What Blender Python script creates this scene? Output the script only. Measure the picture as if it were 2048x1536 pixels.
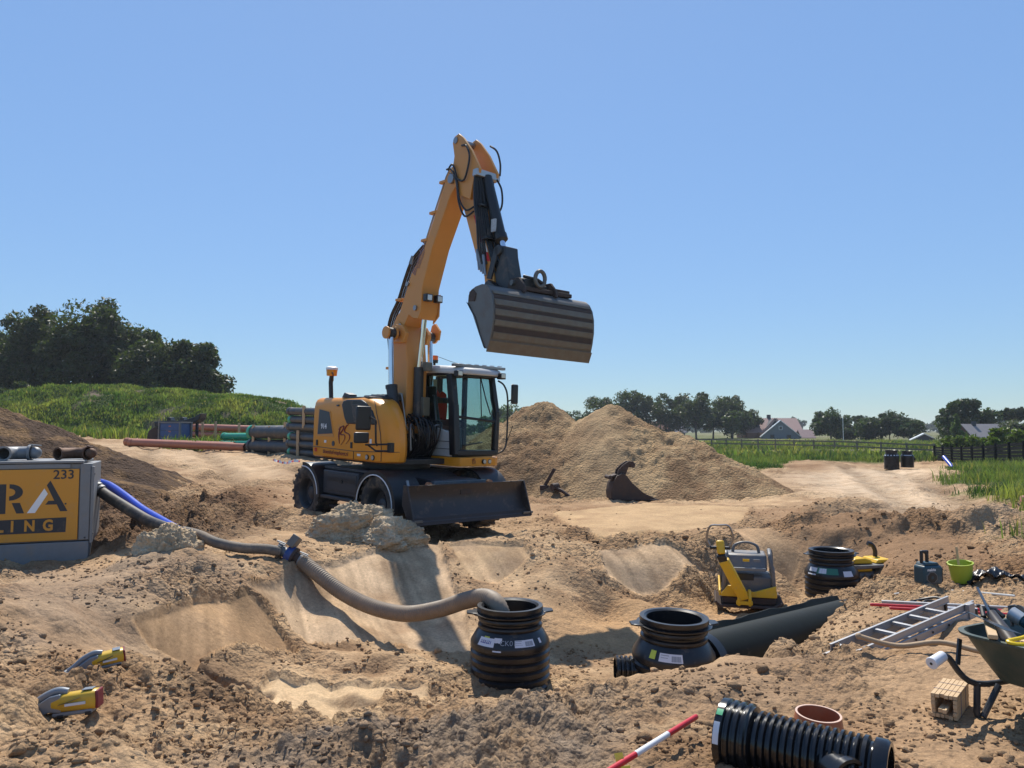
import bpy, math, random
import numpy as np
from math import sin, cos, pi, radians
from mathutils import Vector, Matrix, Euler, noise as mnoise

for o in list(bpy.data.objects):
    bpy.data.objects.remove(o, do_unlink=True)
scn = bpy.context.scene
COL = scn.collection
random.seed(7)

# ---------------------------------------------------------------- camera
cam_d = bpy.data.cameras.new('camera')
cam_d.sensor_fit = 'HORIZONTAL'
cam_d.sensor_width = 36.0
cam_d.lens = 36.0 * 1518.0 / 2048.0
cam_d.clip_start = 0.05
cam_d.clip_end = 6000.0
cam = bpy.data.objects.new('camera', cam_d)
COL.objects.link(cam)
cam.location = (0.0, 0.0, 1.7)
cam.rotation_euler = (radians(90.0 + 3.468), 0.0, 0.0)
scn.camera = cam

# ---------------------------------------------------------------- sky and sun
SUN_EL, SUN_AZ = 54.0, -5.0        # azimuth measured from +Y, negative to the left
world = bpy.data.worlds.new('World')
scn.world = world
world.use_nodes = True
wn = world.node_tree
for n in list(wn.nodes):
    wn.nodes.remove(n)
w_out = wn.nodes.new('ShaderNodeOutputWorld')
w_bg = wn.nodes.new('ShaderNodeBackground')
w_sky = wn.nodes.new('ShaderNodeTexSky')
w_sky.sky_type = 'NISHITA'
w_sky.sun_disc = False
w_sky.sun_elevation = radians(SUN_EL)
w_sky.sun_rotation = radians(SUN_AZ)
w_sky.altitude = 0.0
w_sky.air_density = 0.65
w_sky.dust_density = 0.08
w_sky.ozone_density = 2.2
w_bg.inputs['Strength'].default_value = 0.116
# camera-like tone curve over the whole sky: the bright horizon is held back, the zenith lifted
w_bw = wn.nodes.new('ShaderNodeRGBToBW'); w_pw = wn.nodes.new('ShaderNodeMath'); w_pw.operation = 'POWER'; w_pw.inputs[1].default_value = -0.62
w_dv = wn.nodes.new('ShaderNodeMath'); w_dv.operation = 'DIVIDE'; w_dv.inputs[1].default_value = 3.2
w_sc = wn.nodes.new('ShaderNodeVectorMath'); w_sc.operation = 'SCALE'
wn.links.new(w_sky.outputs['Color'], w_bw.inputs['Color']); wn.links.new(w_bw.outputs['Val'], w_dv.inputs[0]); wn.links.new(w_dv.outputs[0], w_pw.inputs[0])
wn.links.new(w_sky.outputs['Color'], w_sc.inputs[0]); wn.links.new(w_pw.outputs[0], w_sc.inputs['Scale'])
w_ml = wn.nodes.new('ShaderNodeVectorMath'); w_ml.operation = 'MULTIPLY'; w_ml.inputs[1].default_value = (0.97, 1.04, 1.02)
wn.links.new(w_sc.outputs['Vector'], w_ml.inputs[0]); wn.links.new(w_ml.outputs['Vector'], w_bg.inputs['Color'])
wn.links.new(w_bg.outputs['Background'], w_out.inputs['Surface'])

sun_d = bpy.data.lights.new('sun', 'SUN')
sun_d.energy = 5.0
sun_d.angle = radians(0.53)
sun_d.color = (1.0, 0.94, 0.84)
sun = bpy.data.objects.new('sun', sun_d)
COL.objects.link(sun)
_az, _el = radians(SUN_AZ), radians(SUN_EL)
SUN_DIR = Vector((sin(_az) * cos(_el), cos(_az) * cos(_el), sin(_el)))
sun.rotation_euler = SUN_DIR.to_track_quat('Z', 'Y').to_euler()
sun.location = (-10, 30, 40)

scn.view_settings.view_transform = 'Standard'
scn.view_settings.look = 'None'
scn.view_settings.gamma = 1.0
scn.view_settings.exposure = 0.3
scn.view_settings.use_curve_mapping = False
scn.render.engine = 'CYCLES'
scn.cycles.max_bounces = 6
scn.cycles.transparent_max_bounces = 12
scn.cycles.use_denoising = True

# ---------------------------------------------------------------- numpy noise
def _h(ix, iy, s):
    a = (ix.astype(np.int64) * 374761393 + iy.astype(np.int64) * 668265263 + s * 362437) & 0xFFFFFFFF
    a = ((a ^ (a >> 13)) * 1274126177) & 0xFFFFFFFF
    a = ((a ^ (a >> 16)) * 2246822519) & 0xFFFFFFFF
    a = a ^ (a >> 15)
    return (a & 0xFFFFFF) / float(0xFFFFFF)

def vn(x, y, s=0):
    ix = np.floor(x); iy = np.floor(y)
    fx = x - ix; fy = y - iy
    fx = fx * fx * fx * (fx * (fx * 6 - 15) + 10)
    fy = fy * fy * fy * (fy * (fy * 6 - 15) + 10)
    a = _h(ix, iy, s); b = _h(ix + 1, iy, s); c = _h(ix, iy + 1, s); d = _h(ix + 1, iy + 1, s)
    return (a + (b - a) * fx) * (1 - fy) + (c + (d - c) * fx) * fy - 0.5

def fbm(x, y, wl, octv=4, s=0, gain=0.5):
    t = 0; a = 1.0
    for i in range(octv):
        ca, sa = cos(0.7 * i), sin(0.7 * i)
        t = t + a * vn((x * ca - y * sa) / wl, (x * sa + y * ca) / wl, s + i * 17)
        a *= gain; wl *= 0.5
    return t

def lumps(x, y, wl, s=0, dens=1.0):
    """rounded crumbs: one bump per cell, 0..1"""
    x = x / wl; y = y / wl
    ix = np.floor(x); iy = np.floor(y)
    out = np.zeros_like(x)
    for dx in (-1, 0, 1):
        for dy in (-1, 0, 1):
            cx = ix + dx; cy = iy + dy
            r1 = _h(cx, cy, s); r2 = _h(cx, cy, s + 5); r3 = _h(cx, cy, s + 9)
            rad = 0.25 + 0.55 * r3
            d = ((x - cx - r1) ** 2 + (y - cy - r2) ** 2) / (rad * rad)
            b = np.sqrt(np.clip(1 - d, 0, 1)) * rad * (0.35 + 0.65 * r2) * (r1 < dens)
            out = np.maximum(out, b)
    return out

def sstep(a, b, x):
    t = np.clip((x - a) / (b - a), 0, 1)
    return t * t * (3 - 2 * t)

def poly_sd(x, y, poly):
    """signed distance to polygon, negative inside"""
    P = np.array(poly, float)
    d = np.full(x.shape, 1e9); ins = np.zeros(x.shape, bool)
    for i in range(len(P)):
        a = P[i]; b = P[(i + 1) % len(P)]
        e = b - a
        wx = x - a[0]; wy = y - a[1]
        t = np.clip((wx * e[0] + wy * e[1]) / max(e @ e, 1e-9), 0, 1)
        d = np.minimum(d, (wx - e[0] * t) ** 2 + (wy - e[1] * t) ** 2)
        c = (a[1] > y) != (b[1] > y)
        with np.errstate(divide='ignore', invalid='ignore'):
            xx = (b[0] - a[0]) * (y - a[1]) / (b[1] - a[1] if b[1] != a[1] else 1e-9) + a[0]
        ins ^= c & (x < xx)
    d = np.sqrt(d)
    return np.where(ins, -d, d)

def poly_mask(x, y, poly, soft):
    P = np.array(poly, float)
    m = np.zeros(x.shape)
    k = (x > P[:, 0].min() - soft) & (x < P[:, 0].max() + soft) & (y > P[:, 1].min() - soft) & (y < P[:, 1].max() + soft)
    if k.any():
        m[k] = sstep(soft, -soft, poly_sd(x[k], y[k], poly))
    return m

# ---------------------------------------------------------------- mesh helpers
class MB:
    def __init__(self):
        self.v = []; self.f = []; self.fm = []
        self.M = None; self.mi = 0
    def add(self, vs, fs):
        n = len(self.v)
        if self.M is not None:
            vs = [self.M @ Vector(q) for q in vs]
        self.v.extend([tuple(q) for q in vs])
        self.f.extend([tuple(i + n for i in q) for q in fs])
        self.fm.extend([self.mi] * len(fs))
        return self
    def box(self, x0, x1, y0, y1, z0, z1):
        return self.add([(x0, y0, z0), (x1, y0, z0), (x1, y1, z0), (x0, y1, z0), (x0, y0, z1), (x1, y0, z1), (x1, y1, z1), (x0, y1, z1)],
                        [(3, 2, 1, 0), (4, 5, 6, 7), (0, 1, 5, 4), (1, 2, 6, 5), (2, 3, 7, 6), (3, 0, 4, 7)])
    def hexa(self, b, t):
        """b, t: four points each (counter-clockwise seen from above)"""
        return self.add(list(b) + list(t), [(3, 2, 1, 0), (4, 5, 6, 7), (0, 1, 5, 4), (1, 2, 6, 5), (2, 3, 7, 6), (3, 0, 4, 7)])
    def beam(self, a, b, w, h, up=(0, 0, 1)):
        a = Vector(a); b = Vector(b); d = (b - a).normalized(); up = Vector(up)
        s = d.cross(up)
        if s.length < 1e-4: s = d.cross(Vector((1, 0, 0)))
        s.normalize(); u = s.cross(d)
        s = s * w / 2; u = u * h / 2
        return self.add([a - s - u, a + s - u, a + s + u, a - s + u, b - s - u, b + s - u, b + s + u, b - s + u],
                        [(3, 2, 1, 0), (4, 5, 6, 7), (0, 1, 5, 4), (1, 2, 6, 5), (2, 3, 7, 6), (3, 0, 4, 7)][:0] +
                        [(0, 1, 2, 3), (7, 6, 5, 4), (4, 5, 1, 0), (5, 6, 2, 1), (6, 7, 3, 2), (7, 4, 0, 3)])
    def prism(self, poly, a, b, axis='y'):
        """poly in the plane normal to axis, extruded from a to b"""
        n = len(poly)
        def pt(q, t):
            if axis == 'y': return (q[0], t, q[1])
            if axis == 'x': return (t, q[0], q[1])
            return (q[0], q[1], t)
        vs = [pt(q, a) for q in poly] + [pt(q, b) for q in poly]
        ar = sum(poly[i][0] * poly[(i + 1) % n][1] - poly[(i + 1) % n][0] * poly[i][1] for i in range(n))
        fl = (ar > 0) != (axis == 'y')
        if b < a: fl = not fl
        f = [tuple(range(n))[::-1] if fl else tuple(range(n)), tuple(range(n, 2 * n)) if fl else tuple(range(n, 2 * n))[::-1]]
        for i in range(n):
            j = (i + 1) % n
            f.append((i, j, n + j, n + i) if fl else (j, i, n + i, n + j))
        return self.add(vs, f)
    def cyl(self, a, b, r, r2=None, n=16, cap=True):
        a = Vector(a); b = Vector(b); r2 = r if r2 is None else r2
        d = (b - a).normalized()
        s = d.orthogonal().normalized(); t = d.cross(s)
        vs = []
        for c, rr in ((a, r), (b, r2)):
            for i in range(n):
                an = 2 * pi * i / n
                vs.append(c + (s * cos(an) + t * sin(an)) * rr)
        f = [(i, (i + 1) % n, n + (i + 1) % n, n + i) for i in range(n)]
        if cap:
            f += [tuple(range(n))[::-1], tuple(range(n, 2 * n))]
        return self.add(vs, f)
    def tube(self, path, r, n=8, cap=True, closed=False):
        P = [Vector(q) for q in path]; m = len(P)
        rs = r if isinstance(r, (list, tuple)) else [r] * m
        T = []
        for i in range(m):
            if closed: d = P[(i + 1) % m] - P[i - 1]
            else: d = P[min(i + 1, m - 1)] - P[max(i - 1, 0)]
            T.append(d.normalized() if d.length > 1e-9 else Vector((0, 0, 1)))
        s = T[0].orthogonal().normalized(); vs = []
        for i in range(m):
            s = (s - T[i] * s.dot(T[i]))
            s = s.normalized() if s.length > 1e-6 else T[i].orthogonal().normalized()
            t = T[i].cross(s)
            for k in range(n):
                an = 2 * pi * k / n
                vs.append(P[i] + (s * cos(an) + t * sin(an)) * rs[i])
        f = []
        for i in range(m if closed else m - 1):
            a0 = i * n; b0 = ((i + 1) % m) * n
            for k in range(n):
                f.append((a0 + k, a0 + (k + 1) % n, b0 + (k + 1) % n, b0 + k))
        if cap and not closed:
            f += [tuple(range(n))[::-1], tuple(range((m - 1) * n, m * n))]
        return self.add(vs, f)
    def lathe(self, prof, n=32, M=None, closed=False, a0=0.0, a1=2 * pi):
        """prof (r, z) turned about z"""
        full = abs(a1 - a0 - 2 * pi) < 1e-6
        k = n if full else n + 1
        vs = []
        for (r, z) in prof:
            for i in range(k):
                an = a0 + (a1 - a0) * i / n
                q = Vector((r * cos(an), r * sin(an), z))
                vs.append(M @ q if M is not None else q)
        f = []
        m = len(prof)
        for j in range(m if closed else m - 1):
            p0 = j * k; p1 = ((j + 1) % m) * k
            for i in range(n):
                i2 = (i + 1) % k
                f.append((p0 + i, p0 + i2, p1 + i2, p1 + i))
        return self.add(vs, f)
    def ball(self, c, r, n=10, m=6, sc=(1, 1, 1)):
        prof = [(max(r * sin(pi * j / m), 1e-4), -r * cos(pi * j / m)) for j in range(m + 1)]
        return self.lathe(prof, n, Matrix.Translation(c) @ Matrix.Diagonal((*sc, 1)))
    def quad(self, a, b, c, d):
        return self.add([a, b, c, d], [(0, 1, 2, 3)])
    def build(self, name, mat=None, parent=None, bevel=0.0, ang=38, smooth=True, seg=2, recalc=True):
        me = bpy.data.meshes.new(name)
        me.from_pydata(self.v, [], self.f)
        mats = mat if isinstance(mat, (list, tuple)) else [mat]
        for q in mats:
            me.materials.append(q)
        if len(mats) > 1:
            me.polygons.foreach_set('material_index', self.fm)
        me.update()
        if recalc:
            import bmesh
            bm = bmesh.new(); bm.from_mesh(me)
            bmesh.ops.recalc_face_normals(bm, faces=bm.faces)
            bm.to_mesh(me); bm.free()
        if smooth:
            me.polygons.foreach_set('use_smooth', [True] * len(me.polygons))
            me.set_sharp_from_angle(angle=radians(ang))
        o = bpy.data.objects.new(name, me)
        COL.objects.link(o)
        if parent is not None: o.parent = parent
        if bevel > 0:
            md = o.modifiers.new('bevel', 'BEVEL')
            md.width = bevel; md.segments = seg; md.limit_method = 'ANGLE'; md.angle_limit = radians(35)
            md.harden_normals = False
        return o

def np_mesh(name, V, Fq, mat, smooth=True, cols=None, parent=None):
    """V (n,3) array, Fq (m,k) array with k = 3 or 4"""
    V = np.asarray(V, np.float32); Fq = np.asarray(Fq, np.int32)
    k = Fq.shape[1]
    me = bpy.data.meshes.new(name)
    me.vertices.add(len(V)); me.vertices.foreach_set('co', V.ravel())
    me.loops.add(Fq.size); me.loops.foreach_set('vertex_index', Fq.ravel())
    me.polygons.add(len(Fq)); me.polygons.foreach_set('loop_start', np.arange(0, Fq.size, k, dtype=np.int32))
    if smooth: me.polygons.foreach_set('use_smooth', np.ones(len(Fq), bool))
    me.update(calc_edges=True)
    if cols is not None:
        at = me.color_attributes.new('Col', 'FLOAT_COLOR', 'POINT')
        cols = np.asarray(cols); C = np.ones((len(V), 4), np.float32); C[:, :cols.shape[1]] = cols
        at.data.foreach_set('color', C.ravel())
    me.materials.append(mat)
    o = bpy.data.objects.new(name, me); COL.objects.link(o)
    if parent is not None: o.parent = parent
    return o

def tag(o, label=None, cat=None, group=None, kind=None):
    if label: o['label'] = label
    if cat: o['category'] = cat
    if group: o['group'] = group
    if kind: o['kind'] = kind
    return o

def empty(name, loc=(0, 0, 0), rot=(0, 0, 0), label=None, cat=None, group=None, scale=None):
    o = bpy.data.objects.new(name, None)
    o.empty_display_size = 0.2
    COL.objects.link(o)
    o.location = loc; o.rotation_euler = rot
    if scale is not None: o.scale = scale
    return tag(o, label, cat, group)

def copy_tree(o, parent=None):
    c = o.copy(); COL.objects.link(c); c.parent = parent
    for ch in list(o.children):
        copy_tree(ch, c)
    return c

def spline(pts, n=10, closed=False):
    """Catmull-Rom through pts"""
    P = [Vector(q) for q in pts]; out = []
    m = len(P)
    for i in range(m if closed else m - 1):
        if closed: a, b, c, d = P[i - 1], P[i], P[(i + 1) % m], P[(i + 2) % m]
        else: a, b, c, d = P[max(i - 1, 0)], P[i], P[i + 1], P[min(i + 2, m - 1)]
        for k in range(n):
            t = k / n
            out.append(0.5 * ((2 * b) + (c - a) * t + (2 * a - 5 * b + 4 * c - d) * t * t + (3 * b - a - 3 * c + d) * t ** 3))
    if not closed: out.append(P[-1].copy())
    return out

def text(name, body, size, M, mat, parent=None, extrude=0.002, align='CENTER', sx=1.0, shear=0.0, bold=0.0, space=1.0):
    c = bpy.data.curves.new(name, 'FONT')
    c.body = body; c.size = size; c.extrude = extrude; c.align_x = align; c.align_y = 'CENTER'
    c.shear = shear; c.offset = bold; c.space_character = space
    c.materials.append(mat)
    c.resolution_u = 3
    t_ = bpy.data.objects.new(name, c); COL.objects.link(t_)
    dg = bpy.context.evaluated_depsgraph_get()
    me = bpy.data.meshes.new_from_object(t_.evaluated_get(dg))
    bpy.data.objects.remove(t_, do_unlink=True)
    o = bpy.data.objects.new(name, me); COL.objects.link(o)
    if parent is not None: o.parent = parent
    o.matrix_local = M @ Matrix.Diagonal((sx, 1, 1, 1))
    return o

def frame(origin, xdir, ydir):
    x = Vector(xdir).normalized(); y = Vector(ydir); y = (y - x * y.dot(x)).normalized(); z = x.cross(y)
    M = Matrix((( x.x, y.x, z.x, origin[0]), (x.y, y.y, z.y, origin[1]), (x.z, y.z, z.z, origin[2]), (0, 0, 0, 1)))
    return M

# ---------------------------------------------------------------- materials
_mats = {}
def nodes(m):
    m.use_nodes = True
    nt = m.node_tree
    return nt, nt.nodes, nt.links

def mat(name, col, rough=0.5, metal=0.0, var=0.12, scale=6.0, bump=0.0, bscale=60.0, dust=0.0, dustcol=(0.36, 0.26, 0.165), spec=0.5, dscale=3.0, coat=0.0, rvar=0.12, streak=0.0):
    """painted / plastic / metal surface with uneven tone, settled sand dust and fine relief"""
    if name in _mats: return _mats[name]
    m = bpy.data.materials.new(name)
    nt, N, L = nodes(m)
    b = N['Principled BSDF']
    tc = N.new('ShaderNodeTexCoord')
    n1 = N.new('ShaderNodeTexNoise'); n1.inputs['Scale'].default_value = scale; n1.inputs['Detail'].default_value = 6; n1.inputs['Roughness'].default_value = 0.65
    L.new(tc.outputs['Object'], n1.inputs['Vector'])
    mx = N.new('ShaderNodeMix'); mx.data_type = 'RGBA'
    L.new(n1.outputs['Fac'], mx.inputs['Factor'])
    mx.inputs['A'].default_value = (*[max(c * (1 - var), 0) for c in col], 1)
    mx.inputs['B'].default_value = (*[min(c * (1 + var) + var * 0.02, 1) for c in col], 1)
    cur = mx.outputs['Result']
    rr = N.new('ShaderNodeMapRange'); rr.inputs['To Min'].default_value = max(rough - rvar, 0.03); rr.inputs['To Max'].default_value = min(rough + rvar, 1)
    L.new(n1.outputs['Fac'], rr.inputs['Value'])
    rcur = rr.outputs['Result']
    if dust > 0:
        n2 = N.new('ShaderNodeTexNoise'); n2.inputs['Scale'].default_value = dscale; n2.inputs['Detail'].default_value = 9; n2.inputs['Roughness'].default_value = 0.72
        L.new(tc.outputs['Object'], n2.inputs['Vector'])
        ra = N.new('ShaderNodeMapRange'); ra.inputs['From Min'].default_value = 0.62 - 0.35 * dust; ra.inputs['From Max'].default_value = 0.85 - 0.2 * dust
        ra.inputs['To Max'].default_value = min(0.35 + dust * 0.6, 0.95)
        L.new(n2.outputs['Fac'], ra.inputs['Value'])
        m2 = N.new('ShaderNodeMix'); m2.data_type = 'RGBA'
        L.new(ra.outputs['Result'], m2.inputs['Factor']); L.new(cur, m2.inputs['A'])
        m2.inputs['B'].default_value = (*dustcol, 1)
        cur = m2.outputs['Result']
        m3 = N.new('ShaderNodeMix'); m3.data_type = 'FLOAT'
        L.new(ra.outputs['Result'], m3.inputs['Factor']); L.new(rcur, m3.inputs['A']); m3.inputs['B'].default_value = 0.9
        rcur = m3.outputs['Result']
    L.new(cur, b.inputs['Base Color']); L.new(rcur, b.inputs['Roughness'])
    b.inputs['Metallic'].default_value = metal
    b.inputs['Specular IOR Level'].default_value = spec
    if coat: b.inputs['Coat Weight'].default_value = coat; b.inputs['Coat Roughness'].default_value = 0.116
    if bump > 0:
        n3 = N.new('ShaderNodeTexNoise'); n3.inputs['Scale'].default_value = bscale; n3.inputs['Detail'].default_value = 5
        L.new(tc.outputs['Object'], n3.inputs['Vector'])
        bp = N.new('ShaderNodeBump'); bp.inputs['Strength'].default_value = bump; bp.inputs['Distance'].default_value = 0.01
        L.new(n3.outputs['Fac'], bp.inputs['Height']); L.new(bp.outputs['Normal'], b.inputs['Normal'])
    _mats[name] = m
    return m

def mat_glass(name, tint=(0.75, 0.85, 0.84), refl=0.12):
    m = bpy.data.materials.new(name)
    nt, N, L = nodes(m)
    N.remove(N['Principled BSDF'])
    out = N['Material Output']
    tr = N.new('ShaderNodeBsdfTransparent'); tr.inputs['Color'].default_value = (*tint, 1)
    gl = N.new('ShaderNodeBsdfGlossy'); gl.inputs['Roughness'].default_value = 0.03
    fr = N.new('ShaderNodeFresnel'); fr.inputs['IOR'].default_value = 1.5
    mx = N.new('ShaderNodeMixShader')
    L.new(fr.outputs['Fac'], mx.inputs['Fac']); L.new(tr.outputs['BSDF'], mx.inputs[1]); L.new(gl.outputs['BSDF'], mx.inputs[2])
    L.new(mx.outputs['Shader'], out.inputs['Surface'])
    return m

def mat_ground(name, use_attr=True, col=(0.4, 0.28, 0.17), bump=0.5, var=0.25):
    m = bpy.data.materials.new(name)
    nt, N, L = nodes(m)
    b = N['Principled BSDF']
    geo = N.new('ShaderNodeNewGeometry')
    if use_attr:
        at = N.new('ShaderNodeVertexColor'); at.layer_name = 'Col'; src = at.outputs['Color']
    else:
        rg = N.new('ShaderNodeRGB'); rg.outputs[0].default_value = (*col, 1); src = rg.outputs[0]
    def nz(sc, det, rgh=0.6):
        n = N.new('ShaderNodeTexNoise'); n.inputs['Scale'].default_value = sc; n.inputs['Detail'].default_value = det; n.inputs['Roughness'].default_value = rgh
        L.new(geo.outputs['Position'], n.inputs['Vector']); return n
    n1 = nz(1.7, 8, 0.7); n2 = nz(28.0, 8, 0.75); n3 = nz(140.0, 4, 0.7)
    def rng(n, a, bb, lo, hi):
        r = N.new('ShaderNodeMapRange'); r.inputs['From Min'].default_value = a; r.inputs['From Max'].default_value = bb
        r.inputs['To Min'].default_value = lo; r.inputs['To Max'].default_value = hi
        L.new(n.outputs['Fac'], r.inputs['Value']); return r.outputs['Result']
    f1 = rng(n1, 0.3, 0.7, 1 - var * 0.6, 1 + var * 0.55)
    f2 = rng(n2, 0.3, 0.7, 1 - var, 1 + var * 0.8)
    f3 = rng(n3, 0.3, 0.7, 1 - var * 0.6, 1 + var * 0.6)
    def mul(a, bb):
        q = N.new('ShaderNodeMath'); q.operation = 'MULTIPLY'; L.new(a, q.inputs[0]); L.new(bb, q.inputs[1]); return q.outputs[0]
    f = mul(mul(f1, f2), f3)
    vm = N.new('ShaderNodeVectorMath'); vm.operation = 'SCALE'
    L.new(src, vm.inputs[0]); L.new(f, vm.inputs['Scale'])
    L.new(vm.outputs['Vector'], b.inputs['Base Color'])
    b.inputs['Roughness'].default_value = 0.95
    b.inputs['Specular IOR Level'].default_value = 0.116
    # crumb relief: domes of two sizes with creases between them, strong only where the sand is loose
    def vor(scale):
        v = N.new('ShaderNodeTexVoronoi'); v.feature = 'F1'; v.inputs['Scale'].default_value = scale; v.inputs['Randomness'].default_value = 1.0
        L.new(geo.outputs['Position'], v.inputs['Vector'])
        iv = N.new('ShaderNodeMath'); iv.operation = 'SUBTRACT'; iv.inputs[0].default_value = 1.0; L.new(v.outputs['Distance'], iv.inputs[1]); return iv.outputs[0]
    def scl(a, k):
        q = N.new('ShaderNodeMath'); q.operation = 'MULTIPLY'; L.new(a, q.inputs[0]); q.inputs[1].default_value = k; return q.outputs[0]
    def ad(a, bb):
        q = N.new('ShaderNodeMath'); q.operation = 'ADD'; L.new(a, q.inputs[0]); L.new(bb, q.inputs[1]); return q.outputs[0]
    crumbs = ad(ad(scl(vor(15.0), 0.055), scl(vor(38.0), 0.026)), scl(n2.outputs['Fac'], 0.03))
    if use_attr: crumbs = mul(crumbs, at.outputs['Alpha'])
    hgt = ad(crumbs, scl(n3.outputs['Fac'], 0.006))
    bp = N.new('ShaderNodeBump'); bp.inputs['Strength'].default_value = bump; bp.inputs['Distance'].default_value = 1.0
    L.new(hgt, bp.inputs['Height']); L.new(bp.outputs['Normal'], b.inputs['Normal'])
    return m
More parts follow.
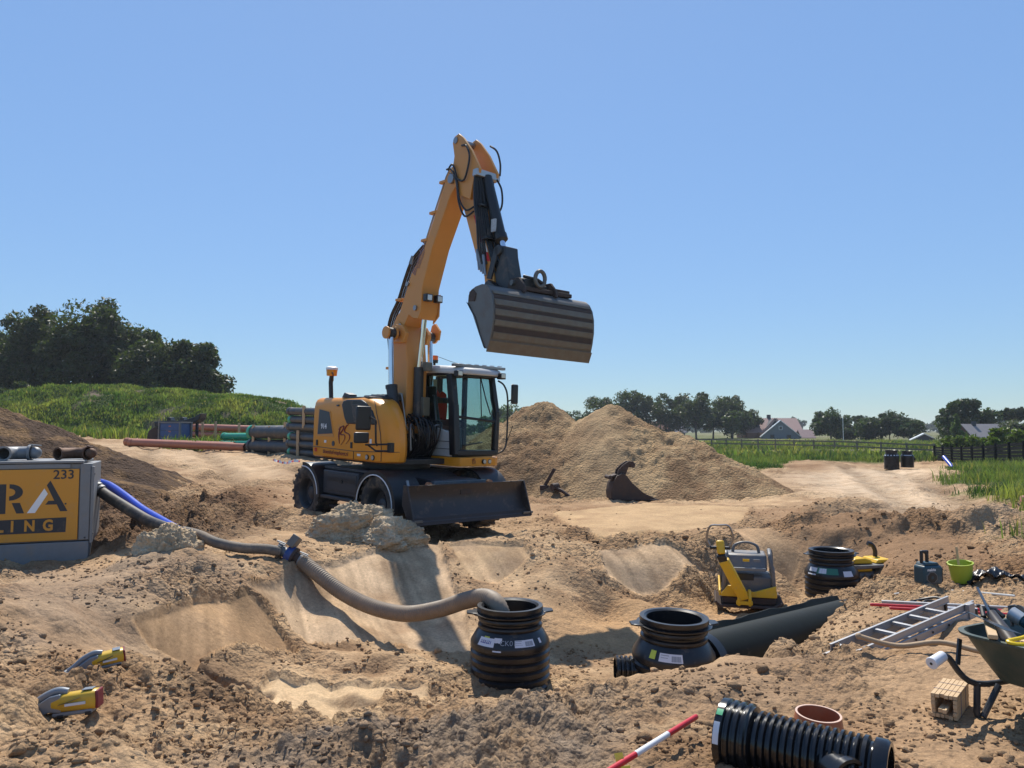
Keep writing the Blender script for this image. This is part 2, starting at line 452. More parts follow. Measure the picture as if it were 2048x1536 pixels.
CP=np.array([-9.0,1.0,0.02,-9.0,-3.0,0.0,-5.0,1.0,0.02,-5.0,-3.0,0.0,-2.0,1.0,0.02,-2.0,-3.0,0.0,0.0,1.0,0.02,0.0,-3.0,0.0,2.0,1.0,0.02,2.0,-3.0,0.0,5.0,1.0,0.02,5.0,-3.0,0.0,9.0,1.0,0.02,9.0,-3.0,0.0,-7.0,4.0,0.15,-10.0,7.0,0.3,-8.0,9.0,0.2,8.0,4.0,0.0,9.0,7.0,0.0,7.0,6.0,0.0,-2.46,3.75,0.08,-1.95,3.93,0.0,-1.37,4.07,-0.06,-0.71,4.03,-0.04,-0.06,3.93,0.0,0.7,3.93,0.0,1.7,3.93,0.0,2.58,3.93,0.0,-3.04,4.61,0.1,-2.71,4.6,0.03,-2.8,5.29,0.03,-2.65,5.68,-0.02,-2.23,5.01,-0.1,-1.81,4.51,-0.12,-3.81,5.75,0.14,-4.97,7.48,0.1,-3.79,6.69,0.1,-3.29,5.28,0.1,-3.39,6.95,0.06,-3.2,7.65,0.04,-2.98,8.6,0.0,-2.69,9.52,-0.0,-5.01,8.53,0.04,-6.12,9.76,0.02,-5.57,10.02,0.02,-4.77,9.35,0.06,-3.16,6.75,-0.22,-2.81,6.72,-0.36,-2.72,7.6,-0.31,-2.4,8.0,-0.57,-2.61,6.5,-0.41,-2.35,6.25,-0.45,-2.19,6.75,-0.6,-2.06,6.35,-0.58,-1.45,6.95,-0.71,-1.56,6.3,-0.6,-0.82,7.3,-0.69,-2.53,7.2,-0.53,-2.19,7.3,-0.58,-2.11,8.5,-0.66,-1.29,8.9,-0.81,-0.54,8.9,-0.88,-1.26,8.0,-0.75,-0.53,7.9,-0.77,-2.5,9.1,-0.36,-1.8,10.1,-0.46,-0.97,10.4,-0.52,-2.84,8.05,-0.23,-2.01,9.0,-0.51,-2.53,10.38,0.0,-2.18,10.99,0.0,-1.51,11.91,-0.02,-0.59,12.2,-0.03,0.36,12.12,-0.05,0.68,12.16,-0.08,1.44,12.57,-0.1,2.57,12.86,-0.1,3.85,14.17,-0.1,4.71,14.54,-0.1,-1.36,4.58,-0.12,-1.2,4.88,-0.2,-0.78,5.41,-0.26,-0.09,5.77,-0.26,0.68,6.01,-0.24,1.09,6.14,-0.26,1.66,6.5,-0.33,2.27,6.57,-0.31,2.55,6.41,-0.24,-0.37,4.6,-0.1,0.24,4.84,-0.1,0.72,4.96,-0.1,1.18,4.87,-0.05,1.92,5.17,-0.03,2.6,5.55,-0.05,3.2,5.99,0.0,2.82,4.73,0.0,2.79,4.28,0.0,3.93,5.99,0.0,2.84,6.31,-0.14,3.73,6.98,-0.06,4.3,7.16,-0.06,5.04,7.6,-0.08,-0.5,7.15,-0.82,0.5,7.15,-0.82,1.6,7.15,-0.82,-0.6,6.75,-0.75,0.6,6.5,-0.62,1.5,6.5,-0.5,-0.2,8.0,-0.85,0.6,8.0,-0.88,1.0,8.3,-0.9,1.8,7.9,-0.86,2.4,7.2,-0.8,1.9,6.8,-0.7,2.6,6.7,-0.35,0.64,9.37,-0.9,1.22,10.72,-0.9,2.03,11.32,-0.9,2.79,10.86,-0.9,3.82,11.4,-0.92,3.47,12.54,-0.9,2.32,10.06,-0.9,3.61,10.58,-0.9,3.0,9.0,-0.9,3.6,9.8,-0.9,4.2,10.4,-0.9,2.6,8.4,-0.9,4.6,11.6,-0.9,4.9,12.3,-0.9,0.12,11.1,-0.46,0.79,11.4,-0.3,0.73,10.6,-0.57,0.42,9.9,-0.73,1.73,11.8,-0.37,2.93,12.0,-0.63,2.69,12.3,-0.3,3.86,13.0,-0.24,4.36,12.5,-0.65,4.85,13.4,-0.39,1.82,10.95,-0.71,3.06,11.89,-0.88,4.51,12.73,-0.9,4.55,12.16,-0.9,3.95,9.9,-0.67,4.58,10.6,-0.54,4.4,11.0,-0.74,4.74,10.2,-0.53,3.94,9.0,-0.45,2.93,7.6,-0.41,2.42,7.0,-0.29,3.29,8.0,-0.42,4.3,9.0,-0.33,4.02,8.2,-0.24,4.72,8.9,-0.16,5.12,9.0,-0.17,5.39,8.6,-0.11,5.99,9.0,-0.11,5.45,11.4,-0.52,6.08,12.2,-0.36,5.98,13.2,-0.36,5.75,14.3,-0.16,6.58,13.0,-0.16,7.77,13.6,-0.07,7.76,12.2,-0.13,6.51,10.8,-0.19,8.34,12.5,-0.09,6.8,15.4,-0.01,6.07,15.6,-0.03,8.36,15.5,-0.02,2.9,6.9,-0.5,3.2,7.1,-0.42,3.6,7.35,-0.28,4.0,7.6,-0.15,3.15,6.75,-0.42,3.5,7.0,-0.28,0.1,7.2,-0.8,1.5,6.9,-0.85,5.4,12.2,-0.85,5.9,11.3,-0.4,0.83,16.77,-0.05,2.33,15.79,-0.05,4.12,16.77,-0.05,3.34,18.49,-0.05,1.18,14.38,-0.08,5.22,16.77,-0.05,0.23,13.44,-0.05,-4.14,15.08,-0.1,-2.38,13.18,-0.17,-2.24,16.85,-0.1,-0.47,14.95,-0.17,-2.31,15.01,-0.13,-0.54,13.11,-0.2,0.35,14.21,-0.2,-1.41,12.58,-0.2,-5.0,15.2,0.05,-4.6,13.6,0.05,-3.4,12.4,0.05,-3.65,13.2,0.15,-3.81,11.6,0.19,-4.5,12.0,0.21,-3.98,9.8,0.14,-4.22,9.2,0.15,-5.21,10.2,0.17,-6.19,11.5,0.35,-5.89,13.0,0.34,-5.92,14.5,0.37,-5.41,15.2,0.31,-5.16,17.0,0.31,-7.52,20.0,0.39,-9.55,21.0,0.6,-6.69,22.0,0.62,-12.38,28.0,0.69,-9.63,28.0,0.69,-17.73,34.0,1.03,-14.28,36.0,0.87,-7.79,28.0,0.78,-24.13,42.0,1.37,-18.6,42.0,1.26,-12.19,40.0,1.18,-14.0,14.0,0.5,-16.0,20.0,0.7,-20.0,30.0,1.2,-26.0,42.0,1.5,-14.0,52.0,1.5,-6.0,52.0,1.3,-4.0,40.0,0.9,-40.0,60.0,1.5,-20.0,70.0,1.2,-1.0,20.0,0.0,0.0,24.0,0.0,0.0,30.0,0.2,5.0,30.0,0.0,4.0,20.0,-0.05,2.0,17.0,-0.06,7.35,19.5,0.11,6.96,17.0,0.04,8.55,18.0,0.06,9.45,17.5,0.04,11.95,27.0,-0.07,13.37,27.0,-0.07,12.98,24.0,-0.03,17.1,38.59,-0.32,20.7,41.77,-0.35,19.24,35.97,-0.3,14.07,37.26,-0.25,12.78,22.29,-0.12,10.55,17.25,-0.1,22.78,43.65,-0.3,20.0,43.81,-0.25,12.17,34.64,0.0,16.4,39.95,0.0,16.21,51.9,0.0,18.51,31.52,0.05,15.64,24.47,0.1,14.08,23.6,0.08,10.68,16.91,0.1,9.26,13.85,0.12,13.25,19.77,0.15,23.45,34.92,0.1,32.18,55.96,0.05,24.18,86.44,0.0,15.0,14.0,0.15,18.0,22.0,0.15,26.0,34.0,0.1,12.0,60.0,0.0,40.0,60.0,0.1,25.0,90.0,0.0,0.0,90.0,0.2,-30.0,100.0,0.8,60.0,100.0,0.0,15.0,45.0,-0.05,22.0,50.0,0.0,-60.0,30.0,1.0,-30.0,12.0,0.5,30.0,8.0,0.1,-60.0,120.0,0.5,0.0,140.0,0.0,80.0,50.0,0.0]).reshape(-1,3)
POLY={"S1":[[-3.38,6.85],[-3.26,7.25],[-3.11,7.93],[-2.91,8.54],[-2.7,8.51],[-2.45,8.33],[-2.2,8.04],[-2.45,7.83],[-2.64,7.52],[-2.78,7.24],[-2.8,6.74],[-3.05,6.8]],"S2":[[-2.97,8.63],[-2.8,9.29],[-2.59,9.84],[-2.16,10.92],[-1.69,11.6],[-1.38,13.33],[-0.94,11.16],[-0.63,10.34],[-0.46,8.99],[-0.89,8.92],[-1.3,9.0],[-1.82,8.68],[-2.11,8.48],[-2.3,8.37],[-2.59,8.63]],"S3":[[-1.08,11.96],[-0.5,12.01],[0.16,12.02],[0.36,11.62],[0.12,11.33],[-0.24,10.86],[-0.52,10.84],[-0.76,11.23]],"S4":[[1.36,12.23],[2.0,12.47],[2.66,12.73],[2.89,12.65],[3.49,12.76],[3.25,12.62],[2.4,11.7],[1.8,11.48],[1.43,11.5]],"S5":[[0.92,16.37],[3.34,18.49],[5.34,17.17],[4.4,14.77],[3.75,14.14],[1.47,12.82],[1.18,14.38]],"S6":[[-2.34,6.57],[-2.25,7.22],[-1.81,7.33],[-1.26,7.39],[-0.78,7.39],[-0.8,7.15],[-1.17,6.88],[-1.3,5.27],[-1.9,6.38]],"S7":[[0.46,9.96],[1.24,10.9],[2.05,11.44],[3.28,11.89],[4.31,11.95],[4.14,11.07],[3.63,10.46],[2.69,9.98],[2.31,10.02],[1.36,9.33],[0.57,9.21]],"S8":[[2.6,5.78],[3.81,7.58],[4.42,7.79],[4.91,7.4],[2.58,3.93],[2.08,3.93],[2.24,4.6],[2.23,4.97]],"S9":[[3.9,14.02],[4.83,14.36],[4.93,13.14],[4.28,12.28],[3.98,12.84]],"S10":[[10.48,29.29],[17.69,39.91],[22.1,40.32],[11.04,19.28],[8.52,13.66],[8.15,16.94],[7.97,19.77]],"S11":[[-19.36,33.73],[-17.74,37.3],[-7.64,27.46],[-5.73,19.7],[-8.19,20.71],[-12.13,25.55]],"D1":[[-6.86,15.11],[-5.64,15.86],[-4.04,12.52],[-3.69,10.4],[-4.56,11.19],[-5.01,11.07]],"D2":[[-2.85,6.75],[-2.78,7.24],[-2.53,7.21],[-2.34,6.57],[-2.12,5.45],[-2.35,5.57]],"D3":[[-9.63,17.64],[-8.31,17.53],[-4.77,10.39],[-5.11,10.01],[-5.68,10.45]],"D4":[[0.82,5.62],[1.67,6.06],[3.16,7.24],[2.23,4.97],[1.47,4.81],[0.85,4.77]],"D5":[[5.68,15.1],[6.92,14.61],[7.77,13.6],[7.0,11.49],[5.87,10.55],[5.17,10.81],[5.79,13.15],[5.28,13.59]],"G1":[[-1.36,4.58],[-0.7,5.32],[0.09,5.5],[0.73,5.52],[0.54,3.93],[-1.62,4.05]],"G2":[[-6.32,9.49],[-4.68,9.29],[-3.23,9.12],[-3.0,8.48],[-3.37,6.9],[-2.96,6.61],[-3.31,6.22],[-3.51,5.31]],"O1":[[0.51,10.26],[2.05,11.47],[4.34,12.03],[3.59,10.35],[2.2,9.58],[1.27,9.13],[0.5,9.02]]}
# ================================================================ TERRAIN
POLY['S12'] = [[.2, 3.2], [.25, 4.3], [.8, 4.75], [1.6, 4.8], [2.6, 4.4], [2.6, 3.2]]
POLY['D1'] = [[-6.6, 10.6], [-8.0, 13.5], [-6.86, 15.3], [-5.4, 15.8], [-4.0, 13.2], [-3.6, 11.2], [-4.0, 10.6], [-4.8, 10.4], [-5.3, 10.0]]

def _warp(x, y):
    r = np.hypot(x, y) + 1e-6
    k = np.where(r > 12, (12 + 12 * np.log(np.maximum(r, 12) / 12)) / r, 1.0)
    return np.stack([x * k, y * k], -1)
def _kern(r2): return -np.sqrt(r2 + 0.04)
_W = _warp(CP[:, 0], CP[:, 1]); _n = len(CP)
_A = _kern(((_W[:, None] - _W[None]) ** 2).sum(-1)) - 0.006 * np.eye(_n)
_P = np.c_[np.ones(_n), _W]
_S = np.linalg.solve(np.block([[_A, _P], [_P.T, np.zeros((3, 3))]]), np.r_[CP[:, 2], 0, 0, 0])

def base_h(x, y):
    x = np.asarray(x, float); y = np.asarray(y, float)
    q = _warp(x.ravel(), y.ravel()); out = np.zeros(len(q))
    w2 = (_W ** 2).sum(-1)
    for i in range(0, len(q), 30000):
        b = q[i:i + 30000]
        d2 = np.maximum((b ** 2).sum(-1)[:, None] + w2[None] - 2 * b @ _W.T, 0)
        out[i:i + 30000] = _kern(d2) @ _S[:-3] + _S[-3] + b @ _S[-2:]
    r = np.hypot(x, y).ravel()
    k = sstep(90, 200, r)
    return (out * (1 - k)).reshape(x.shape)

# lumps of dug sand that stand up out of the ground: x, y, rx, ry, turn, height, sharpness
BLOBS = [(6.2, 13.9, 1.3, .7, .1, .26, 1.0), (7.6, 13.7, 1.3, .7, -.1, .28, 1.0), (8.9, 13.4, 1.2, .7, -.2, .2, 1.0), (-4.2, 9.15, .6, .42, .2, .12, 1.0), (-2.2, 11.95, .95, .6, .4, .14, 1.0),
         (.85, 11.15, .8, .5, .3, .10, 1.0), (6.6, 15.6, .8, .6, .0, .3, 1.3), (7.4, 16.4, .7, .5, .3, .25, 1.3), (5.6, 14.6, .7, .5, .4, .22, 1.2),
         (-3.05, 4.3, .45, .4, .2, .12, 1.4), (-2.2, 3.9, .4, .4, .2, .10, 1.4), (-.9, 4.4, .35, .3, .2, .09, 1.3), (-.2, 4.9, .45, .32, .2, .06, 1.0), (1.15, 5.3, .55, .3, .1, .05, 1.0),
         (-2.5, 6.6, .45, .33, .3, -.42, 1.2), (-2.2, 6.3, .3, .22, .3, -.14, 1.2), (-4.0, 6.2, .7, .6, .2, .20, 1.2), (-4.9, 7.2, .7, .6, .2, .15, 1.2), (-3.9, 14.1, .8, .6, .0, .22, 1.4), (-3.2, 13.0, .7, .6, .0, .15, 1.4),
         (-1.3, 6.9, .10, .55, 1.3, .10, 1.2), (-1.6, 8.05, .9, .28, -.1, .12, 1.2), (-.75, 7.85, .7, .3, -.2, .10, 1.2)]

def masks(x, y):
    wx = x + 0.14 * fbm(x, y, 0.5, 3, 61) + 0.05 * fbm(x, y, 0.12, 2, 62)
    wy = y + 0.14 * fbm(x, y, 0.5, 3, 71) + 0.05 * fbm(x, y, 0.12, 2, 72)
    m = {}
    ex = x + 0.05 * fbm(x, y, 0.4, 3, 63) + .025 * fbm(x, y, .08, 2, 64); ey = y + 0.05 * fbm(x, y, 0.4, 3, 73) + .025 * fbm(x, y, .08, 2, 74)
    for k in POLY:
        soft = 0.025 if k[0] == 'S' else 0.28
        if k in ('S8', 'S7', 'S12'): soft = 0.4
        if k in ('S10', 'S11'): soft = 1.5
        m[k] = poly_mask(ex, ey, POLY[k], soft) if k in ('S1', 'S2', 'S3', 'S4') else poly_mask(wx, wy, POLY[k], soft)
    return m

def detail(x, y, m, spacing):
    """relief of churned sand (metres) on top of base_h"""
    sm = np.zeros_like(x)
    for k, a in (('S1', .93), ('S2', .94), ('S3', .94), ('S4', .94), ('S5', .85), ('S6', .92), ('S7', .65), ('S8', .8), ('S9', .8), ('S10', .6), ('S11', .55), ('S12', .55)):
        sm = np.maximum(sm, m[k] * a)
    r = 1 - sm
    far = sstep(26, 60, y)
    r = r * (1 + .9 * m['D1'] + .5 * m['D5'] + .5 * m['D2'])
    patch = 0.25 + 1.3 * np.clip(1.4 * fbm(x, y, 1.6, 3, 33) + 0.45, 0, 1)
    z = 0.10 * r * fbm(x, y, 0.9, 3, 3) * patch
    z += 0.06 * fbm(x, y, 2.4, 2, 8) * (0.3 + 0.7 * r)
    for wl, amp, s in ((0.42, 0.07, 41), (0.19, 0.13, 43), (0.095, 0.24, 47), (0.05, 0.34, 48)):
        k = sstep(1.6, 3.2, wl / np.maximum(spacing, 1e-4))
        z += k * amp * wl * 2.6 * r * patch * lumps(x + 0.3 * wl * fbm(x, y, wl * 2, 2, s), y, wl, s, 0.8)
    z += 0.11 * r * np.abs(fbm(x, y, 0.26, 5, 53, .6)) * patch
    # scrape marks of the bucket down the cut slopes
    sc = np.maximum.reduce([m['S1'], m['S2'], m['S3'], m['S4'], m['S9']])
    ca, sa = cos(0.42), sin(0.42)
    u = x * ca + y * sa; v = -x * sa + y * ca
    z += sc * (0.012 * vn(u / 0.09, v / 1.1, 91) + 0.014 * vn(u / 0.28, v / 1.6, 92) + 0.006 * fbm(x, y, 0.08, 2, 93))
    # wheel ruts on the dug road and the yard
    rut = np.zeros_like(x)
    for (x0, y0, x1, y1) in ((8.2, 15.5, 17.5, 40), (9.9, 15.5, 19.5, 40), (-6.2, 17.5, -14, 34), (-4.6, 18.5, -11.5, 34), (-9, 18, -17, 36)):
        dx, dy = x1 - x0, y1 - y0; ln = math.hypot(dx, dy)
        d = np.abs((x - x0) * dy - (y - y0) * dx) / ln + 0.2 * fbm(x, y, 2.0, 2, 19)
        t = ((x - x0) * dx + (y - y0) * dy) / (ln * ln)
        on = (t > 0) & (t < 1)
        rut = np.maximum(rut, on * np.exp(-(d / 0.33) ** 2) * (0.7 + 0.3 * np.sin(t * ln * 2 * pi / 0.28)))
        z += on * 0.05 * np.exp(-((d - 0.55) / 0.25) ** 2)
    z -= 0.09 * rut
    for (bx, by, rx, ry, tu, h, p) in BLOBS:
        dx = x - bx; dy = y - by
        k = (np.abs(dx) < 2) & (np.abs(dy) < 2)
        if not k.any(): continue
        a = dx[k] * cos(tu) + dy[k] * sin(tu); b = -dx[k] * sin(tu) + dy[k] * cos(tu)
        d = np.sqrt((a / rx) ** 2 + (b / ry) ** 2) + 0.35 * fbm(x[k], y[k], 0.35, 3, 77)
        z[k] += h * sstep(1.15, 0.25, d) ** (1 / p)
    cut = np.maximum.reduce([m['S1'], m['S2'], m['S3'], m['S4'], m['S6']])
    z -= 0.05 * cut
    lg = y - (10.02 + .42 * (x + 1.4) + .12 * fbm(x, y, .5, 3, 59))
    z -= 0.07 * sstep(.05, -.03, lg) * sstep(-.9, -.3, lg) * sstep(-2.05, -1.8, x) * sstep(-.75, -1.0, x)
    z += 0.30 * cut * (1 - cut) * (0.4 + lumps(x, y, 0.16, 57)) * 0.9
    # teeth marks across the scraped floor
    z += m['S6'] * 0.02 * np.sin((x * .95 + y * .3) * 2 * pi / 0.33 + 2 * fbm(x, y, .8, 2, 58))
    z -= 0.065 * r * patch
    z *= 1 - 0.75 * far
    return z

def ground_z(x, y):
    """height of the finished ground at single points or arrays"""
    xa = np.atleast_1d(np.asarray(x, float)); ya = np.atleast_1d(np.asarray(y, float))
    m = masks(xa, ya)
    z = base_h(xa, ya) + detail(xa, ya, m, np.full(xa.shape, 0.01))
    return z if np.ndim(x) else float(z[0])

FIELD = [(8.7, 12.4), (10.2, 15.8), (13.4, 22.3), (20.0, 34.3), (24.5, 42), (27, 47), (23.5, 47), (20, 45), (15.5, 43), (12.5, 36), (9.5, 31), (9, 34), (6, 40), (2, 48), (-2, 56), (-60, 60), (-160, 70), (-400, 300), (400, 300), (160, 20), (40, 6)]

def ground_cols(x, y, m, z0):
    A = lambda c: np.array(c)[None]
    pale = A((.53, .41, .27)); mid = A((.36, .262, .168)); moist = A((.235, .153, .092)); dark = A((.125, .083, .055)); grey = A((.30, .24, .182)); gra = A((.092, .115, .042)); straw = A((.33, .26, .13))
    n1 = fbm(x, y, 1.4, 4, 101)[:, None]; n2 = fbm(x, y, 0.35, 4, 111)[:, None]; n3 = fbm(x, y, 5.0, 3, 121)[:, None]
    def mix(a, b, t): return a + (b - a) * np.clip(t, 0, 1)
    c = mix(mid, moist, 0.35 + 1.3 * n1)
    c = mix(c, pale, np.clip(0.08 + 0.9 * n2 + 0.9 * n3, 0, .75))
    for k, col, a in (('G1', A((.255, .215, .175)), .95), ('G2', grey, .75), ('O1', moist, .7), ('D4', A((.28, .205, .14)), .85), ('S8', A((.385, .282, .185)), .85), ('S7', A((.47, .325, .185)), .8),
                      ('S1', A((.41, .29, .175)), .9), ('S2', A((.57, .45, .315)), .9), ('S3', pale, .8), ('S4', A((.52, .405, .275)), .85), ('S5', A((.455, .345, .215)), .9), ('S6', A((.54, .43, .285)), .95), ('S9', A((.43, .315, .2)), .8), ('S10', A((.53, .445, .34)), .95), ('S11', A((.50, .395, .275)), .9),
                      ('D5', A((.235, .158, .098)), .9), ('D1', dark * 1.05, .95), ('D2', dark, .95), ('D3', dark * 1.1, .95)):  # D2: dark soil, with the shade of the hollow also put into the colour
        t = m[k][:, None] * a
        if k[0] in 'DG': t = t * np.clip(0.92 + 0.8 * n2 + 0.5 * n1, 0, 1)
        else: t = t * np.clip(0.85 + 0.8 * n2, 0, 1)
        c = mix(c, col, t)
    # darker, damper patches high on the cut faces
    t = sstep(.12, .3, fbm(x, y, .8, 3, 131))[:, None] * .45
    c = mix(c, grey * .8, t * (m['S2'] + m['S4'] + m['S3'])[:, None])
    # streaks dragged down the cut faces by the bucket
    us = x * cos(.42) + y * sin(.42); vs_ = -x * sin(.42) + y * cos(.42)
    sk_ = (vn(us / .05, vs_ / 1.3, 171) + vn(us / .17, vs_ / 1.8, 172))[:, None]
    c = c * (1 + .38 * sk_ * np.clip(m['S1'] + m['S2'] + m['S3'] + m['S4'] + m['S9'], 0, 1)[:, None])
    # bands of tone along the dug road, darker along the wheel ruts
    rd = vn((x - .42 * y) / .55, y / 9, 173)[:, None]
    c = c * (1 + .42 * rd * m['S10'][:, None])
    for (x0, y0, x1, y1) in ((8.2, 15.5, 17.5, 40), (9.9, 15.5, 19.5, 40), (-6.2, 17.5, -14, 34), (-4.6, 18.5, -11.5, 34), (-9, 18, -17, 36)):
        dx, dy = x1 - x0, y1 - y0; ln = math.hypot(dx, dy)
        d = np.abs((x - x0) * dy - (y - y0) * dx) / ln + 0.2 * fbm(x, y, 2.0, 2, 19)
        tt = ((x - x0) * dx + (y - y0) * dy) / (ln * ln)
        c = c * (1 - .30 * ((tt > 0) & (tt < 1))[:, None] * np.exp(-(d / .33) ** 2)[:, None])
    # field and verge
    wx = x + 1.2 * fbm(x, y, 2.0, 3, 141); wy = y + 1.2 * fbm(x, y, 2.0, 3, 142)
    g = poly_mask(wx, wy, FIELD, 0.25)
    g = np.maximum(g, sstep(200, 260, np.hypot(x, y)))[:, None]
    gc = mix(gra, gra * A((1.5, 1.25, 1.1)), 0.5 + 1.5 * n3)
    dry = sstep(.02, .22, fbm(x / 6, y, 7.0, 3, 151))[:, None] * sstep(50, 60, y)[:, None]
    gc = mix(gc, A((.26, .21, .14)), dry * .6)
    st = (sstep(88, 96, y) * sstep(128, 112, y) * sstep(-40, 0, x))[:, None]
    gc = mix(gc, straw, st * .85)
    c = c * A((1.02, .91, .80))
    return mix(c, gc, g)

M_GROUND = mat_ground('sandy_ground', True, bump=0.9, var=0.30)
_ys = list(np.arange(-2.0, 2.6, 0.12))
while _ys[-1] < 32: _ys.append(_ys[-1] * 1.0043)
while _ys[-1] < 1200: _ys.append(_ys[-1] * 1.022)
_ys = np.array(_ys)
_us = np.concatenate([-np.geomspace(3.2, .76, 26), np.arange(-.745, .746, .0028), np.geomspace(.76, 3.2, 26)])
GY, GU = np.meshgrid(_ys, _us, indexing='ij')
GX = GU * (np.maximum(GY, 0) + 1.0)
sp = 0.0028 * (np.maximum(GY, 0) + 1.0)
_m = masks(GX.ravel(), GY.ravel())
_b = base_h(GX, GY).ravel()
_z = _b + detail(GX.ravel(), GY.ravel(), _m, sp.ravel())
_c = ground_cols(GX.ravel(), GY.ravel(), _m, _b)
_r = np.ones(_z.shape)
for _k, _a in (('S1', .9), ('S2', .9), ('S3', .9), ('S4', .9), ('S5', .8), ('S6', .9), ('S7', .55), ('S8', .7), ('S9', .7), ('S10', .6), ('S11', .5), ('S12', .3)): _r = np.minimum(_r, 1 - _a * _m[_k])
_c = np.c_[_c, _r * (.20 + 1.0 * np.clip(1.4 * fbm(GX.ravel(), GY.ravel(), 1.6, 3, 33) + .5, 0, 1))]
nr, nc = GX.shape
idx = np.arange(nr * nc).reshape(nr, nc)
FQ = np.stack([idx[:-1, :-1], idx[:-1, 1:], idx[1:, 1:], idx[1:, :-1]], -1).reshape(-1, 4)
ground = np_mesh('ground', np.stack([GX.ravel(), GY.ravel(), _z], -1), FQ, M_GROUND, True, _c)
tag(ground, 'churned pale brown sand of the building site with a dug pit and green field beyond', None, None, 'structure')
# ================================================================ HEAPS AND MOUND
def heap(name, x0, x1, y0, y1, step, hfun, cfun, material, label, kind='structure'):
    xs = np.arange(x0, x1, step); ys = np.arange(y0, y1, step)
    Y, X = np.meshgrid(ys, xs, indexing='ij')
    H = hfun(X.ravel(), Y.ravel())
    g = base_h(X, Y).ravel()
    Z = g + H
    keep = (H > -0.25).reshape(Y.shape)
    n, m = X.shape
    idx = np.arange(n * m).reshape(n, m)
    q = np.stack([idx[:-1, :-1], idx[:-1, 1:], idx[1:, 1:], idx[1:, :-1]], -1)
    ok = keep[:-1, :-1] & keep[:-1, 1:] & keep[1:, 1:] & keep[1:, :-1]
    F = q[ok]
    used, inv = np.unique(F.ravel(), return_inverse=True)
    V = np.stack([X.ravel(), Y.ravel(), Z], -1)[used]
    o = np_mesh(name, V, inv.reshape(-1, 4), material, True, cfun(X.ravel(), Y.ravel(), H)[used])
    tag(o, label, None, None, kind)
    return o

def ridge_dist(x, y, pts):
    """height of cones strung along a ridge: pts (x, y, h, slope)"""
    out = np.full(x.shape, -9.0)
    for i in range(len(pts) - 1):
        a = pts[i]; b = pts[i + 1]
        ex, ey = b[0] - a[0], b[1] - a[1]
        t = np.clip(((x - a[0]) * ex + (y - a[1]) * ey) / (ex * ex + ey * ey), 0, 1)
        d = np.hypot(x - a[0] - ex * t, y - a[1] - ey * t)
        h = a[2] + (b[2] - a[2]) * t - (a[3] + (b[3] - a[3]) * t) * (np.sqrt(d * d + 0.05) - 0.22)
        out = np.maximum(out, h)
    return out

def rgh(x): return 1.15 - .75 * np.exp(-((x - 2.5) / .8) ** 2)
def sand_h(x, y):
    wx = x + .25 * fbm(x, y, 1.2, 4, 201); wy = y + .25 * fbm(x, y, 1.2, 4, 202)
    h = ridge_dist(wx, wy, [(-1.1, 25.0, 1.4, .68), (.93, 24.3, 2.55, .76), (1.12, 24.0, 2.45, .74)])
    h2 = ridge_dist(wx, wy, [(2.2, 23.4, 2.05, .72), (3.0, 23.0, 2.45, .74), (3.5, 22.7, 1.95, .68), (4.5, 21.9, 1.70, .64), (5.5, 20.8, 1.0, .56), (6.3, 19.8, .4, .5)])
    h = np.maximum(h, h2)
    u = x * .8 + y * .3
    h += .05 * fbm(x, y, 1.1, 5, 211, .6) + .10 * np.clip(h, 0, 1) * np.abs(fbm(x, y, .35, 4, 213, .65)) * rgh(x)
    h += .05 * vn((x + .15 * y) / .16, (y - .3 * x) / 1.6, 217) * np.clip(h, 0, 1) * np.exp(-((x - 2.9) / 1.3) ** 2)
    rough = (.5 + .9 * np.clip(fbm(x, y, 2.2, 2, 219) + .3, 0, 1)) * rgh(x)
    for wl, a, s in ((.5, .10, 221), (.24, .22, 222), (.12, .34, 223)):
        h += a * wl * 1.5 * lumps(x, y, wl, s, .85) * np.clip(h + .3, 0, 1) * rough
    # scoop marks
    h -= .22 * np.exp(-(((x - .85) / .45) ** 2 + ((y - 23.3) / .5) ** 2)) + .16 * np.exp(-(((x - 4.4) / .35) ** 2 + ((y - 21.5) / .5) ** 2))
    return h
def sand_c(x, y, h):
    n = fbm(x, y, .9, 4, 231)[:, None]; n2 = fbm(x, y, .25, 3, 233)[:, None]
    b = np.array((.455, .335, .205))[None]; c = np.array((.25, .165, .10))[None]
    k = np.clip(.45 + 1.2 * n + .8 * n2, 0, 1)
    col = c + (b - c) * k
    t = np.exp(-((x - 2.6) / 1.0) ** 2)[:, None] * .5
    col = col * (1 - t) + b * t
    br_ = np.exp(-((x - .6) / 1.1) ** 2)[:, None] * .45  # left peak browner, its shaded side also darkened in the colour
    col = col * (1 - br_) + np.array((.235, .155, .092))[None] * br_
    return np.c_[col * np.array((1.0, .93, .82))[None], rgh(x)]
heap('sand_heap', -3.6, 10.2, 16.8, 30.0, .055, sand_h, sand_c, M_GROUND, 'big twin-peaked heap of excavated sand behind the excavator blade')

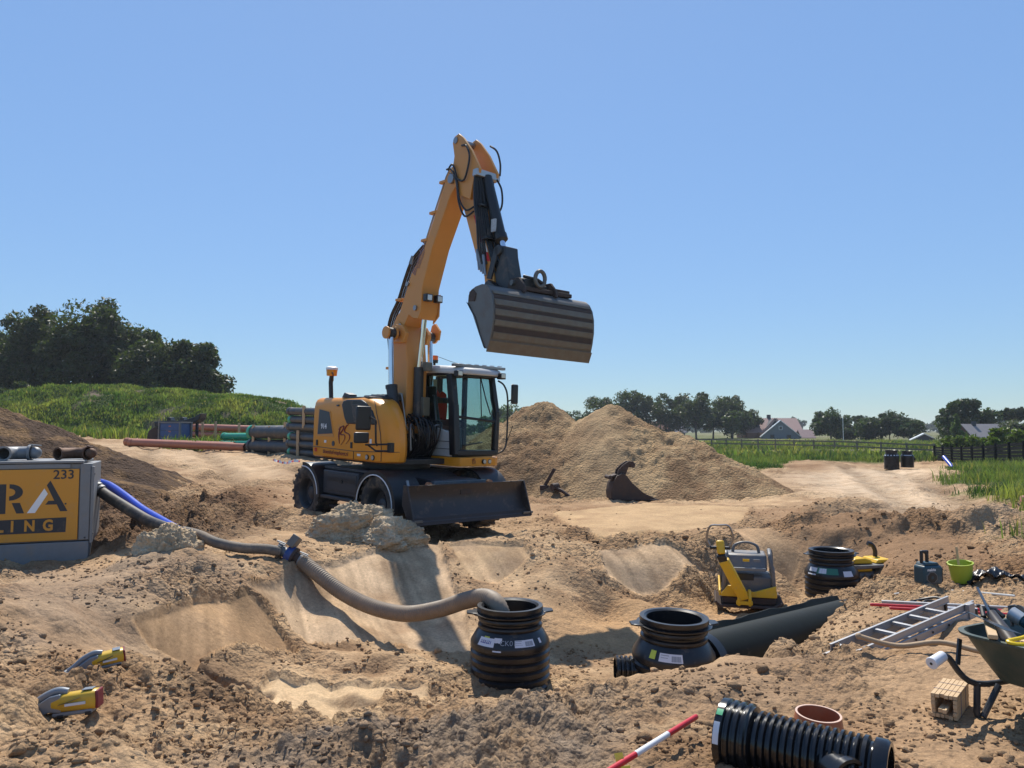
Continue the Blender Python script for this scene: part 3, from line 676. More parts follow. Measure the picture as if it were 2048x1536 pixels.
def soil_h(x, y):
    wx = x + .4 * fbm(x, y, 1.4, 3, 301); wy = y + .4 * fbm(x, y, 1.4, 3, 302)
    h = ridge_dist(wx, wy, [(-16.5, 16.0, 2.6, .5), (-13.0, 16.2, 2.25, .5), (-10.9, 16.0, 1.65, .46), (-9.6, 15.5, .95, .42), (-8.2, 14.9, .35, .36)])
    h += .14 * fbm(x, y, 1.0, 4, 311)
    for wl, a, s in ((.5, .09, 321), (.22, .2, 322), (.12, .34, 323)):
        h += a * wl * 1.5 * lumps(x, y, wl, s, .85) * np.clip(h + .3, 0, 1)
    return h
def soil_c(x, y, h):
    n = fbm(x, y, .8, 4, 331)[:, None]; n2 = fbm(x, y, .3, 3, 333)[:, None]
    a = np.array((.085, .055, .037))[None]; b = np.array((.24, .145, .07))[None]
    return a + (b - a) * np.clip(.12 + 1.1 * n + 1.2 * n2, 0, 1)
heap('soil_heap', -19, -5.2, 11.5, 21, .055, soil_h, soil_c, M_GROUND, 'dark brown heap of topsoil behind the yellow pump housing')

def mound_h(x, y):
    px = np.array([-46, -38, -34.5, -31.0, -26.5, -22.0, -18.6, -16.6, -14.9, -13.6, -12.6]); pz = np.array([.8, 1.5, 2.3, 3.05, 3.1, 2.9, 2.6, 2.3, 1.6, .5, -.6])
    top = np.interp(x, px, pz)
    w = fbm(x, y, 3.0, 3, 401)
    d = np.abs(y - 53.5 - .08 * (x + 25)) + 1.6 * w
    s = 1 - np.clip((d - 1.4) / 7.6, 0, 1.15)
    h = (top + .35) * np.where(s > 0, np.sin(np.clip(s, 0, 1) * pi / 2), s * 1.5) - .35
    h += .35 * fbm(x, y, 1.8, 3, 411) + .12 * lumps(x, y, .9, 421)
    return h
def mound_c(x, y, h):
    n = fbm(x, y, 1.6, 4, 431)[:, None]; n2 = fbm(x, y, .5, 3, 433)[:, None]
    g = np.array((.085, .115, .04))[None]; b = np.array((.17, .135, .09))[None]
    return g + (b - g) * np.clip((n + .55 * n2 - .22) * 3.2, 0, 1)
heap('grass_mound', -48, -11.5, 42, 66, .16, mound_h, mound_c, M_GROUND, 'long weed-grown earth mound in front of the oak trees')

# lumps of dug sand standing on the ground
def sand_lump(name, c, rad, seed, label, rot=0.0, flat=None):
    nu, nv = 150, 90
    U, Vv = np.meshgrid(np.linspace(0, 2 * pi, nu, endpoint=False), np.linspace(-.25 * pi, .5 * pi, nv))
    dx = np.cos(Vv) * np.cos(U); dy = np.cos(Vv) * np.sin(U); dz = np.sin(Vv)
    P = np.stack([dx, dy, dz], -1).reshape(-1, 3)
    o = np.random.default_rng(seed).random(3) * 40
    r = np.array([1 + .42 * mnoise.fractal(Vector(p * 1.1 + o), 1.0, 2.0, 3) + .16 * abs(mnoise.noise(Vector(p * 3.1 + o))) + .11 * abs(mnoise.noise(Vector(p * 8 + o))) + .07 * mnoise.noise(Vector(p * 19 + o)) + .035 * mnoise.noise(Vector(p * 41 + o)) for p in P])
    V = P * r[:, None] * np.array(rad)
    ca, sa = cos(rot), sin(rot)
    V = np.stack([V[:, 0] * ca - V[:, 1] * sa, V[:, 0] * sa + V[:, 1] * ca, V[:, 2]], -1) + np.array(c)
    idx = np.arange(nu * nv).reshape(nv, nu)
    F = np.stack([idx[:-1], np.roll(idx[:-1], -1, 1), np.roll(idx[1:], -1, 1), idx[1:]], -1).reshape(-1, 4)
    n = fbm(V[:, 0] + V[:, 2], V[:, 1], .3, 4, seed)[:, None]
    col = np.c_[np.array((.49, .375, .245))[None] * (1 + .4 * n), np.full(len(V), .45)]
    return tag(np_mesh(name, V, F, M_GROUND, True, col), label, None, None, 'structure')
sand_lump('sand_lump', (-4.18, 9.3, .10), (.36, .30, .40), 11, 'crumbling lump of pale sand that the pump hoses pass behind', .2)
sand_lump('sand_lump', (-2.45, 11.9, .10), (.62, .5, .46), 12, 'cracked block of sand in front of the excavator wheel', .5)
sand_lump('sand_lump', (-1.95, 11.75, .0), (.55, .45, .34), 14, 'low crumbling sand block beside the dozer blade', .2)

# ================================================================ VEGETATION
def mat_leaf(name, rough=0.55, trans=0.35, sat=1.0):
    m = bpy.data.materials.new(name)
    nt, N, L = nodes(m)
    b = N['Principled BSDF']
    at = N.new('ShaderNodeVertexColor'); at.layer_name = 'Col'
    L.new(at.outputs['Color'], b.inputs['Base Color'])
    b.inputs['Roughness'].default_value = rough; b.inputs['Specular IOR Level'].default_value = 0.3
    tl = N.new('ShaderNodeBsdfTranslucent')
    mul = N.new('ShaderNodeMix'); mul.data_type = 'RGBA'; mul.blend_type = 'MULTIPLY'; mul.inputs['Factor'].default_value = 1
    L.new(at.outputs['Color'], mul.inputs['A']); mul.inputs['B'].default_value = (1.5, 1.7, 0.6, 1)
    L.new(mul.outputs['Result'], tl.inputs['Color'])
    mx = N.new('ShaderNodeMixShader'); mx.inputs['Fac'].default_value = trans
    L.new(b.outputs['BSDF'], mx.inputs[1]); L.new(tl.outputs['BSDF'], mx.inputs[2])
    L.new(mx.outputs['Shader'], N['Material Output'].inputs['Surface'])
    return m
M_LEAF = mat_leaf('oak_leaves', .5, .36)
M_GRASS = mat_leaf('grass_blades', .6, .35)
M_BARK = mat('bark', (.075, .058, .045), .9, var=.35, scale=5, bump=.8, bscale=12)

def crown_arrays(rs, center, rad, nblob, nleaf, size, col, flat=0.85, cvar=.3, upper=False):
    """leaf-sized faces on the skins of many small clumps spread through an ellipsoid"""
    c = np.array(center); rad = np.array(rad)
    d = rs.normal(size=(nblob, 3)); d /= np.linalg.norm(d, axis=1)[:, None]
    rr = rs.random(nblob) ** .45
    bc = c + d * rr[:, None] * rad * .80
    br = (.26 + .19 * rs.random(nblob)) * rad.mean()
    k = rs.integers(0, nblob, nleaf)
    n = rs.normal(size=(nleaf, 3)); n[:, 2] += .25; n /= np.linalg.norm(n, axis=1)[:, None]
    P = bc[k] + n * br[k][:, None] * (.55 + .5 * rs.random(nleaf))[:, None] * np.array([1, 1, flat])
    s = size * (.5 + .9 * rs.random(nleaf))
    nn = n + .9 * rs.normal(size=(nleaf, 3)); nn /= np.linalg.norm(nn, axis=1)[:, None]
    a = np.cross(nn, rs.normal(size=(nleaf, 3))); a /= np.linalg.norm(a, axis=1)[:, None]
    b = np.cross(nn, a)
    a *= s[:, None]; b *= (s * (.5 + .4 * rs.random(nleaf)))[:, None]
    V = np.stack([P - a, P + b - a * .1, P + a * .9 - b * .5], 1).reshape(-1, 3)
    F = np.arange(nleaf * 3).reshape(-1, 3)
    bt = 1 + cvar * (rs.random(nblob) - .5) * 1.3
    cc = np.array(col)[None] * (bt[k] * (1 + cvar * (rs.random(nleaf) - .5)))[:, None]
    cc[:, 0] *= 1 + .35 * (rs.random(nleaf) - .4)
    return V, F, np.repeat(cc, 3, axis=0), bc, br

def tree(name, x, y, zb, h, r, label, seed, col=(.042, .062, .018), leaves=2600, size=.32, clear=.28, group='trees', trunk_r=None, lobes=22, ry=None, shape='round', cat='tree'):
    rs = np.random.default_rng(seed)
    root = empty(name, (x, y, zb), (0, 0, 0), label, cat, group)
    cz = h * (clear + 1) / 2; rz = h * (1 - clear) / 2
    Vs, Fs, Cs = [], [], []; off = 0; tips = []
    if shape == 'cone':
        parts = [((0, 0, h * (.15 + .8 * t)), (r * (1.05 - t) + .15, r * (1.05 - t) + .15, h * .12)) for t in np.linspace(0, 1, 7)]
        per = [leaves // 7] * 7; lb = [5] * 7
    elif shape == 'flat':
        parts = [((rs.normal() * r * .35, rs.normal() * r * .2, h * (.62 + .33 * rs.random())), (r * (.4 + .3 * rs.random()), r * .5, h * .10)) for _ in range(7)]
        per = [leaves // 7] * 7; lb = [6] * 7
    else:
        parts = [((0, 0, cz), (r, ry or r * .9, rz))]
        for _ in range(4):
            an = rs.random() * 2 * pi
            parts.append(((cos(an) * r * .45, sin(an) * r * .4, cz + rz * (rs.random() * 1.0 - .45)), (r * .62, r * .55, rz * .58)))
        per = [int(leaves * .36)] + [int(leaves * .16)] * 4; lb = [lobes] + [max(5, lobes // 2)] * 4
    for (c, rd), nl, nb in zip(parts, per, lb):
        V, F, C, bc, br = crown_arrays(rs, c, rd, nb, nl, size, col)
        Vs.append(V); Fs.append(F + off); Cs.append(C); off += len(V); tips += [tuple(q) for q in bc[:4]]
    np_mesh('crown', np.concatenate(Vs), np.concatenate(Fs), M_LEAF, False, np.concatenate(Cs), root)
    mb = MB(); tr = trunk_r or h * .028
    top = h * (.55 if shape == 'round' else .9)
    mb.tube([(0, 0, -.6), (rs.normal() * .1, 0, top * .3), (rs.normal() * .3, rs.normal() * .2, top * .65), (rs.normal() * .4, rs.normal() * .3, top)], [tr * 1.35, tr, tr * .75, tr * .35], 7)
    for q in tips[:9] if shape == 'round' else tips[:3]:
        st = Vector((0, 0, top * (.35 + .45 * rs.random())))
        mid = (st + Vector(q)) / 2 + Vector((0, 0, -.05 * h))
        mb.tube([st, mid, Vector(q)], [tr * .5, tr * .3, tr * .08], 5)
    mb.build('trunk', M_BARK, root, recalc=False)
    return root

def px_x(px, Y): return (px - 1024) / 1518 * Y
OAK = (.046, .060, .022)
oaks = [(10, 86, 14.0, 4.4, 'first', 'broad dark oak at the left edge of the picture behind the mound'),
        (84, 80, 13.9, 4.8, 's', 'tall oak with visible forked trunk, second from the left edge'),
        (163, 78, 14.2, 4.6, 't', 'tallest rounded oak of the group behind the grassy mound'),
        (238, 80, 12.4, 4.0, 'u', 'oak with sloping right shoulder between the tallest oak and the lower ones'),
        (300, 77, 10.4, 3.6, 'v', 'lower dense oak right of the middle of the oak group'),
        (362, 76, 10.7, 3.9, 'w', 'rounded oak second from the right end of the oak group'),
        (408, 75, 8.6, 2.7, 'x', 'smallest oak at the right end of the group over the mound')]
for i, (px, Y, h, r, _, lb) in enumerate(oaks):
    tree('oak_tree', px_x(px, Y), Y, 1.0, h, r, lb, 900 + i, OAK, 21000, .25, .16, 'oaks behind the earth mound', .34, 34)
tree('oak_tree', px_x(-70, 84), 84, 1.0, 12, 4.5, 'oak mostly cut off by the left picture edge', 990, OAK, 9000, .25, .1, 'oaks behind the earth mound', .34, 20)
for i, (px, Y, h, r, lb) in enumerate([(30, 70, 5.4, 2.4, 'dark bush under the oaks at the left picture edge'), (200, 74, 5.2, 3.4, 'dark undergrowth bush below the tallest oak'), (300, 73, 5.0, 3.4, 'dark undergrowth bush on the mound crest below the lower oaks'), (375, 72, 4.6, 2.4, 'dark undergrowth bush at the right end of the oak group')]):
    tree('bush', px_x(px, Y), Y, 1.0, h, r, lb, 960 + i, OAK, 4500, .24, .02, 'bushes under the oaks', .12, 14, cat='bush')

far = [  # px, Y, height, radius, colour, label, shape
    (1035, 150, 7.2, 3.4, (.05, .075, .024), 'far round tree just right of the cab mirror', 'round'),
    (1008, 160, 6.6, 3.0, (.048, .072, .024), 'far tree seen beside the left mirror of the excavator', 'round'),
    (1140, 165, 6.4, 3.2, (.045, .07, .022), 'far tree seen in the dip between the two sand peaks', 'round'),
    (1118, 175, 6.0, 2.4, (.045, .07, .022), 'far narrow tree behind the left sand peak', 'round'),
    (1196, 160, 9.4, 3.8, OAK, 'dark tree at the left end of the wood behind the sand heap', 'round'),
    (1240, 158, 10.6, 4.4, OAK, 'tallest dark tree of the wood behind the sand heap', 'round'),
    (1292, 160, 10.0, 4.0, OAK, 'dark tree third from the left in the wood behind the sand heap', 'round'),
    (1338, 156, 10.3, 4.2, OAK, 'dark rounded tree above the small grey house', 'round'),
    (1392, 150, 9.2, 3.4, (.052, .066, .026), 'drooping lighter birch in the middle of the wood', 'round'),
    (1425, 152, 8.8, 3.6, (.045, .06, .022), 'lighter birch right of the drooping one', 'round'),
    (1462, 160, 8.6, 3.8, OAK, 'dark tree behind the slender birch', 'round'),
    (1492, 162, 8.0, 3.0, OAK, 'dark tree touching the red tiled roof', 'round'),
    (1464, 146, 6.9, 1.7, (.06, .085, .03), 'slender light green birch left of the tiled house', 'round'),
    (1662, 135, 5.6, 3.4, (.04, .062, .024), 'round dark tree standing alone right of the barn gable', 'round'),
    (1700, 140, 3.6, 3.2, (.05, .07, .028), 'low shrub right of the lone round tree', 'round'),
    (1720, 150, 4.9, 1.9, (.04, .055, .03), 'thin flat-topped pine above the low shrubs', 'flat'),
    (1742, 130, 3.6, 3.0, (.045, .07, .024), 'low shrub between the thin pine and the wide bush', 'round'),
    (1778, 128, 4.6, 3.2, (.042, .06, .024), 'wide bush behind the left far chamber', 'round'),
    (1822, 125, 3.9, 2.8, (.04, .062, .022), 'bush left of the small dark shed', 'round'),
    (1895, 100, 4.6, 2.6, (.03, .052, .016), 'dark conifer at the left of the grey-roofed house', 'cone'),
    (1940, 108, 6.6, 3.7, (.030, .050, .015), 'large dark chestnut behind the grey roof', 'round'),
    (1905, 112, 5.0, 2.6, (.032, .054, .017), 'dark tree between conifer and chestnut', 'round'),
    (1911, 92, 3.5, 1.4, (.075, .115, .03), 'light green young conifer before the grey-roofed house', 'cone'),
    (2028, 112, 5.0, 4.0, (.035, .05, .024), 'flat-topped pine at the right picture edge', 'flat'),
    (2032, 88, 3.2, 2.0, (.085, .10, .06), 'silvery green bush by the grey-roofed house', 'round'),
    (2000, 62, 2.0, 1.1, (.09, .13, .02), 'yellow-green bush over the dark fence', 'round'),
    (2040, 60, 2.1, 1.0, (.09, .13, .02), 'yellow-green bush at the right picture edge over the fence', 'round'),
    (1985, 47, 1.35, .45, (.08, .12, .03), 'light green climber growing through the dark fence', 'round'),
    (588, 120, 4.6, 2.6, (.04, .062, .02), 'small far tree at the right foot of the mound', 'round'),
]
for i, (px, Y, h, r, c, lb, sh) in enumerate(far):
    zb = -.1 if px > 1000 else .6
    if Y > 120: r *= 1.22
    tree('bush' if ('bush' in lb or 'shrub' in lb or 'climber' in lb) else 'tree', px_x(px, Y), Y, zb, h, r, lb, 1200 + i, c, 6000 if Y > 100 else 2600, .30 if Y > 100 else .16, .0 if h < 6 else .03, 'far trees and bushes', max(.06, h * .018), 14, shape=sh, cat='bush' if h < 4 else 'tree')
for i, px in enumerate((1885, 1908, 1930, 1952, 1972)):
    tree('hedge_bush', px_x(px, 64), 64, -.05, 1.25 + .12 * (i % 2), .85, ['leftmost', 'second', 'middle', 'fourth', 'rightmost'][i] + ' yellow-green bush of the low hedge before the grey-roofed house', 1300 + i, (.085, .125, .022), 700, .13, .0, 'hedge bushes before the grey-roofed house', .04, 10, cat='bush')

# the far wood: one mass on the horizon
rs = np.random.default_rng(77)
Vs, Fs, Cs = [], [], []; off = 0
for i in range(150):
    x = -420 + 860 * i / 149 + rs.normal() * 3; y = 470 + rs.normal() * 12
    hh = 5.5 + 3.2 * vn(np.array([x / 60.]), np.array([.3]), 5)[0] * 2 + 1.0 * rs.random()
    if 165 < x < 215: hh += 4.5 * math.exp(-((x - 200) / 22) ** 2)
    V, F, C, _, _ = crown_arrays(rs, (x, y, hh * .45), (6, 4, hh * .55), 8, 300, 1.1, (.05, .072, .036))
    Vs.append(V); Fs.append(F + off); Cs.append(C); off += len(V)
for i in range(46):      # low green scrub beyond the yard, seen between cab and sand heap
    x = rs.uniform(-26, 16); y = 118 + rs.normal() * 5
    V, F, C, _, _ = crown_arrays(rs, (x, y, 1.5), (2.6, 2, 1.9 + .9 * rs.random()), 6, 500, .30, (.06, .095, .022))
    Vs.append(V); Fs.append(F + off); Cs.append(C); off += len(V)
fw_ = np_mesh('far_wood', np.concatenate(Vs), np.concatenate(Fs), M_LEAF, False, np.concatenate(Cs))
tag(fw_, 'distant band of woodland and scrub along the horizon', 'woodland', None, 'stuff')

def grass_mesh(name, pts, hmin, hmax, col, seed, label, blades=5, wid=.02, spread=.08, zfun=None):
    rs = np.random.default_rng(seed)
    P = np.repeat(pts, blades, axis=0); n = len(P)
    P = P + np.c_[rs.normal(size=(n, 2)) * spread, np.zeros(n)]
    lo = fbm(P[:, 0], P[:, 1], 2.2, 3, seed + 3); lo2 = fbm(P[:, 0], P[:, 1], .7, 3, seed + 4)
    h = rs.uniform(hmin, hmax, n) * np.clip(.85 + 1.1 * lo2 + .6 * lo, .25, 1.45); an = rs.random(n) * 2 * pi
    w = wid * (.6 + .8 * rs.random(n))
    lean = rs.normal(size=(n, 2)) * .28 * h[:, None]
    s = np.c_[np.cos(an), np.sin(an), np.zeros(n)] * w[:, None]
    base = P - np.array([0, 0, .03])
    mid = P + np.c_[lean * .35, h * .6]
    tip = P + np.c_[lean, h]
    V = np.stack([base - s, base + s, mid + s * .8, mid - s * .8, tip], 1).reshape(-1, 3)
    k = np.arange(n) * 5
    F = np.concatenate([np.stack([k, k + 1, k + 2], 1), np.stack([k, k + 2, k + 3], 1), np.stack([k + 3, k + 2, k + 4], 1)])
    cc = np.array(col)[None] * (.65 + .7 * rs.random(n))[:, None]
    cc = cc * np.clip(1 + 1.1 * lo + .7 * lo2, .45, 1.8)[:, None]; cc[:, 0] *= 1 + .5 * lo
    dry = rs.random(n) < .06 + .25 * np.clip(lo2 - .1, 0, 1)
    cc[dry] = np.array((.26, .22, .10)) * (.7 + .5 * rs.random(dry.sum()))[:, None]
    o = np_mesh(name, V, F, M_GRASS, False, np.repeat(cc, 5, axis=0))
    tag(o, label, 'grass', None, 'stuff')
    return o

rs = np.random.default_rng(5)
# verge to the right of the dug road, then the field up to the fence
n = 84000
X = rs.uniform(6, 75, n); Y = 11 + 44 * rs.random(n) ** 1.0
wx = X + 1.2 * fbm(X, Y, 2.0, 3, 141); wy = Y + 1.2 * fbm(X, Y, 2.0, 3, 142)
k = (poly_mask(wx, wy, FIELD, .2) > .5) & (X / Y < 1.35) & (rs.random(n) < np.clip(.9 - (Y - 14) / 70, .3, 1))
X, Y = X[k], Y[k]
Z = base_h(X, Y) + detail(X, Y, masks(X, Y), np.full(X.shape, .05))
grass_mesh('tall_grass', np.c_[X, Y, Z], .10, .36, (.095, .135, .048), 51, 'tall green grass on the field right of the dug road', 9, .011, .15)
n = 26000
X = rs.uniform(2, 62, n); Y = rs.uniform(46, 100, n)
k = (np.abs(X / Y) < .75) & (X / Y > .12) & (fbm(X / 6, Y, 7.0, 3, 151) < .12 + .1 * rs.random(n))
X, Y = X[k], Y[k]
grass_mesh('meadow_grass', np.c_[X, Y, base_h(X, Y)], .2, .5, (.115, .14, .055), 52, 'green grass of the far meadow before the wooden fence', 3, .06, .3)
# weeds on the mound
n = 42000
X = rs.uniform(-46, -12.5, n); Y = rs.uniform(43, 58, n)
Hm = mound_h(X, Y)
bare = fbm(X, Y, 1.6, 4, 431) + .55 * fbm(X, Y, .5, 3, 433)
k = (Hm > .05) & (bare < .20 + .25 * rs.random(n)) & (rs.random(n) < .75)
X, Y, Hm = X[k], Y[k], Hm[k]
grass_mesh('mound_weeds', np.c_[X, Y, base_h(X, Y) + Hm], .05, .20, (.118, .155, .055), 53, 'green weeds and grass growing over the earth mound', 6, .028, .2)
# grass between the pipe stacks and along the mound foot
n = 7000
X = rs.uniform(-30, -6, n); Y = rs.uniform(33, 46, n)
k = (fbm(X, Y, 3, 3, 461) > np.where((X / Y > -.44) & (X / Y < -.3) & (Y < 40), -.25, .16)) & (Y > 33 + 6 * (X / Y < -.46))
X, Y = X[k], Y[k]
grass_mesh('yard_grass', np.c_[X, Y, base_h(X, Y)], .15, .55, (.115, .155, .045), 54, 'light green grass between the pipe stacks at the mound foot', 5, .03, .15)

# ================================================================ FAR BUILDINGS
M_TILE = mat('red_roof_tiles', (.36, .235, .205), .7, var=.2, scale=1.5)
M_TILE2 = mat('grey_roof_tiles', (.20, .185, .185), .75, var=.2, scale=1.2, bump=.4, bscale=4)
M_BOARD = mat('grey_boards', (.20, .215, .225), .75, var=.15, scale=.8)
M_DKBOARD = mat('dark_boards', (.035, .045, .055), .7, var=.2)
M_BRICK = mat('brick_wall', (.25, .12, .08), .85, var=.25, scale=3)
M_ORBRICK = mat('orange_brick', (.42, .21, .12), .85, var=.2, scale=3)
M_WHITE = mat('white_paint', (.75, .75, .73), .5, var=.06)
M_ZINC = mat('zinc_sheet', (.62, .66, .68), .35, .6, var=.08, scale=2)
M_WINDOW = mat('window_glass', (.02, .025, .03), .08, var=.1)

def gable_house(name, loc, rz, w, d, eave, ridge, wall, roof, label, wins=(), over=.35, ribs=0, rafter=None, cat='house'):
    """ridge along local x, gables at x = +-w/2; eaves along x"""
    root = empty(name, loc, (0, 0, rz), label, cat)
    mb = MB(); mb.prism([(-d / 2, -.5), (d / 2, -.5), (d / 2, eave), (0, ridge - .12), (-d / 2, eave)], -w / 2, w / 2, 'x'); mb.build('wall', wall, root, smooth=False)
    rf = MB(); sl = (ridge - eave) / (d / 2)
    for s in (-1, 1):
        y1 = s * (d / 2 + over); z1 = eave - sl * over
        a = [(-w / 2 - over, 0, ridge), (w / 2 + over, 0, ridge), (w / 2 + over, y1, z1), (-w / 2 - over, y1, z1)]
        rf.add(a + [(q[0], q[1], q[2] - .16) for q in a], [(0, 1, 2, 3), (7, 6, 5, 4), (0, 4, 5, 1), (1, 5, 6, 2), (2, 6, 7, 3), (3, 7, 4, 0)])
    r_ = rf.build('roof', roof, root, smooth=False)
    if ribs:
        rb = MB()
        for s in (-1, 1):
            for i in range(ribs):
                x = -w / 2 - over + (w + 2 * over) * (i + .5) / ribs
                rb.beam((x, 0, ridge + .03), (x, s * (d / 2 + over), eave - sl * over + .03), .12, .09)
        o = rb.build('tile_rib', roof, r_, smooth=False); o['kind'] = 'stuff'
    for (side, u, z, ww, hh, m, fr) in wins:
        wb = MB(); fb = MB()
        def place(b, a0, a1, z0, z1, dep):
            if side in ('f', 'b'):
                yy = (-d / 2 if side == 'f' else d / 2); sg = -1 if side == 'f' else 1
                b.box(a0, a1, min(yy, yy + sg * dep), max(yy, yy + sg * dep), z0, z1)
            elif side in ('l', 'r'):
                xx = (-w / 2 if side == 'l' else w / 2); sg = -1 if side == 'l' else 1
                b.box(min(xx, xx + sg * dep), max(xx, xx + sg * dep), a0, a1, z0, z1)
            else:  # roof window on the front slope
                for (aa, bb, dd) in ((a0, a1, dep),):
                    za = lambda zz: -(ridge - zz) / sl
                    q = [(aa, za(z0), z0), (bb, za(z0), z0), (bb, za(z1), z1), (aa, za(z1), z1)]
                    up = Vector((0, -sl, 1)).normalized() * dd
                    b.hexa(q, [tuple(Vector(p_) + up) for p_ in q])
        place(fb, u - ww / 2 - .1, u + ww / 2 + .1, z - hh / 2 - .1, z + hh / 2 + .1, .06)
        f_ = fb.build('window', fr or M_WHITE, root if side != 't' else r_, smooth=False)
        place(wb, u - ww / 2, u + ww / 2, z - hh / 2, z + hh / 2, .09)
        wb.build('pane', m or M_WINDOW, f_ if side != 't' else r_, smooth=False)
    return root, r_

Y = 165; k = Y / 1518
X0 = px_x(1536, Y)
root, rf = gable_house('tiled_house', (X0, Y, -.2), 0, 11.6, 7.6, 1.7, 4.45, M_BRICK, M_TILE, 'house with long pale red tiled roof and dark dormer gable beyond the meadow', [('t', -3.2, 2.9, 1.0, .9, None, M_DKBOARD)], ribs=34)
MB().box(-.25, .45, -.3, .3, 4.2, 5.2).build('chimney', M_DKBOARD, rf, smooth=False)
dm = MB(); dm.prism([(-2.7, 1.1), (2.6, 1.1), (0, 4.15)], -4.3, -.5, 'y'); dm.M = None
o = dm.build('dormer_gable', M_DKBOARD, root, smooth=False)
dr = MB(); dr.beam((-2.95, -4.35, 1.0), (0, -4.35, 4.3), .5, .14, (0, -1, 0)); dr.beam((2.85, -4.35, 1.0), (0, -4.35, 4.3), .5, .14, (0, -1, 0)); dr.build('dormer_roof', M_TILE, root, smooth=False)
wb = MB().box(-.75, .6, -4.4, -4.3, 1.9, 2.9).build('window', M_WHITE, root, smooth=False)
MB().box(-.65, -.1, -4.45, -4.38, 2.0, 2.8).build('pane', M_WINDOW, wb, smooth=False); MB().box(.0, .5, -4.45, -4.38, 2.0, 2.8).build('pane', M_WINDOW, wb, smooth=False)
MB().box(-3.6, -.9, -5.1, -4.0, .1, 1.35).build('porch_wall', M_ORBRICK, root, smooth=False)

Yb = 150
root, rf = gable_house('barn', (px_x(1567, Yb), Yb + 2.2, -.4), pi / 2 - .29, 5.0, 7.2, 1.0, 4.05, M_BOARD, M_ZINC, 'grey boarded barn gable with bright zinc roof edge before the tiled house', [('l', .0, 2.5, .5, .55, None, M_WHITE), ('l', 1.6, .85, .55, .5, None, M_DKBOARD), ('l', -1.5, .8, .6, .5, None, M_DKBOARD)], over=.25)
for i in range(13):
    yy = -3.3 + i * .55
    MB().box(-2.545, -2.5, yy, yy + .05, .1, 1.1 + max(0, (3.4 - abs(yy)) * .8)).build('batten', M_BOARD, root, smooth=False)
gable_house('red_outbuilding', (px_x(1609, 160), 160, -.3), 0, 2.4, 3.2, .7, 2.1, M_DKBOARD, M_TILE, 'small outbuilding with red tiled roof right of the grey barn')
gable_house('grey_house', (px_x(1352, 185), 185, .2), .0, 3.4, 4.0, 1.2, 3.0, M_BOARD, M_TILE2, 'small grey house with white windows half hidden under the dark trees', [('f', -.6, .75, .7, .6, M_WHITE, None), ('f', .7, .75, .7, .6, M_WHITE, None)])
gable_house('brown_barn', (px_x(1316, 178), 178, .8), 0, 4.2, 4.0, 1.2, 2.9, M_DKBOARD, M_BRICK, 'brown roof ridge just above the right shoulder of the sand heap')
root, rf = gable_house('grey_roofed_house', (px_x(1966, 100), 100, -.2), .06, 5.6, 6.4, .3, 2.7, M_BRICK, M_TILE2, 'low house with large grey tiled roof at the right behind the hedge', [('t', -.1, 1.35, .5, .45, None, M_DKBOARD), ('t', 1.9, 1.15, .5, .45, M_ZINC, M_WHITE)])
MB().box(-1.75, -1.3, -.4, 0, 2.3, 3.05).build('chimney', M_DKBOARD, rf, smooth=False)
gable_house('dark_shed', (px_x(1845, 110), 110, -.2), pi / 2 - .42, 3.0, 3.2, .6, 1.45, M_DKBOARD, M_ZINC, 'small dark shed with pale roof edge left of the conifers', over=.2)

# wooden rail fence across the meadow: one thing, each post and rail a part
M_OLDWOOD = mat('weathered_wood', (.17, .14, .105), .9, var=.25, scale=4)
M_DKFENCE = mat('dark_stained_wood', (.012, .014, .015), .95, var=.3, scale=5, spec=.08)
fa = Vector((px_x(1180, 90), 90, 0)); fb_ = Vector((px_x(1866, 49), 49, 0))
fr = empty('rail_fence', (fa.x, fa.y, 0), (0, 0, 0), 'long weathered wooden rail fence across the far meadow', 'fence')
nP = 22
pm = None
for i in range(nP + 1):
    q = fa.lerp(fb_, i / nP) - fa
    zg = float(base_h(fa.x + q.x, fa.y + q.y))
    if pm is None:
        pm = MB().box(-.05, .05, -.05, .05, -.4, .92).build('post', M_OLDWOOD, fr, smooth=False)
    else:
        c = pm.copy(); COL.objects.link(c); c.parent = fr; pm_ = c
        c.location = (q.x, q.y, zg)
    if i == 0: pm.location = (q.x, q.y, zg)
    if i < nP:
        q2 = fa.lerp(fb_, (i + 1) / nP) - fa; z2 = float(base_h(fa.x + q2.x, fa.y + q2.y))
        for hz in (.82, .5):
            MB().beam((q.x, q.y - .06, zg + hz), (q2.x, q2.y - .06, z2 + hz), .03, .10).build('rail', M_OLDWOOD, fr, smooth=False)
da = Vector((px_x(1866, 47), 47, 0)); db = Vector((px_x(2200, 27), 27, 0))
fd = empty('dark_board_fence', (da.x, da.y, 0), (0, 0, 0), 'low black stained horizontal board fence at the right behind the tall grass', 'fence')
nP = 12
for i in range(nP + 1):
    q = da.lerp(db, i / nP) - da; zg = float(base_h(da.x + q.x, da.y + q.y)); ht = .82 + .38 * i / nP
    MB().box(q.x - .05, q.x + .05, q.y - .05, q.y + .05, zg - .4, zg + ht + .05).build('post', M_DKFENCE, fd, smooth=False)
    if i < nP:
        q2 = da.lerp(db, (i + 1) / nP) - da; z2 = float(base_h(da.x + q2.x, da.y + q2.y)); h2 = .82 + .38 * (i + 1) / nP
        for b in range(6):
            t = (b + .5) / 6
            MB().beam((q.x, q.y - .06, zg + ht * t), (q2.x, q2.y - .06, z2 + h2 * t), .03, ht / 6 - .02).build('board', M_DKFENCE, fd, smooth=False)
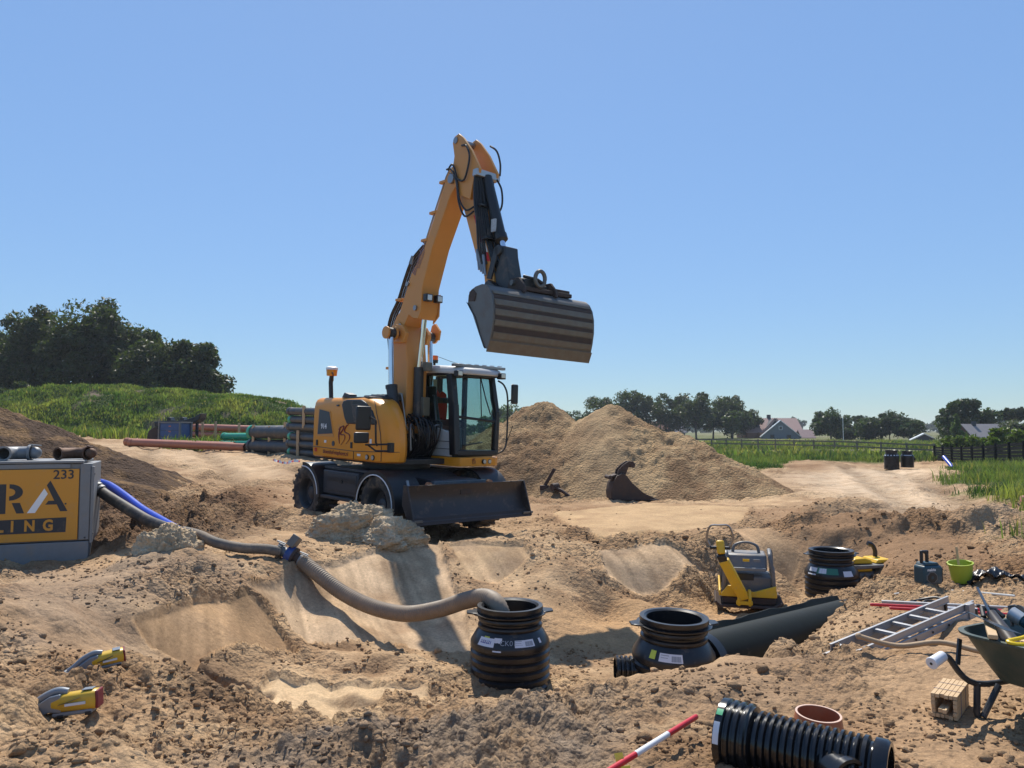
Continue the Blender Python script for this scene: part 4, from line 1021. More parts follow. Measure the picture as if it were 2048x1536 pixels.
for i, (px, Yp, h) in enumerate([(1671, 120, 3.2), (1685, 124, 3.6)]):
    r = empty('utility_pole', (px_x(px, Yp), Yp, -.1), (0, 0, 0), ['dark thin pole before the lone round tree', 'pale thin lamp pole right of the lone round tree'][i], 'pole')
    mm = M_DKFENCE if i == 0 else M_ZINC
    MB().cyl((0, 0, -.3), (0, 0, h), .06, .04, 8).build('shaft', mm, r)
    MB().cyl((0, 0, h), (0, 0, h + .12), .09, .07, 8).build('cap', mm, r)
# ================================================================ WHEELED EXCAVATOR
M_YEL = mat('excavator_yellow', (.72, .27, .010), .40, var=.12, scale=3, dust=.14, dscale=2.2, coat=.08)
M_YELD = mat('boom_yellow', (.60, .262, .055), .45, var=.10, scale=3, dust=.2, dscale=2.5)
M_DGREY = mat('dark_grey_paint', (.028, .032, .038), .5, var=.2, scale=4, dust=.22, dscale=3)
M_BLACK = mat('black_plastic', (.010, .011, .013), .42, var=.2, scale=8, dust=.08, dscale=5)
M_RUBBER = mat('tyre_rubber', (.028, .026, .025), .85, var=.3, scale=9, dust=.5, dscale=4)
M_HOSE = mat('hydraulic_hose', (.012, .012, .013), .5, var=.2, dust=.2)
M_CHROME = mat('chrome_rod', (.72, .74, .78), .14, 1.0, var=.05, rvar=.05)
M_PIPE = mat('steel_line', (.28, .28, .29), .35, .8, var=.15, dust=.2)
M_BLADE = mat('worn_blade', (.045, .036, .034), .45, .3, var=.3, scale=5, dust=.25, dscale=4)
M_BUCK = mat('bucket_steel', (.145, .138, .128), .5, .55, var=.25, scale=4, dust=.35, dscale=6, dustcol=(.17, .11, .07))
M_BSTRIP = mat('bucket_wear_strip', (.165, .145, .112), .55, .35, var=.4, scale=7, dust=.55, dscale=5, dustcol=(.2, .13, .08))
M_RUST = mat('rusty_dark_steel', (.062, .042, .034), .75, .3, var=.4, scale=9, dust=.35, dscale=7, dustcol=(.14, .075, .045))
M_CABW = mat('cab_white', (.52, .53, .52), .35, var=.06, dust=.2)
M_GLASS = mat_glass('cab_glass', (.52, .66, .64))
M_LENS = mat('lamp_lens', (.6, .6, .56), .1, .4, var=.1)
M_ORANGE = mat('beacon_orange', (.85, .16, .015), .2, var=.05)
M_REDVEST = mat('orange_red_cloth', (.75, .06, .03), .8, var=.15, scale=10)
M_MAROON = mat('maroon_lettering', (.16, .012, .02), .5, var=.1)
M_WTXT = mat('white_lettering', (.8, .8, .8), .5, var=.03)
M_STRIPE = mat('white_edge_strip', (.72, .73, .74), .5, var=.08, dust=.2)
M_RED = mat('red_paint', (.55, .02, .025), .4, var=.1)
M_BLUEGREY = mat('slate_panel', (.030, .045, .060), .4, var=.1)

EXY = .748
exc = empty('wheeled_excavator', (-2.306, 15.014, -.105), (-.01, .026, EXY - pi / 2), 'orange-yellow wheeled excavator with raised boom and ditching bucket above the pit', 'excavator')

# --- wheels
def make_wheel():
    t = MB()
    prof = [(.30, -.20), (.36, -.235), (.46, -.245), (.50, -.225), (.515, -.12), (.518, 0), (.515, .12), (.50, .225), (.46, .245), (.36, .235), (.30, .20)]
    M = Matrix.Rotation(-pi / 2, 4, 'X')
    t.lathe(prof, 40, M)
    for i in range(20):
        for s in (-1, 1):
            a = 2 * pi * (i + (.5 if s > 0 else 0)) / 20
            t.M = Matrix.Rotation(a, 4, 'Y')
            y0, y1 = (.01 * s, .235 * s)
            t.hexa([(-.035, min(y0, y1), .50), (.035 + .0, min(y0, y1), .50), (.035 + .04, max(y0, y1), .485), (-.035 + .04, max(y0, y1), .485)],
                   [(-.028, min(y0, y1), .545), (.028, min(y0, y1), .545), (.03 + .04, max(y0, y1), .530), (-.03 + .04, max(y0, y1), .530)])
            t.M = None
    w = t.build('wheel', M_RUBBER, exc, recalc=True)
    r = MB(); r.lathe([(.305, -.215), (.29, -.20), (.275, -.14), (.26, -.06), (.20, -.03), (.13, -.03), (.12, -.10), (.09, -.12), (.001, -.12)], 28, M)
    r.lathe([(.305, .21), (.28, .17), (.001, .17)], 28, M)
    r.build('rim', M_DGREY, w)
    h = MB()
    for i in range(8):
        a = 2 * pi * i / 8
        h.cyl((cos(a) * .165, .02, sin(a) * .165), (cos(a) * .165, .055, sin(a) * .165), .016, n=6)
    h.M = None
    h2 = MB(); h2.M = Matrix.Rotation(pi, 4, 'Z'); h2.v = []; 
    for i in range(8):
        a = 2 * pi * i / 8
        h2.cyl((cos(a) * .165, .025, sin(a) * .165), (cos(a) * .165, .06, sin(a) * .165), .016, n=6)
    h2.build('wheel_nut', M_DGREY, w)
    return w
w0 = make_wheel()
w0.location = (-1.27, -1.03, .53)
for (fx, ly, rz) in ((1.27, -1.03, .0), (-1.27, 1.03, pi), (1.27, 1.03, pi)):
    c = copy_tree(w0, exc); c.location = (fx, ly, .53 if fx < 0 else .52); c.rotation_euler = (0, .4 * fx, rz)

# --- undercarriage
c = MB(); c.box(-1.9, 1.9, -.48, .48, .52, .98); c.box(-.9, .9, -.62, .62, .60, 1.0); c.prism([(-1.35, .98), (1.35, .98), (1.0, 1.08), (-1.0, 1.08)], -.5, .5, 'y')
c.build('chassis', M_DGREY, exc, .02)
for fx in (-1.27, 1.27):
    a = MB(); a.cyl((fx, -1.0, .53), (fx, 1.0, .53), .11, n=14); a.ball((fx, 0, .53), .22, 12, 8); a.build('axle', M_DGREY, exc)
for s in (-1, 1):
    b = MB(); b.box(-.66, .60, s * 1.22, s * .62, .58, 1.02); bx = b.build('tool_box', M_DGREY, exc, .02)
    b = MB(); b.box(-.46, .56, s * 1.235, s * 1.21, .66, .98); p_ = b.build('box_panel', M_DGREY, bx, .008)
    for k in range(4):
        MB().box(-.44, .54, s * 1.243, s * 1.23, .90 - .022 * k, .91 - .022 * k).build('panel_groove', M_BLACK, bx, smooth=False)
    MB().cyl((.06, s * 1.23, .84), (.06, s * 1.255, .84), .035, n=12).build('latch', M_BLACK, bx)
    b = MB(); b.box(-.60, .50, s * 1.30, s * 1.02, .50, .56); b.build('step', M_DGREY, exc, .01)
    b = MB(); b.box(-.8, .75, s * 1.12, s * .58, 1.03, 1.085); b.build('deck_plate', M_DGREY, exc, .01)
b = MB(); b.box(-.62, .52, -1.1, -.9, .30, .36); b.build('lower_step', M_DGREY, exc, .01)

# --- mudguards with pale edge strip
def mudguard(fx, s, a0, a1, r=.645):
    g = MB(); n = 18
    ins = []; pts = []
    for i in range(n + 1):
        a = a0 + (a1 - a0) * i / n
        pts.append((fx + r * cos(a), .53 + r * .93 * sin(a)))
    y0, y1 = s * 1.31, s * .72
    vs = []; f = []
    for (x, z) in pts:
        dx, dz = x - fx, z - .53; L_ = math.hypot(dx, dz); ux, uz = dx / L_, dz / L_
        vs += [(x, y0, z), (x, y1, z), (x - ux * .03, y1, z - uz * .03), (x - ux * .03, y0 * .985, z - uz * .03), (x - ux * .075, y0, z - uz * .075)]
    for i in range(n):
        a = i * 5; b_ = a + 5
        f += [(a, a + 1, b_ + 1, b_), (a + 1, a + 2, b_ + 2, b_ + 1), (a + 2, a + 3, b_ + 3, b_ + 2), (a + 3, a + 4, b_ + 4, b_ + 3), (a + 4, a, b_, b_ + 4)]
    f += [(0, 1, 2, 3, 4), tuple(n * 5 + k for k in (4, 3, 2, 1, 0))]
    g.add(vs, f)
    o = g.build('mudguard', M_BLACK, exc, 0, 50)
    st = MB(); st.tube([(x - (x - fx) / r * .085, s * 1.312, z - (z - .53) / r * .085) for (x, z) in pts], .011, 6)
    st.build('edge_strip', M_STRIPE, o)
    return o
for s in (-1, 1):
    mudguard(1.27, s, radians(-8), radians(176)); mudguard(-1.27, s, radians(2), radians(96))
b = MB(); b.beam((1.78, -.98, .98), (1.86, -.98, .78), .012, .05, (0, 1, 0)); b.box(1.84, 1.92, -1.0, -.96, .74, .77); b.build('rubber_latch', M_PIPE, exc)

# --- dozer blade
prof = [(2.46, .24), (2.33, .34), (2.235, .50), (2.20, .66), (2.215, .80), (2.255, .93)]
sh = MB(); out = prof + [(x - .035, z) for (x, z) in prof[::-1]]
sh.prism(out, -1.30, 1.30, 'y'); bl = sh.build('dozer_blade', M_BLADE, exc, .004, 30)
MB().prism([(2.46, .235), (2.50, .185), (2.475, .18), (2.36, .30), (2.375, .315)], -1.31, 1.31, 'y').build('cutting_edge', M_RUST, bl, .003)
for s in (-1, 1):
    MB().prism([(2.50, .20), (2.27, .94), (2.16, .94), (2.14, .55), (2.32, .25)], s * 1.325, s * 1.298, 'y').build('end_plate', M_BLADE, bl, .004)
    MB().box(2.44, 2.475, s * 1.25 - .12, s * 1.25 + .12, .235, .285).build('wear_corner', M_BUCK, bl, .004)
    a = MB(); a.beam((1.5, s * .42, .55), (2.2, s * .55, .48), .12, .16); a.beam((1.5, s * .42, .85), (2.2, s * .5, .72), .08, .1); a.build('blade_arm', M_DGREY, exc, .01)
    MB().cyl((1.75, s * .2, .75), (2.2, s * .3, .62), .05, n=12).build('blade_cylinder', M_DGREY, exc)
MB().box(2.19, 2.225, -.16, .08, .70, .80).build('blade_latch', M_RUST, bl, .004)
bl.scale = (1, 1, .84); bl.location = (0, 0, .155)
b = MB(); b.box(1.88, 1.99, -.55, .62, .80, .96); b.build('front_crossbar', mat('blue_grey_steel', (.09, .115, .14), .5, .2, var=.2, dust=.4), exc, .01)
for l_ in (-.66, .72): MB().cyl((1.93, l_, .90), (2.0, l_, .90), .055, n=14).build('marker_lamp', mat('amber_lens', (.5, .2, .1), .25, var=.1), exc)

# --- slewing ring and deck
MB().cyl((0, 0, 1.0), (0, 0, 1.24), .66, n=40).build('slewing_ring', M_DGREY, exc)
MB().box(-1.2, 1.15, -.98, 1.0, 1.20, 1.30).build('turntable_deck', M_BLACK, exc, .01)

# --- engine cowl
outl = [(-1.27, -.98), (-1.22, -1.13), (-1.10, -1.22), (-.4, -1.22), (.4, -1.22), (1.12, -1.22), (1.32, -1.185), (1.45, -1.10), (1.52, -.98), (1.50, -.86), (1.36, -.72), (1.05, -.56), (.62, -.46), (0, -.45), (-.50, -.45), (-.55, .3), (-.55, 1.14), (-.62, 1.22), (-1.0, 1.22), (-1.2, 1.05), (-1.34, .6), (-1.38, .0), (-1.34, -.5)]
lev = [(1.255, .0, 1.0, .05), (1.28, .0, 1.0, .01), (1.40, 0, 1.02, 0), (1.60, 0, 1.02, 0), (1.78, 0, .99, 0), (1.95, 0, .92, 0), (2.10, 0, .83, .002), (2.22, 0, .70, .008), (2.30, 0, .58, .022), (2.36, 0, .42, .055), (2.395, 0, .25, .12), (2.405, 0, .15, .20)]
cw = MB(); vs = []
cxm, cym = -.45, -.35
for (z, _, Fk, ins) in lev:
    for (fx, ly) in outl:
        q = fx if fx < .55 else .55 + (fx - .55) * Fk
        L_ = math.hypot(q - cxm, ly - cym)
        rise = 0 if fx > -.9 else 0
        vs.append((q - (q - cxm) / L_ * ins, ly - (ly - cym) / L_ * ins, z + rise))
n = len(outl); f = []
for j in range(len(lev) - 1):
    for i in range(n):
        f.append((j * n + i, j * n + (i + 1) % n, (j + 1) * n + (i + 1) % n, (j + 1) * n + i))
f += [tuple(range(n))[::-1], tuple(range((len(lev) - 1) * n, len(lev) * n))]
cw.add(vs, f)
cowl = cw.build('engine_cowl', M_YEL, exc, 0, 35)
R = -1.224
def decal(name, poly, m, th=.006, y=R, par=cowl, bev=0):
    return MB().prism(poly, y - th, y + .01, 'y').build(name, m, par, bev, smooth=False)
decal('vent_recess', [(-.93, 2.20), (-.47, 2.14), (-.30, 1.655), (-.95, 1.655)], M_YELD, .003)
decal('vent_panel', [(-.88, 2.175), (-.50, 2.125), (-.35, 1.72), (-.92, 1.69)], M_BLUEGREY, .008)
MB().prism([(-.05, 2.26), (.0, 2.335), (.12, 2.36), (.60, 2.36), (.78, 2.30), (1.0, 2.16), (1.14, 1.96), (1.14, 1.91), (.15, 1.91), (.06, 2.02)], R - .012, R + .05, 'y').build('air_intake_visor', M_BLACK, cowl, .02)
MB().prism([(.30, 2.28), (.74, 2.26), (.95, 2.12), (1.04, 1.96), (.42, 1.95)], R - .018, R + .01, 'y').build('intake_mesh', mat('wire_mesh', (.05, .05, .052), .45, .5, var=.5, scale=60, dust=.5, dscale=30, bump=.8, bscale=90), cowl, .01)
tp = MB(); tp.box(.0, .75, -1.14, -.62, 2.385, 2.415); tp.build('top_grille', M_BLACK, cowl, .01)
tp = MB(); tp.box(-.3, .5, -.62, .9, 2.36, 2.47); tp.build('engine_hood_plate', M_BLACK, cowl, .03)
for i in range(4): MB().box(-.2 + .18 * i, -.12 + .18 * i, -.5, .7, 2.47, 2.49).build('hood_rib', M_DGREY, cowl, .004)
tp = MB(); tp.prism([(-.25, 2.40), (.02, 2.40), (.02, 2.46), (-.16, 2.50)], -1.12, -.95, 'y'); tp.build('hood_camera', M_DGREY, cowl, .01)
def seam(pts, par=cowl, r=.006):
    m = MB(); m.tube(pts, r, 5); m.build('panel_seam', M_BLACK, par)
seam([(-1.22, -1.14, 1.455), (-1.10, R, 1.45), (.4, R, 1.42), (1.12, R, 1.44), (1.33, -1.19, 1.45), (1.47, -1.10, 1.45), (1.535, -.98, 1.45)])
seam([(.42, R, 1.42), (.42, R, 1.27)])
seam([(.98, -1.17, 2.33), (1.06, -1.20, 2.26), (1.12, -1.215, 2.13), (1.2, -1.213, 1.95), (1.26, -1.208, 1.75), (1.29, -1.20, 1.5), (1.29, -1.2, 1.28)])
for fx in (-.94, .34): decal('latch_handle', [(fx - .03, 1.47), (fx + .03, 1.47), (fx + .03, 1.58), (fx - .03, 1.58)], M_BLACK, .012, bev=.004)
decal('round_badge', [(-.32 + .05 * cos(a), 1.53 + .05 * sin(a)) for a in np.linspace(0, 2 * pi, 16, endpoint=False)], M_BLUEGREY, .004)
text('model_number', '914', .14, frame((-.68, R - .012, 1.845), (1, 0, 0), (0, 0, 1)), M_WTXT, cowl, .002, bold=.003, sx=1.05)
# flowing letters B S
lt = MB()
def stroke(pts, w, x0, z0, sc, y=R - .008, sx=1.0):
    P = spline([(x0 + sx * sc * a, y, z0 + sc * b) for (a, b) in pts], 8)
    L_ = len(P); lt.tube(P, [w * (.45 + .75 * sin(pi * min(1, .12 + i / L_))) for i in range(L_)], 6)
def bs(x0, z0, sc, w, y, par, nm):
    global lt
    lt = MB()
    lt.M = Matrix.Translation((x0, 0, 0)) @ Matrix.Diagonal((1.55, 1, 1, 1)) @ Matrix.Translation((-x0, 0, 0))
    stroke([(.10, .95), (.02, .5), (.08, .02)], w, x0, z0, sc, y)
    stroke([(-.02, .80), (.30, 1.0), (.32, .85), (.12, .55), (.40, .50), (.42, .28), (.18, -.05)], w, x0, z0, sc, y)
    stroke([(.66, 1.08), (.52, 1.0), (.40, .70), (.72, .55), (.74, .30), (.52, .02)], w, x0, z0, sc, y)
    return lt.build(nm, M_MAROON, par)
bs(-.13, 1.53, .34, .0095, R - .004, cowl, 'flowing_monogram')
text('web_address', 'bloemhof-staphorst.nl', .105, frame((-.22, R - .008, 1.362), (1, 0, -.016), (0, 0, 1)), M_MAROON, cowl, .001, bold=.001)
text('flag_decal', 'BS', .09, frame((-.97, R - .008, 1.385), (1, 0, 0), (0, 0, 1)), M_RED, cowl, .001, bold=.004)
for fx in (.88, 1.07):
    h = MB(); h.cyl((fx, R - .012, 1.335), (fx, R + .03, 1.335), .048, n=18); hl = h.build('work_lamp', M_BLACK, cowl)
    MB().cyl((fx, R - .018, 1.335), (fx, R, 1.335), .038, n=16).build('lens', M_LENS, hl)
for (f_, u_, w_, h_, m_) in ((-.62, 1.56, .07, .05, M_WTXT), (.62, 1.60, .06, .06, _mats['excavator_yellow']), (.98, 1.62, .06, .08, M_WTXT), (.60, 1.36, .10, .04, M_WTXT), (-.2, 2.25, .08, .03, M_BLUEGREY)):
    decal('warning_label', [(f_ - w_ / 2, u_ - h_ / 2), (f_ + w_ / 2, u_ - h_ / 2), (f_ + w_ / 2, u_ + h_ / 2), (f_ - w_ / 2, u_ + h_ / 2)], m_, .005)
# GPS mast
gp = MB(); gp.tube([(-1.03, -.9, 2.38), (-1.05, -.9, 2.56), (-1.07, -.9, 2.72), (-1.04, -.9, 2.86)], .045, 10); gm = gp.build('antenna_mast', M_BLACK, exc)
g2 = MB(); g2.cyl((-1.04, -.9, 2.85), (-1.04, -.9, 2.98), .10, .11, 18); g2.build('antenna_body', M_YEL, gm, .006)
g2 = MB(); g2.lathe([(.001, .075), (.07, .07), (.115, .045), (.12, 0), (.001, 0)], 20, Matrix.Translation((-1.04, -.9, 2.97))); g2.build('antenna_dome', M_STRIPE, gm)
g2 = MB(); g2.tube(spline([(-.95, -.95, 2.9), (-.86, -.98, 2.9), (-.84, -.98, 2.78), (-.9, -.95, 2.74)], 6), .012, 6); g2.build('antenna_cable', M_HOSE, gm)
# right mirrors
mr = MB(); mr.box(1.30, 1.36, -1.75, -1.46, 1.82, 2.23); mr1 = mr.build('right_mirror', M_BLACK, exc, .03, seg=3)
mr = MB(); mr.box(1.27, 1.33, -1.76, -1.47, 1.60, 1.785); mr.build('lower_mirror', M_BLACK, exc, .03, seg=3)
mr = MB(); mr.tube([(1.36, -1.5, 2.05), (1.42, -1.42, 2.0), (1.42, -1.40, 1.62), (1.40, -1.36, 1.56)], .018, 8)
mr.tube([(1.45, -1.14, 1.585), (1.40, -1.36, 1.58), (1.25, -1.50, 1.57)], .016, 8); mr.tube([(1.45, -1.14, 1.465), (1.36, -1.36, 1.47), (1.25, -1.44, 1.56)], .016, 8)
mr.build('mirror_arm', M_BLACK, exc)
MB().box(1.40, 1.49, -1.16, -1.06, 1.44, 1.61).build('mirror_bracket', M_BLACK, exc, .01)

# --- cab (right wall y = .36, left wall y = 1.36, front x = 1.5)
cab = empty('cab', (0, 0, 0)); cab.parent = exc
CL, CR, CF, CB = 1.34, .36, 1.46, -.45
def post(a, b, w=.09, h=.09, m=M_BLACK, nm='pillar', up=(1, 0, 0)):
    return MB().beam(a, b, w, h, up).build(nm, m, cab, .015)
post((1.20, CR, 2.90), (1.30, CR, 2.3), .13, .16); post((1.30, CR, 2.32), (1.38, CR, 1.38), .13, .18)
post((1.36, CL - .1, 2.88), (1.50, CL - .08, 2.2), .1, .1); post((1.50, CL - .08, 2.22), (1.50, CL - .1, 1.38), .1, .12)
post((.42, CL, 2.95), (.42, CL, 1.35)); post((CB, CL, 2.95), (CB, CL, 1.35), .12, .12); post((CB, CR, 2.95), (CB, CR, 1.35), .12, .12); post((.38, CR, 2.95), (.36, CR, 2.0), .08, .12)
post((1.22, CR, 2.88), (1.36, CL - .08, 2.88), .1, .08, up=(0, 0, 1)); post((CB, CL, 2.95), (1.36, CL, 2.95), .08, .1, up=(0, 0, 1)); post((CB, CR, 2.95), (1.2, CR, 2.93), .08, .1, up=(0, 0, 1))
post((1.40, CR, 1.42), (1.50, CL - .08, 1.42), .14, .10, up=(0, 0, 1), nm='front_sill'); post((1.30, CR + .05, 2.10), (1.52, CL - .1, 2.02), .06, .05, up=(0, 0, 1), nm='screen_bar')
MB().prism([(CB, CR - .06), (1.34, CR - .06), (1.52, CR + .02), (1.56, CL - .12), (1.46, CL + .02), (CB, CL + .02)], 1.17, 1.335, 'z').build('base_skirt', M_YEL, cab, .015)
MB().prism([(.55, 1.345), (1.30, 1.345), (1.28, 1.80), (.55, 1.92)], CR - .05, CR + .03, 'y').build('side_panel', M_CABW, cab, .01)
for z_ in (1.48, 1.62): MB().box(.60, 1.27, CR - .058, CR - .045, z_, z_ + .012).build('panel_line', M_DGREY, cab, smooth=False)
MB().box(CB, 1.34, CR, CL, 1.335, 1.40).build('cab_floor', M_BLACK, cab, .01)
MB().box(CB - .02, CB + .04, CR, CL, 1.40, 2.1).build('rear_wall', M_BLACK, cab, .01)
MB().box(CB, .42, CL - .03, CL + .02, 1.40, 2.05).build('door_panel', M_CABW, cab, .01)
# glass panes
def pane(pts, nm='window_pane'):
    m = MB(); m.add(pts, [tuple(range(len(pts)))]); return m.build(nm, M_GLASS, cab, smooth=False, recalc=False)
pane([(1.38, CR + .08, 1.47), (1.50, CL - .12, 1.47), (1.52, CL - .12, 2.0), (1.31, CR + .08, 2.08)], 'lower_windscreen')
pane([(1.31, CR + .08, 2.12), (1.52, CL - .12, 2.04), (1.37, CL - .12, 2.86), (1.22, CR + .08, 2.86)], 'upper_windscreen')
pane([(.42, CR, 2.0), (1.26, CR, 1.9), (1.28, CR, 2.3), (1.20, CR, 2.88), (.40, CR, 2.9)]); pane([(CB, CR, 2.05), (.34, CR, 2.0), (.34, CR, 2.9), (CB, CR, 2.9)])
pane([(.44, CL, 1.42), (1.45, CL - .03, 1.42), (1.45, CL - .03, 2.2), (1.34, CL - .03, 2.9), (.44, CL, 2.9)]); pane([(CB, CL, 2.06), (.40, CL, 2.06), (.40, CL, 2.9), (CB, CL, 2.9)])
pane([(CB, CR + .05, 2.12), (CB, CL - .05, 2.12), (CB, CL - .05, 2.88), (CB, CR + .05, 2.88)], 'rear_window')
# roof
rf_ = MB(); ro = [(-.55, CR - .05), (-.45, CR - .09), (.9, CR - .10), (1.33, CR - .06), (1.52, CR + .10), (1.60, .85), (1.56, CL - .02), (1.44, CL + .10), (-.45, CL + .08), (-.55, CL)]
vs = []; lv = [(2.955, .015), (2.975, 0), (3.02, .005), (3.07, .05), (3.10, .12), (3.115, .24)]
for (z_, ins) in lv:
    for (fx, ly) in ro:
        L_ = math.hypot(fx - .5, ly - .85); vs.append((fx - (fx - .5) / L_ * ins, ly - (ly - .85) / L_ * ins, z_ - (.055 * max(0, fx - .4))))
n = len(ro); f = [(j * n + i, j * n + (i + 1) % n, (j + 1) * n + (i + 1) % n, (j + 1) * n + i) for j in range(len(lv) - 1) for i in range(n)] + [tuple(range(n))[::-1], tuple(range((len(lv) - 1) * n, len(lv) * n))]
rf_.add(vs, f); roof = rf_.build('roof', M_CABW, cab, 0, 35)
gr = MB()
for i in range(7):
    t = i / 6; gr.box(.95 + .06 * i, .975 + .06 * i, .62, 1.40, 3.085 - .003 * i, 3.11 - .003 * i)
gr.beam((1.32, .30, 3.07), (1.50, 1.44, 3.05), .10, .05); gr.build('roof_rack', M_PIPE, roof, .004)
for i in range(6):
    t = (i + .5) / 6; MB().beam((1.335 + .155 * t, .34 + 1.04 * t, 3.095), (1.345 + .155 * t, .42 + 1.04 * t, 3.094), .05, .012).build('rack_slot', M_STRIPE, roof, smooth=False)
for (fx, ly) in ((1.36, .36), (1.52, 1.30)):
    h = MB(); h.box(fx, fx + .12, ly - .07, ly + .07, 2.84, 2.96); hl = h.build('roof_lamp', M_BLACK, roof, .015)
    MB().box(fx + .115, fx + .128, ly - .05, ly + .05, 2.865, 2.945).build('lens', M_LENS, hl, .005)
MB().prism([(1.30, .50), (1.50, .50), (1.55, 1.22), (1.36, 1.22)], 2.86, 2.93, 'z').build('visor', M_BLACK, roof, .01)
bn = MB(); bn.cyl((.32, .62, 3.08), (.32, .62, 3.17), .025, n=8); bn.lathe([(.001, 0), (.07, 0), (.075, .06), (.001, .06)], 16, Matrix.Translation((.32, .62, 3.16))); be = bn.build('beacon', M_BLACK, roof)
MB().lathe([(.072, 0), (.072, .07), (.06, .095), (.001, .10)], 18, Matrix.Translation((.32, .62, 3.215))).build('beacon_lens', M_ORANGE, be)
MB().tube([(.34, .66, 3.30), (.75, .70, 3.18), (1.1, .72, 3.10)], .005, 5).build('beacon_wire', M_HOSE, be)
# inside
st = MB(); st.box(-.15, .40, .62, 1.10, 1.62, 1.76); st.prism([(-.22, 1.72), (-.06, 1.72), (-.16, 2.42), (-.30, 2.42)], .64, 1.08, 'y'); st.prism([(-.30, 2.46), (-.18, 2.46), (-.22, 2.68), (-.30, 2.68)], .74, .98, 'y'); st.box(-.12, .3, .7, 1.0, 1.40, 1.62)
st.build('driver_seat', M_BLACK, cab, .04, seg=3)
MB().box(.1, .7, .50, .60, 1.62, 1.98).build('control_console', M_BLACK, cab, .03)
sc_ = MB(); sc_.tube([(.95, .82, 1.40), (.90, .82, 1.90)], .05, 8); sc_.tube([(.88 + .03 * cos(a), .82 + .18 * cos(a), 1.93 + .0 + .17 * sin(a) * .5) for a in np.linspace(0, 2 * pi, 20, endpoint=False)], .018, 6, closed=True); sc_.build('steering_column', M_BLACK, cab)
v = MB()
v.add([(-.30, .84, 2.05), (-.26, 1.18, 2.05), (-.24, 1.18, 2.55), (-.25, 1.05, 2.70), (-.27, .95, 2.62), (-.30, .84, 2.40), (-.22, .84, 2.05), (-.18, 1.18, 2.05), (-.16, 1.18, 2.55), (-.18, 1.05, 2.72), (-.2, .95, 2.62), (-.22, .84, 2.40)],
      [(5, 4, 3, 2, 1, 0), (6, 7, 8, 9, 10, 11)] + [(i, (i + 1) % 6, 6 + (i + 1) % 6, 6 + i) for i in range(6)])
v.build('hanging_vest', M_REDVEST, cab, .03)
MB().add([(-.05, .84, 2.40), (-.05, .98, 2.40), (-.05, .98, 2.86), (-.05, .86, 2.86)], [(0, 1, 2, 3)]).build('sun_blind', M_WTXT, cab, smooth=False, recalc=False)
v2 = MB(); v2.add([(.0, .80, 2.08), (.02, 1.14, 2.02), (.05, 1.15, 2.30), (.03, 1.13, 2.56), (.0, 1.05, 2.62), (.0, .96, 2.50), (-.02, .83, 2.38), (.08, .80, 2.08), (.1, 1.14, 2.02), (.12, 1.15, 2.30), (.1, 1.13, 2.56), (.08, 1.05, 2.62), (.08, .96, 2.50), (.06, .83, 2.38)],
      [(6, 5, 4, 3, 2, 1, 0), (7, 8, 9, 10, 11, 12, 13)] + [(i, (i + 1) % 7, 7 + (i + 1) % 7, 7 + i) for i in range(7)])
v2.build('vest_front', M_REDVEST, cab, .02)
for pts_, r_ in (([(1.33, .98, 2.88), (1.46, 1.02, 2.45), (1.52, 1.10, 2.15)], .012), ([(1.36, 1.18, 2.86), (1.47, 1.14, 2.45), (1.52, 1.20, 2.12)], .010), ([(1.40, .92, 2.86), (1.44, .94, 2.1)], .010), ([(1.47, .50, 1.56), (1.53, .90, 1.62)], .012)):
    MB().tube(pts_, r_, 6).build('wiper', M_BLACK, cab)
# left grab rail and mirror
gr = MB(); gr.tube(spline([(1.42, CL + .02, 2.82), (1.52, CL + .10, 2.72), (1.56, CL + .16, 2.45), (1.56, CL + .16, 1.70), (1.55, CL + .10, 1.48), (1.48, CL, 1.40)], 6), .018, 8); gr.tube([(1.56, CL + .16, 2.42), (1.62, CL + .20, 2.45), (1.64, CL + .24, 2.52)], .014, 6); gr.build('grab_rail', M_BLACK, cab)
MB().box(1.60, 1.66, CL + .19, CL + .36, 2.37, 2.76).build('left_mirror', M_BLACK, cab, .035, seg=3)
MB().tube([(1.56, CL + .16, 1.62), (1.66, CL + .22, 1.95)], .008, 5).build('antenna_rod', M_BLACK, cab)
for (x_, l_) in ((1.555, .93), (1.53, 1.08)):
    h = MB(); h.cyl((x_ - .04, l_, 1.255), (x_ + .025, l_, 1.255), .045, n=18); hl = h.build('head_lamp', M_BLACK, cab)
    MB().cyl((x_ + .02, l_, 1.255), (x_ + .032, l_, 1.255), .036, n=16).build('lens', M_LENS, hl)
lt = MB()
Mf = frame((1.536, .66, 1.215), (.04, 1, 0), (0, 0, 1))
def bs2(M, sc, w, par, nm):
    m = MB(); m.M = M
    for pts in ([(.10, .95), (.02, .5), (.08, .02)], [(-.02, .80), (.30, 1.0), (.32, .85), (.12, .55), (.40, .50), (.42, .28), (.18, -.05)], [(.66, 1.08), (.52, 1.0), (.40, .70), (.72, .55), (.74, .30), (.52, .02)]):
        m.tube(spline([(a * sc, b * sc, .006) for (a, b) in pts], 6), w, 5)
    return m.build(nm, M_MAROON, par)
bs2(Mf, .10, .004, cab, 'small_monogram')
text('sill_lettering', 'bloemhof-staphorst.nl', .055, frame((1.51, .85, 1.405), (.10, .98, 0), (0, 0, 1)), mat('faded_lettering', (.22, .08, .06), .6), cab, .001)

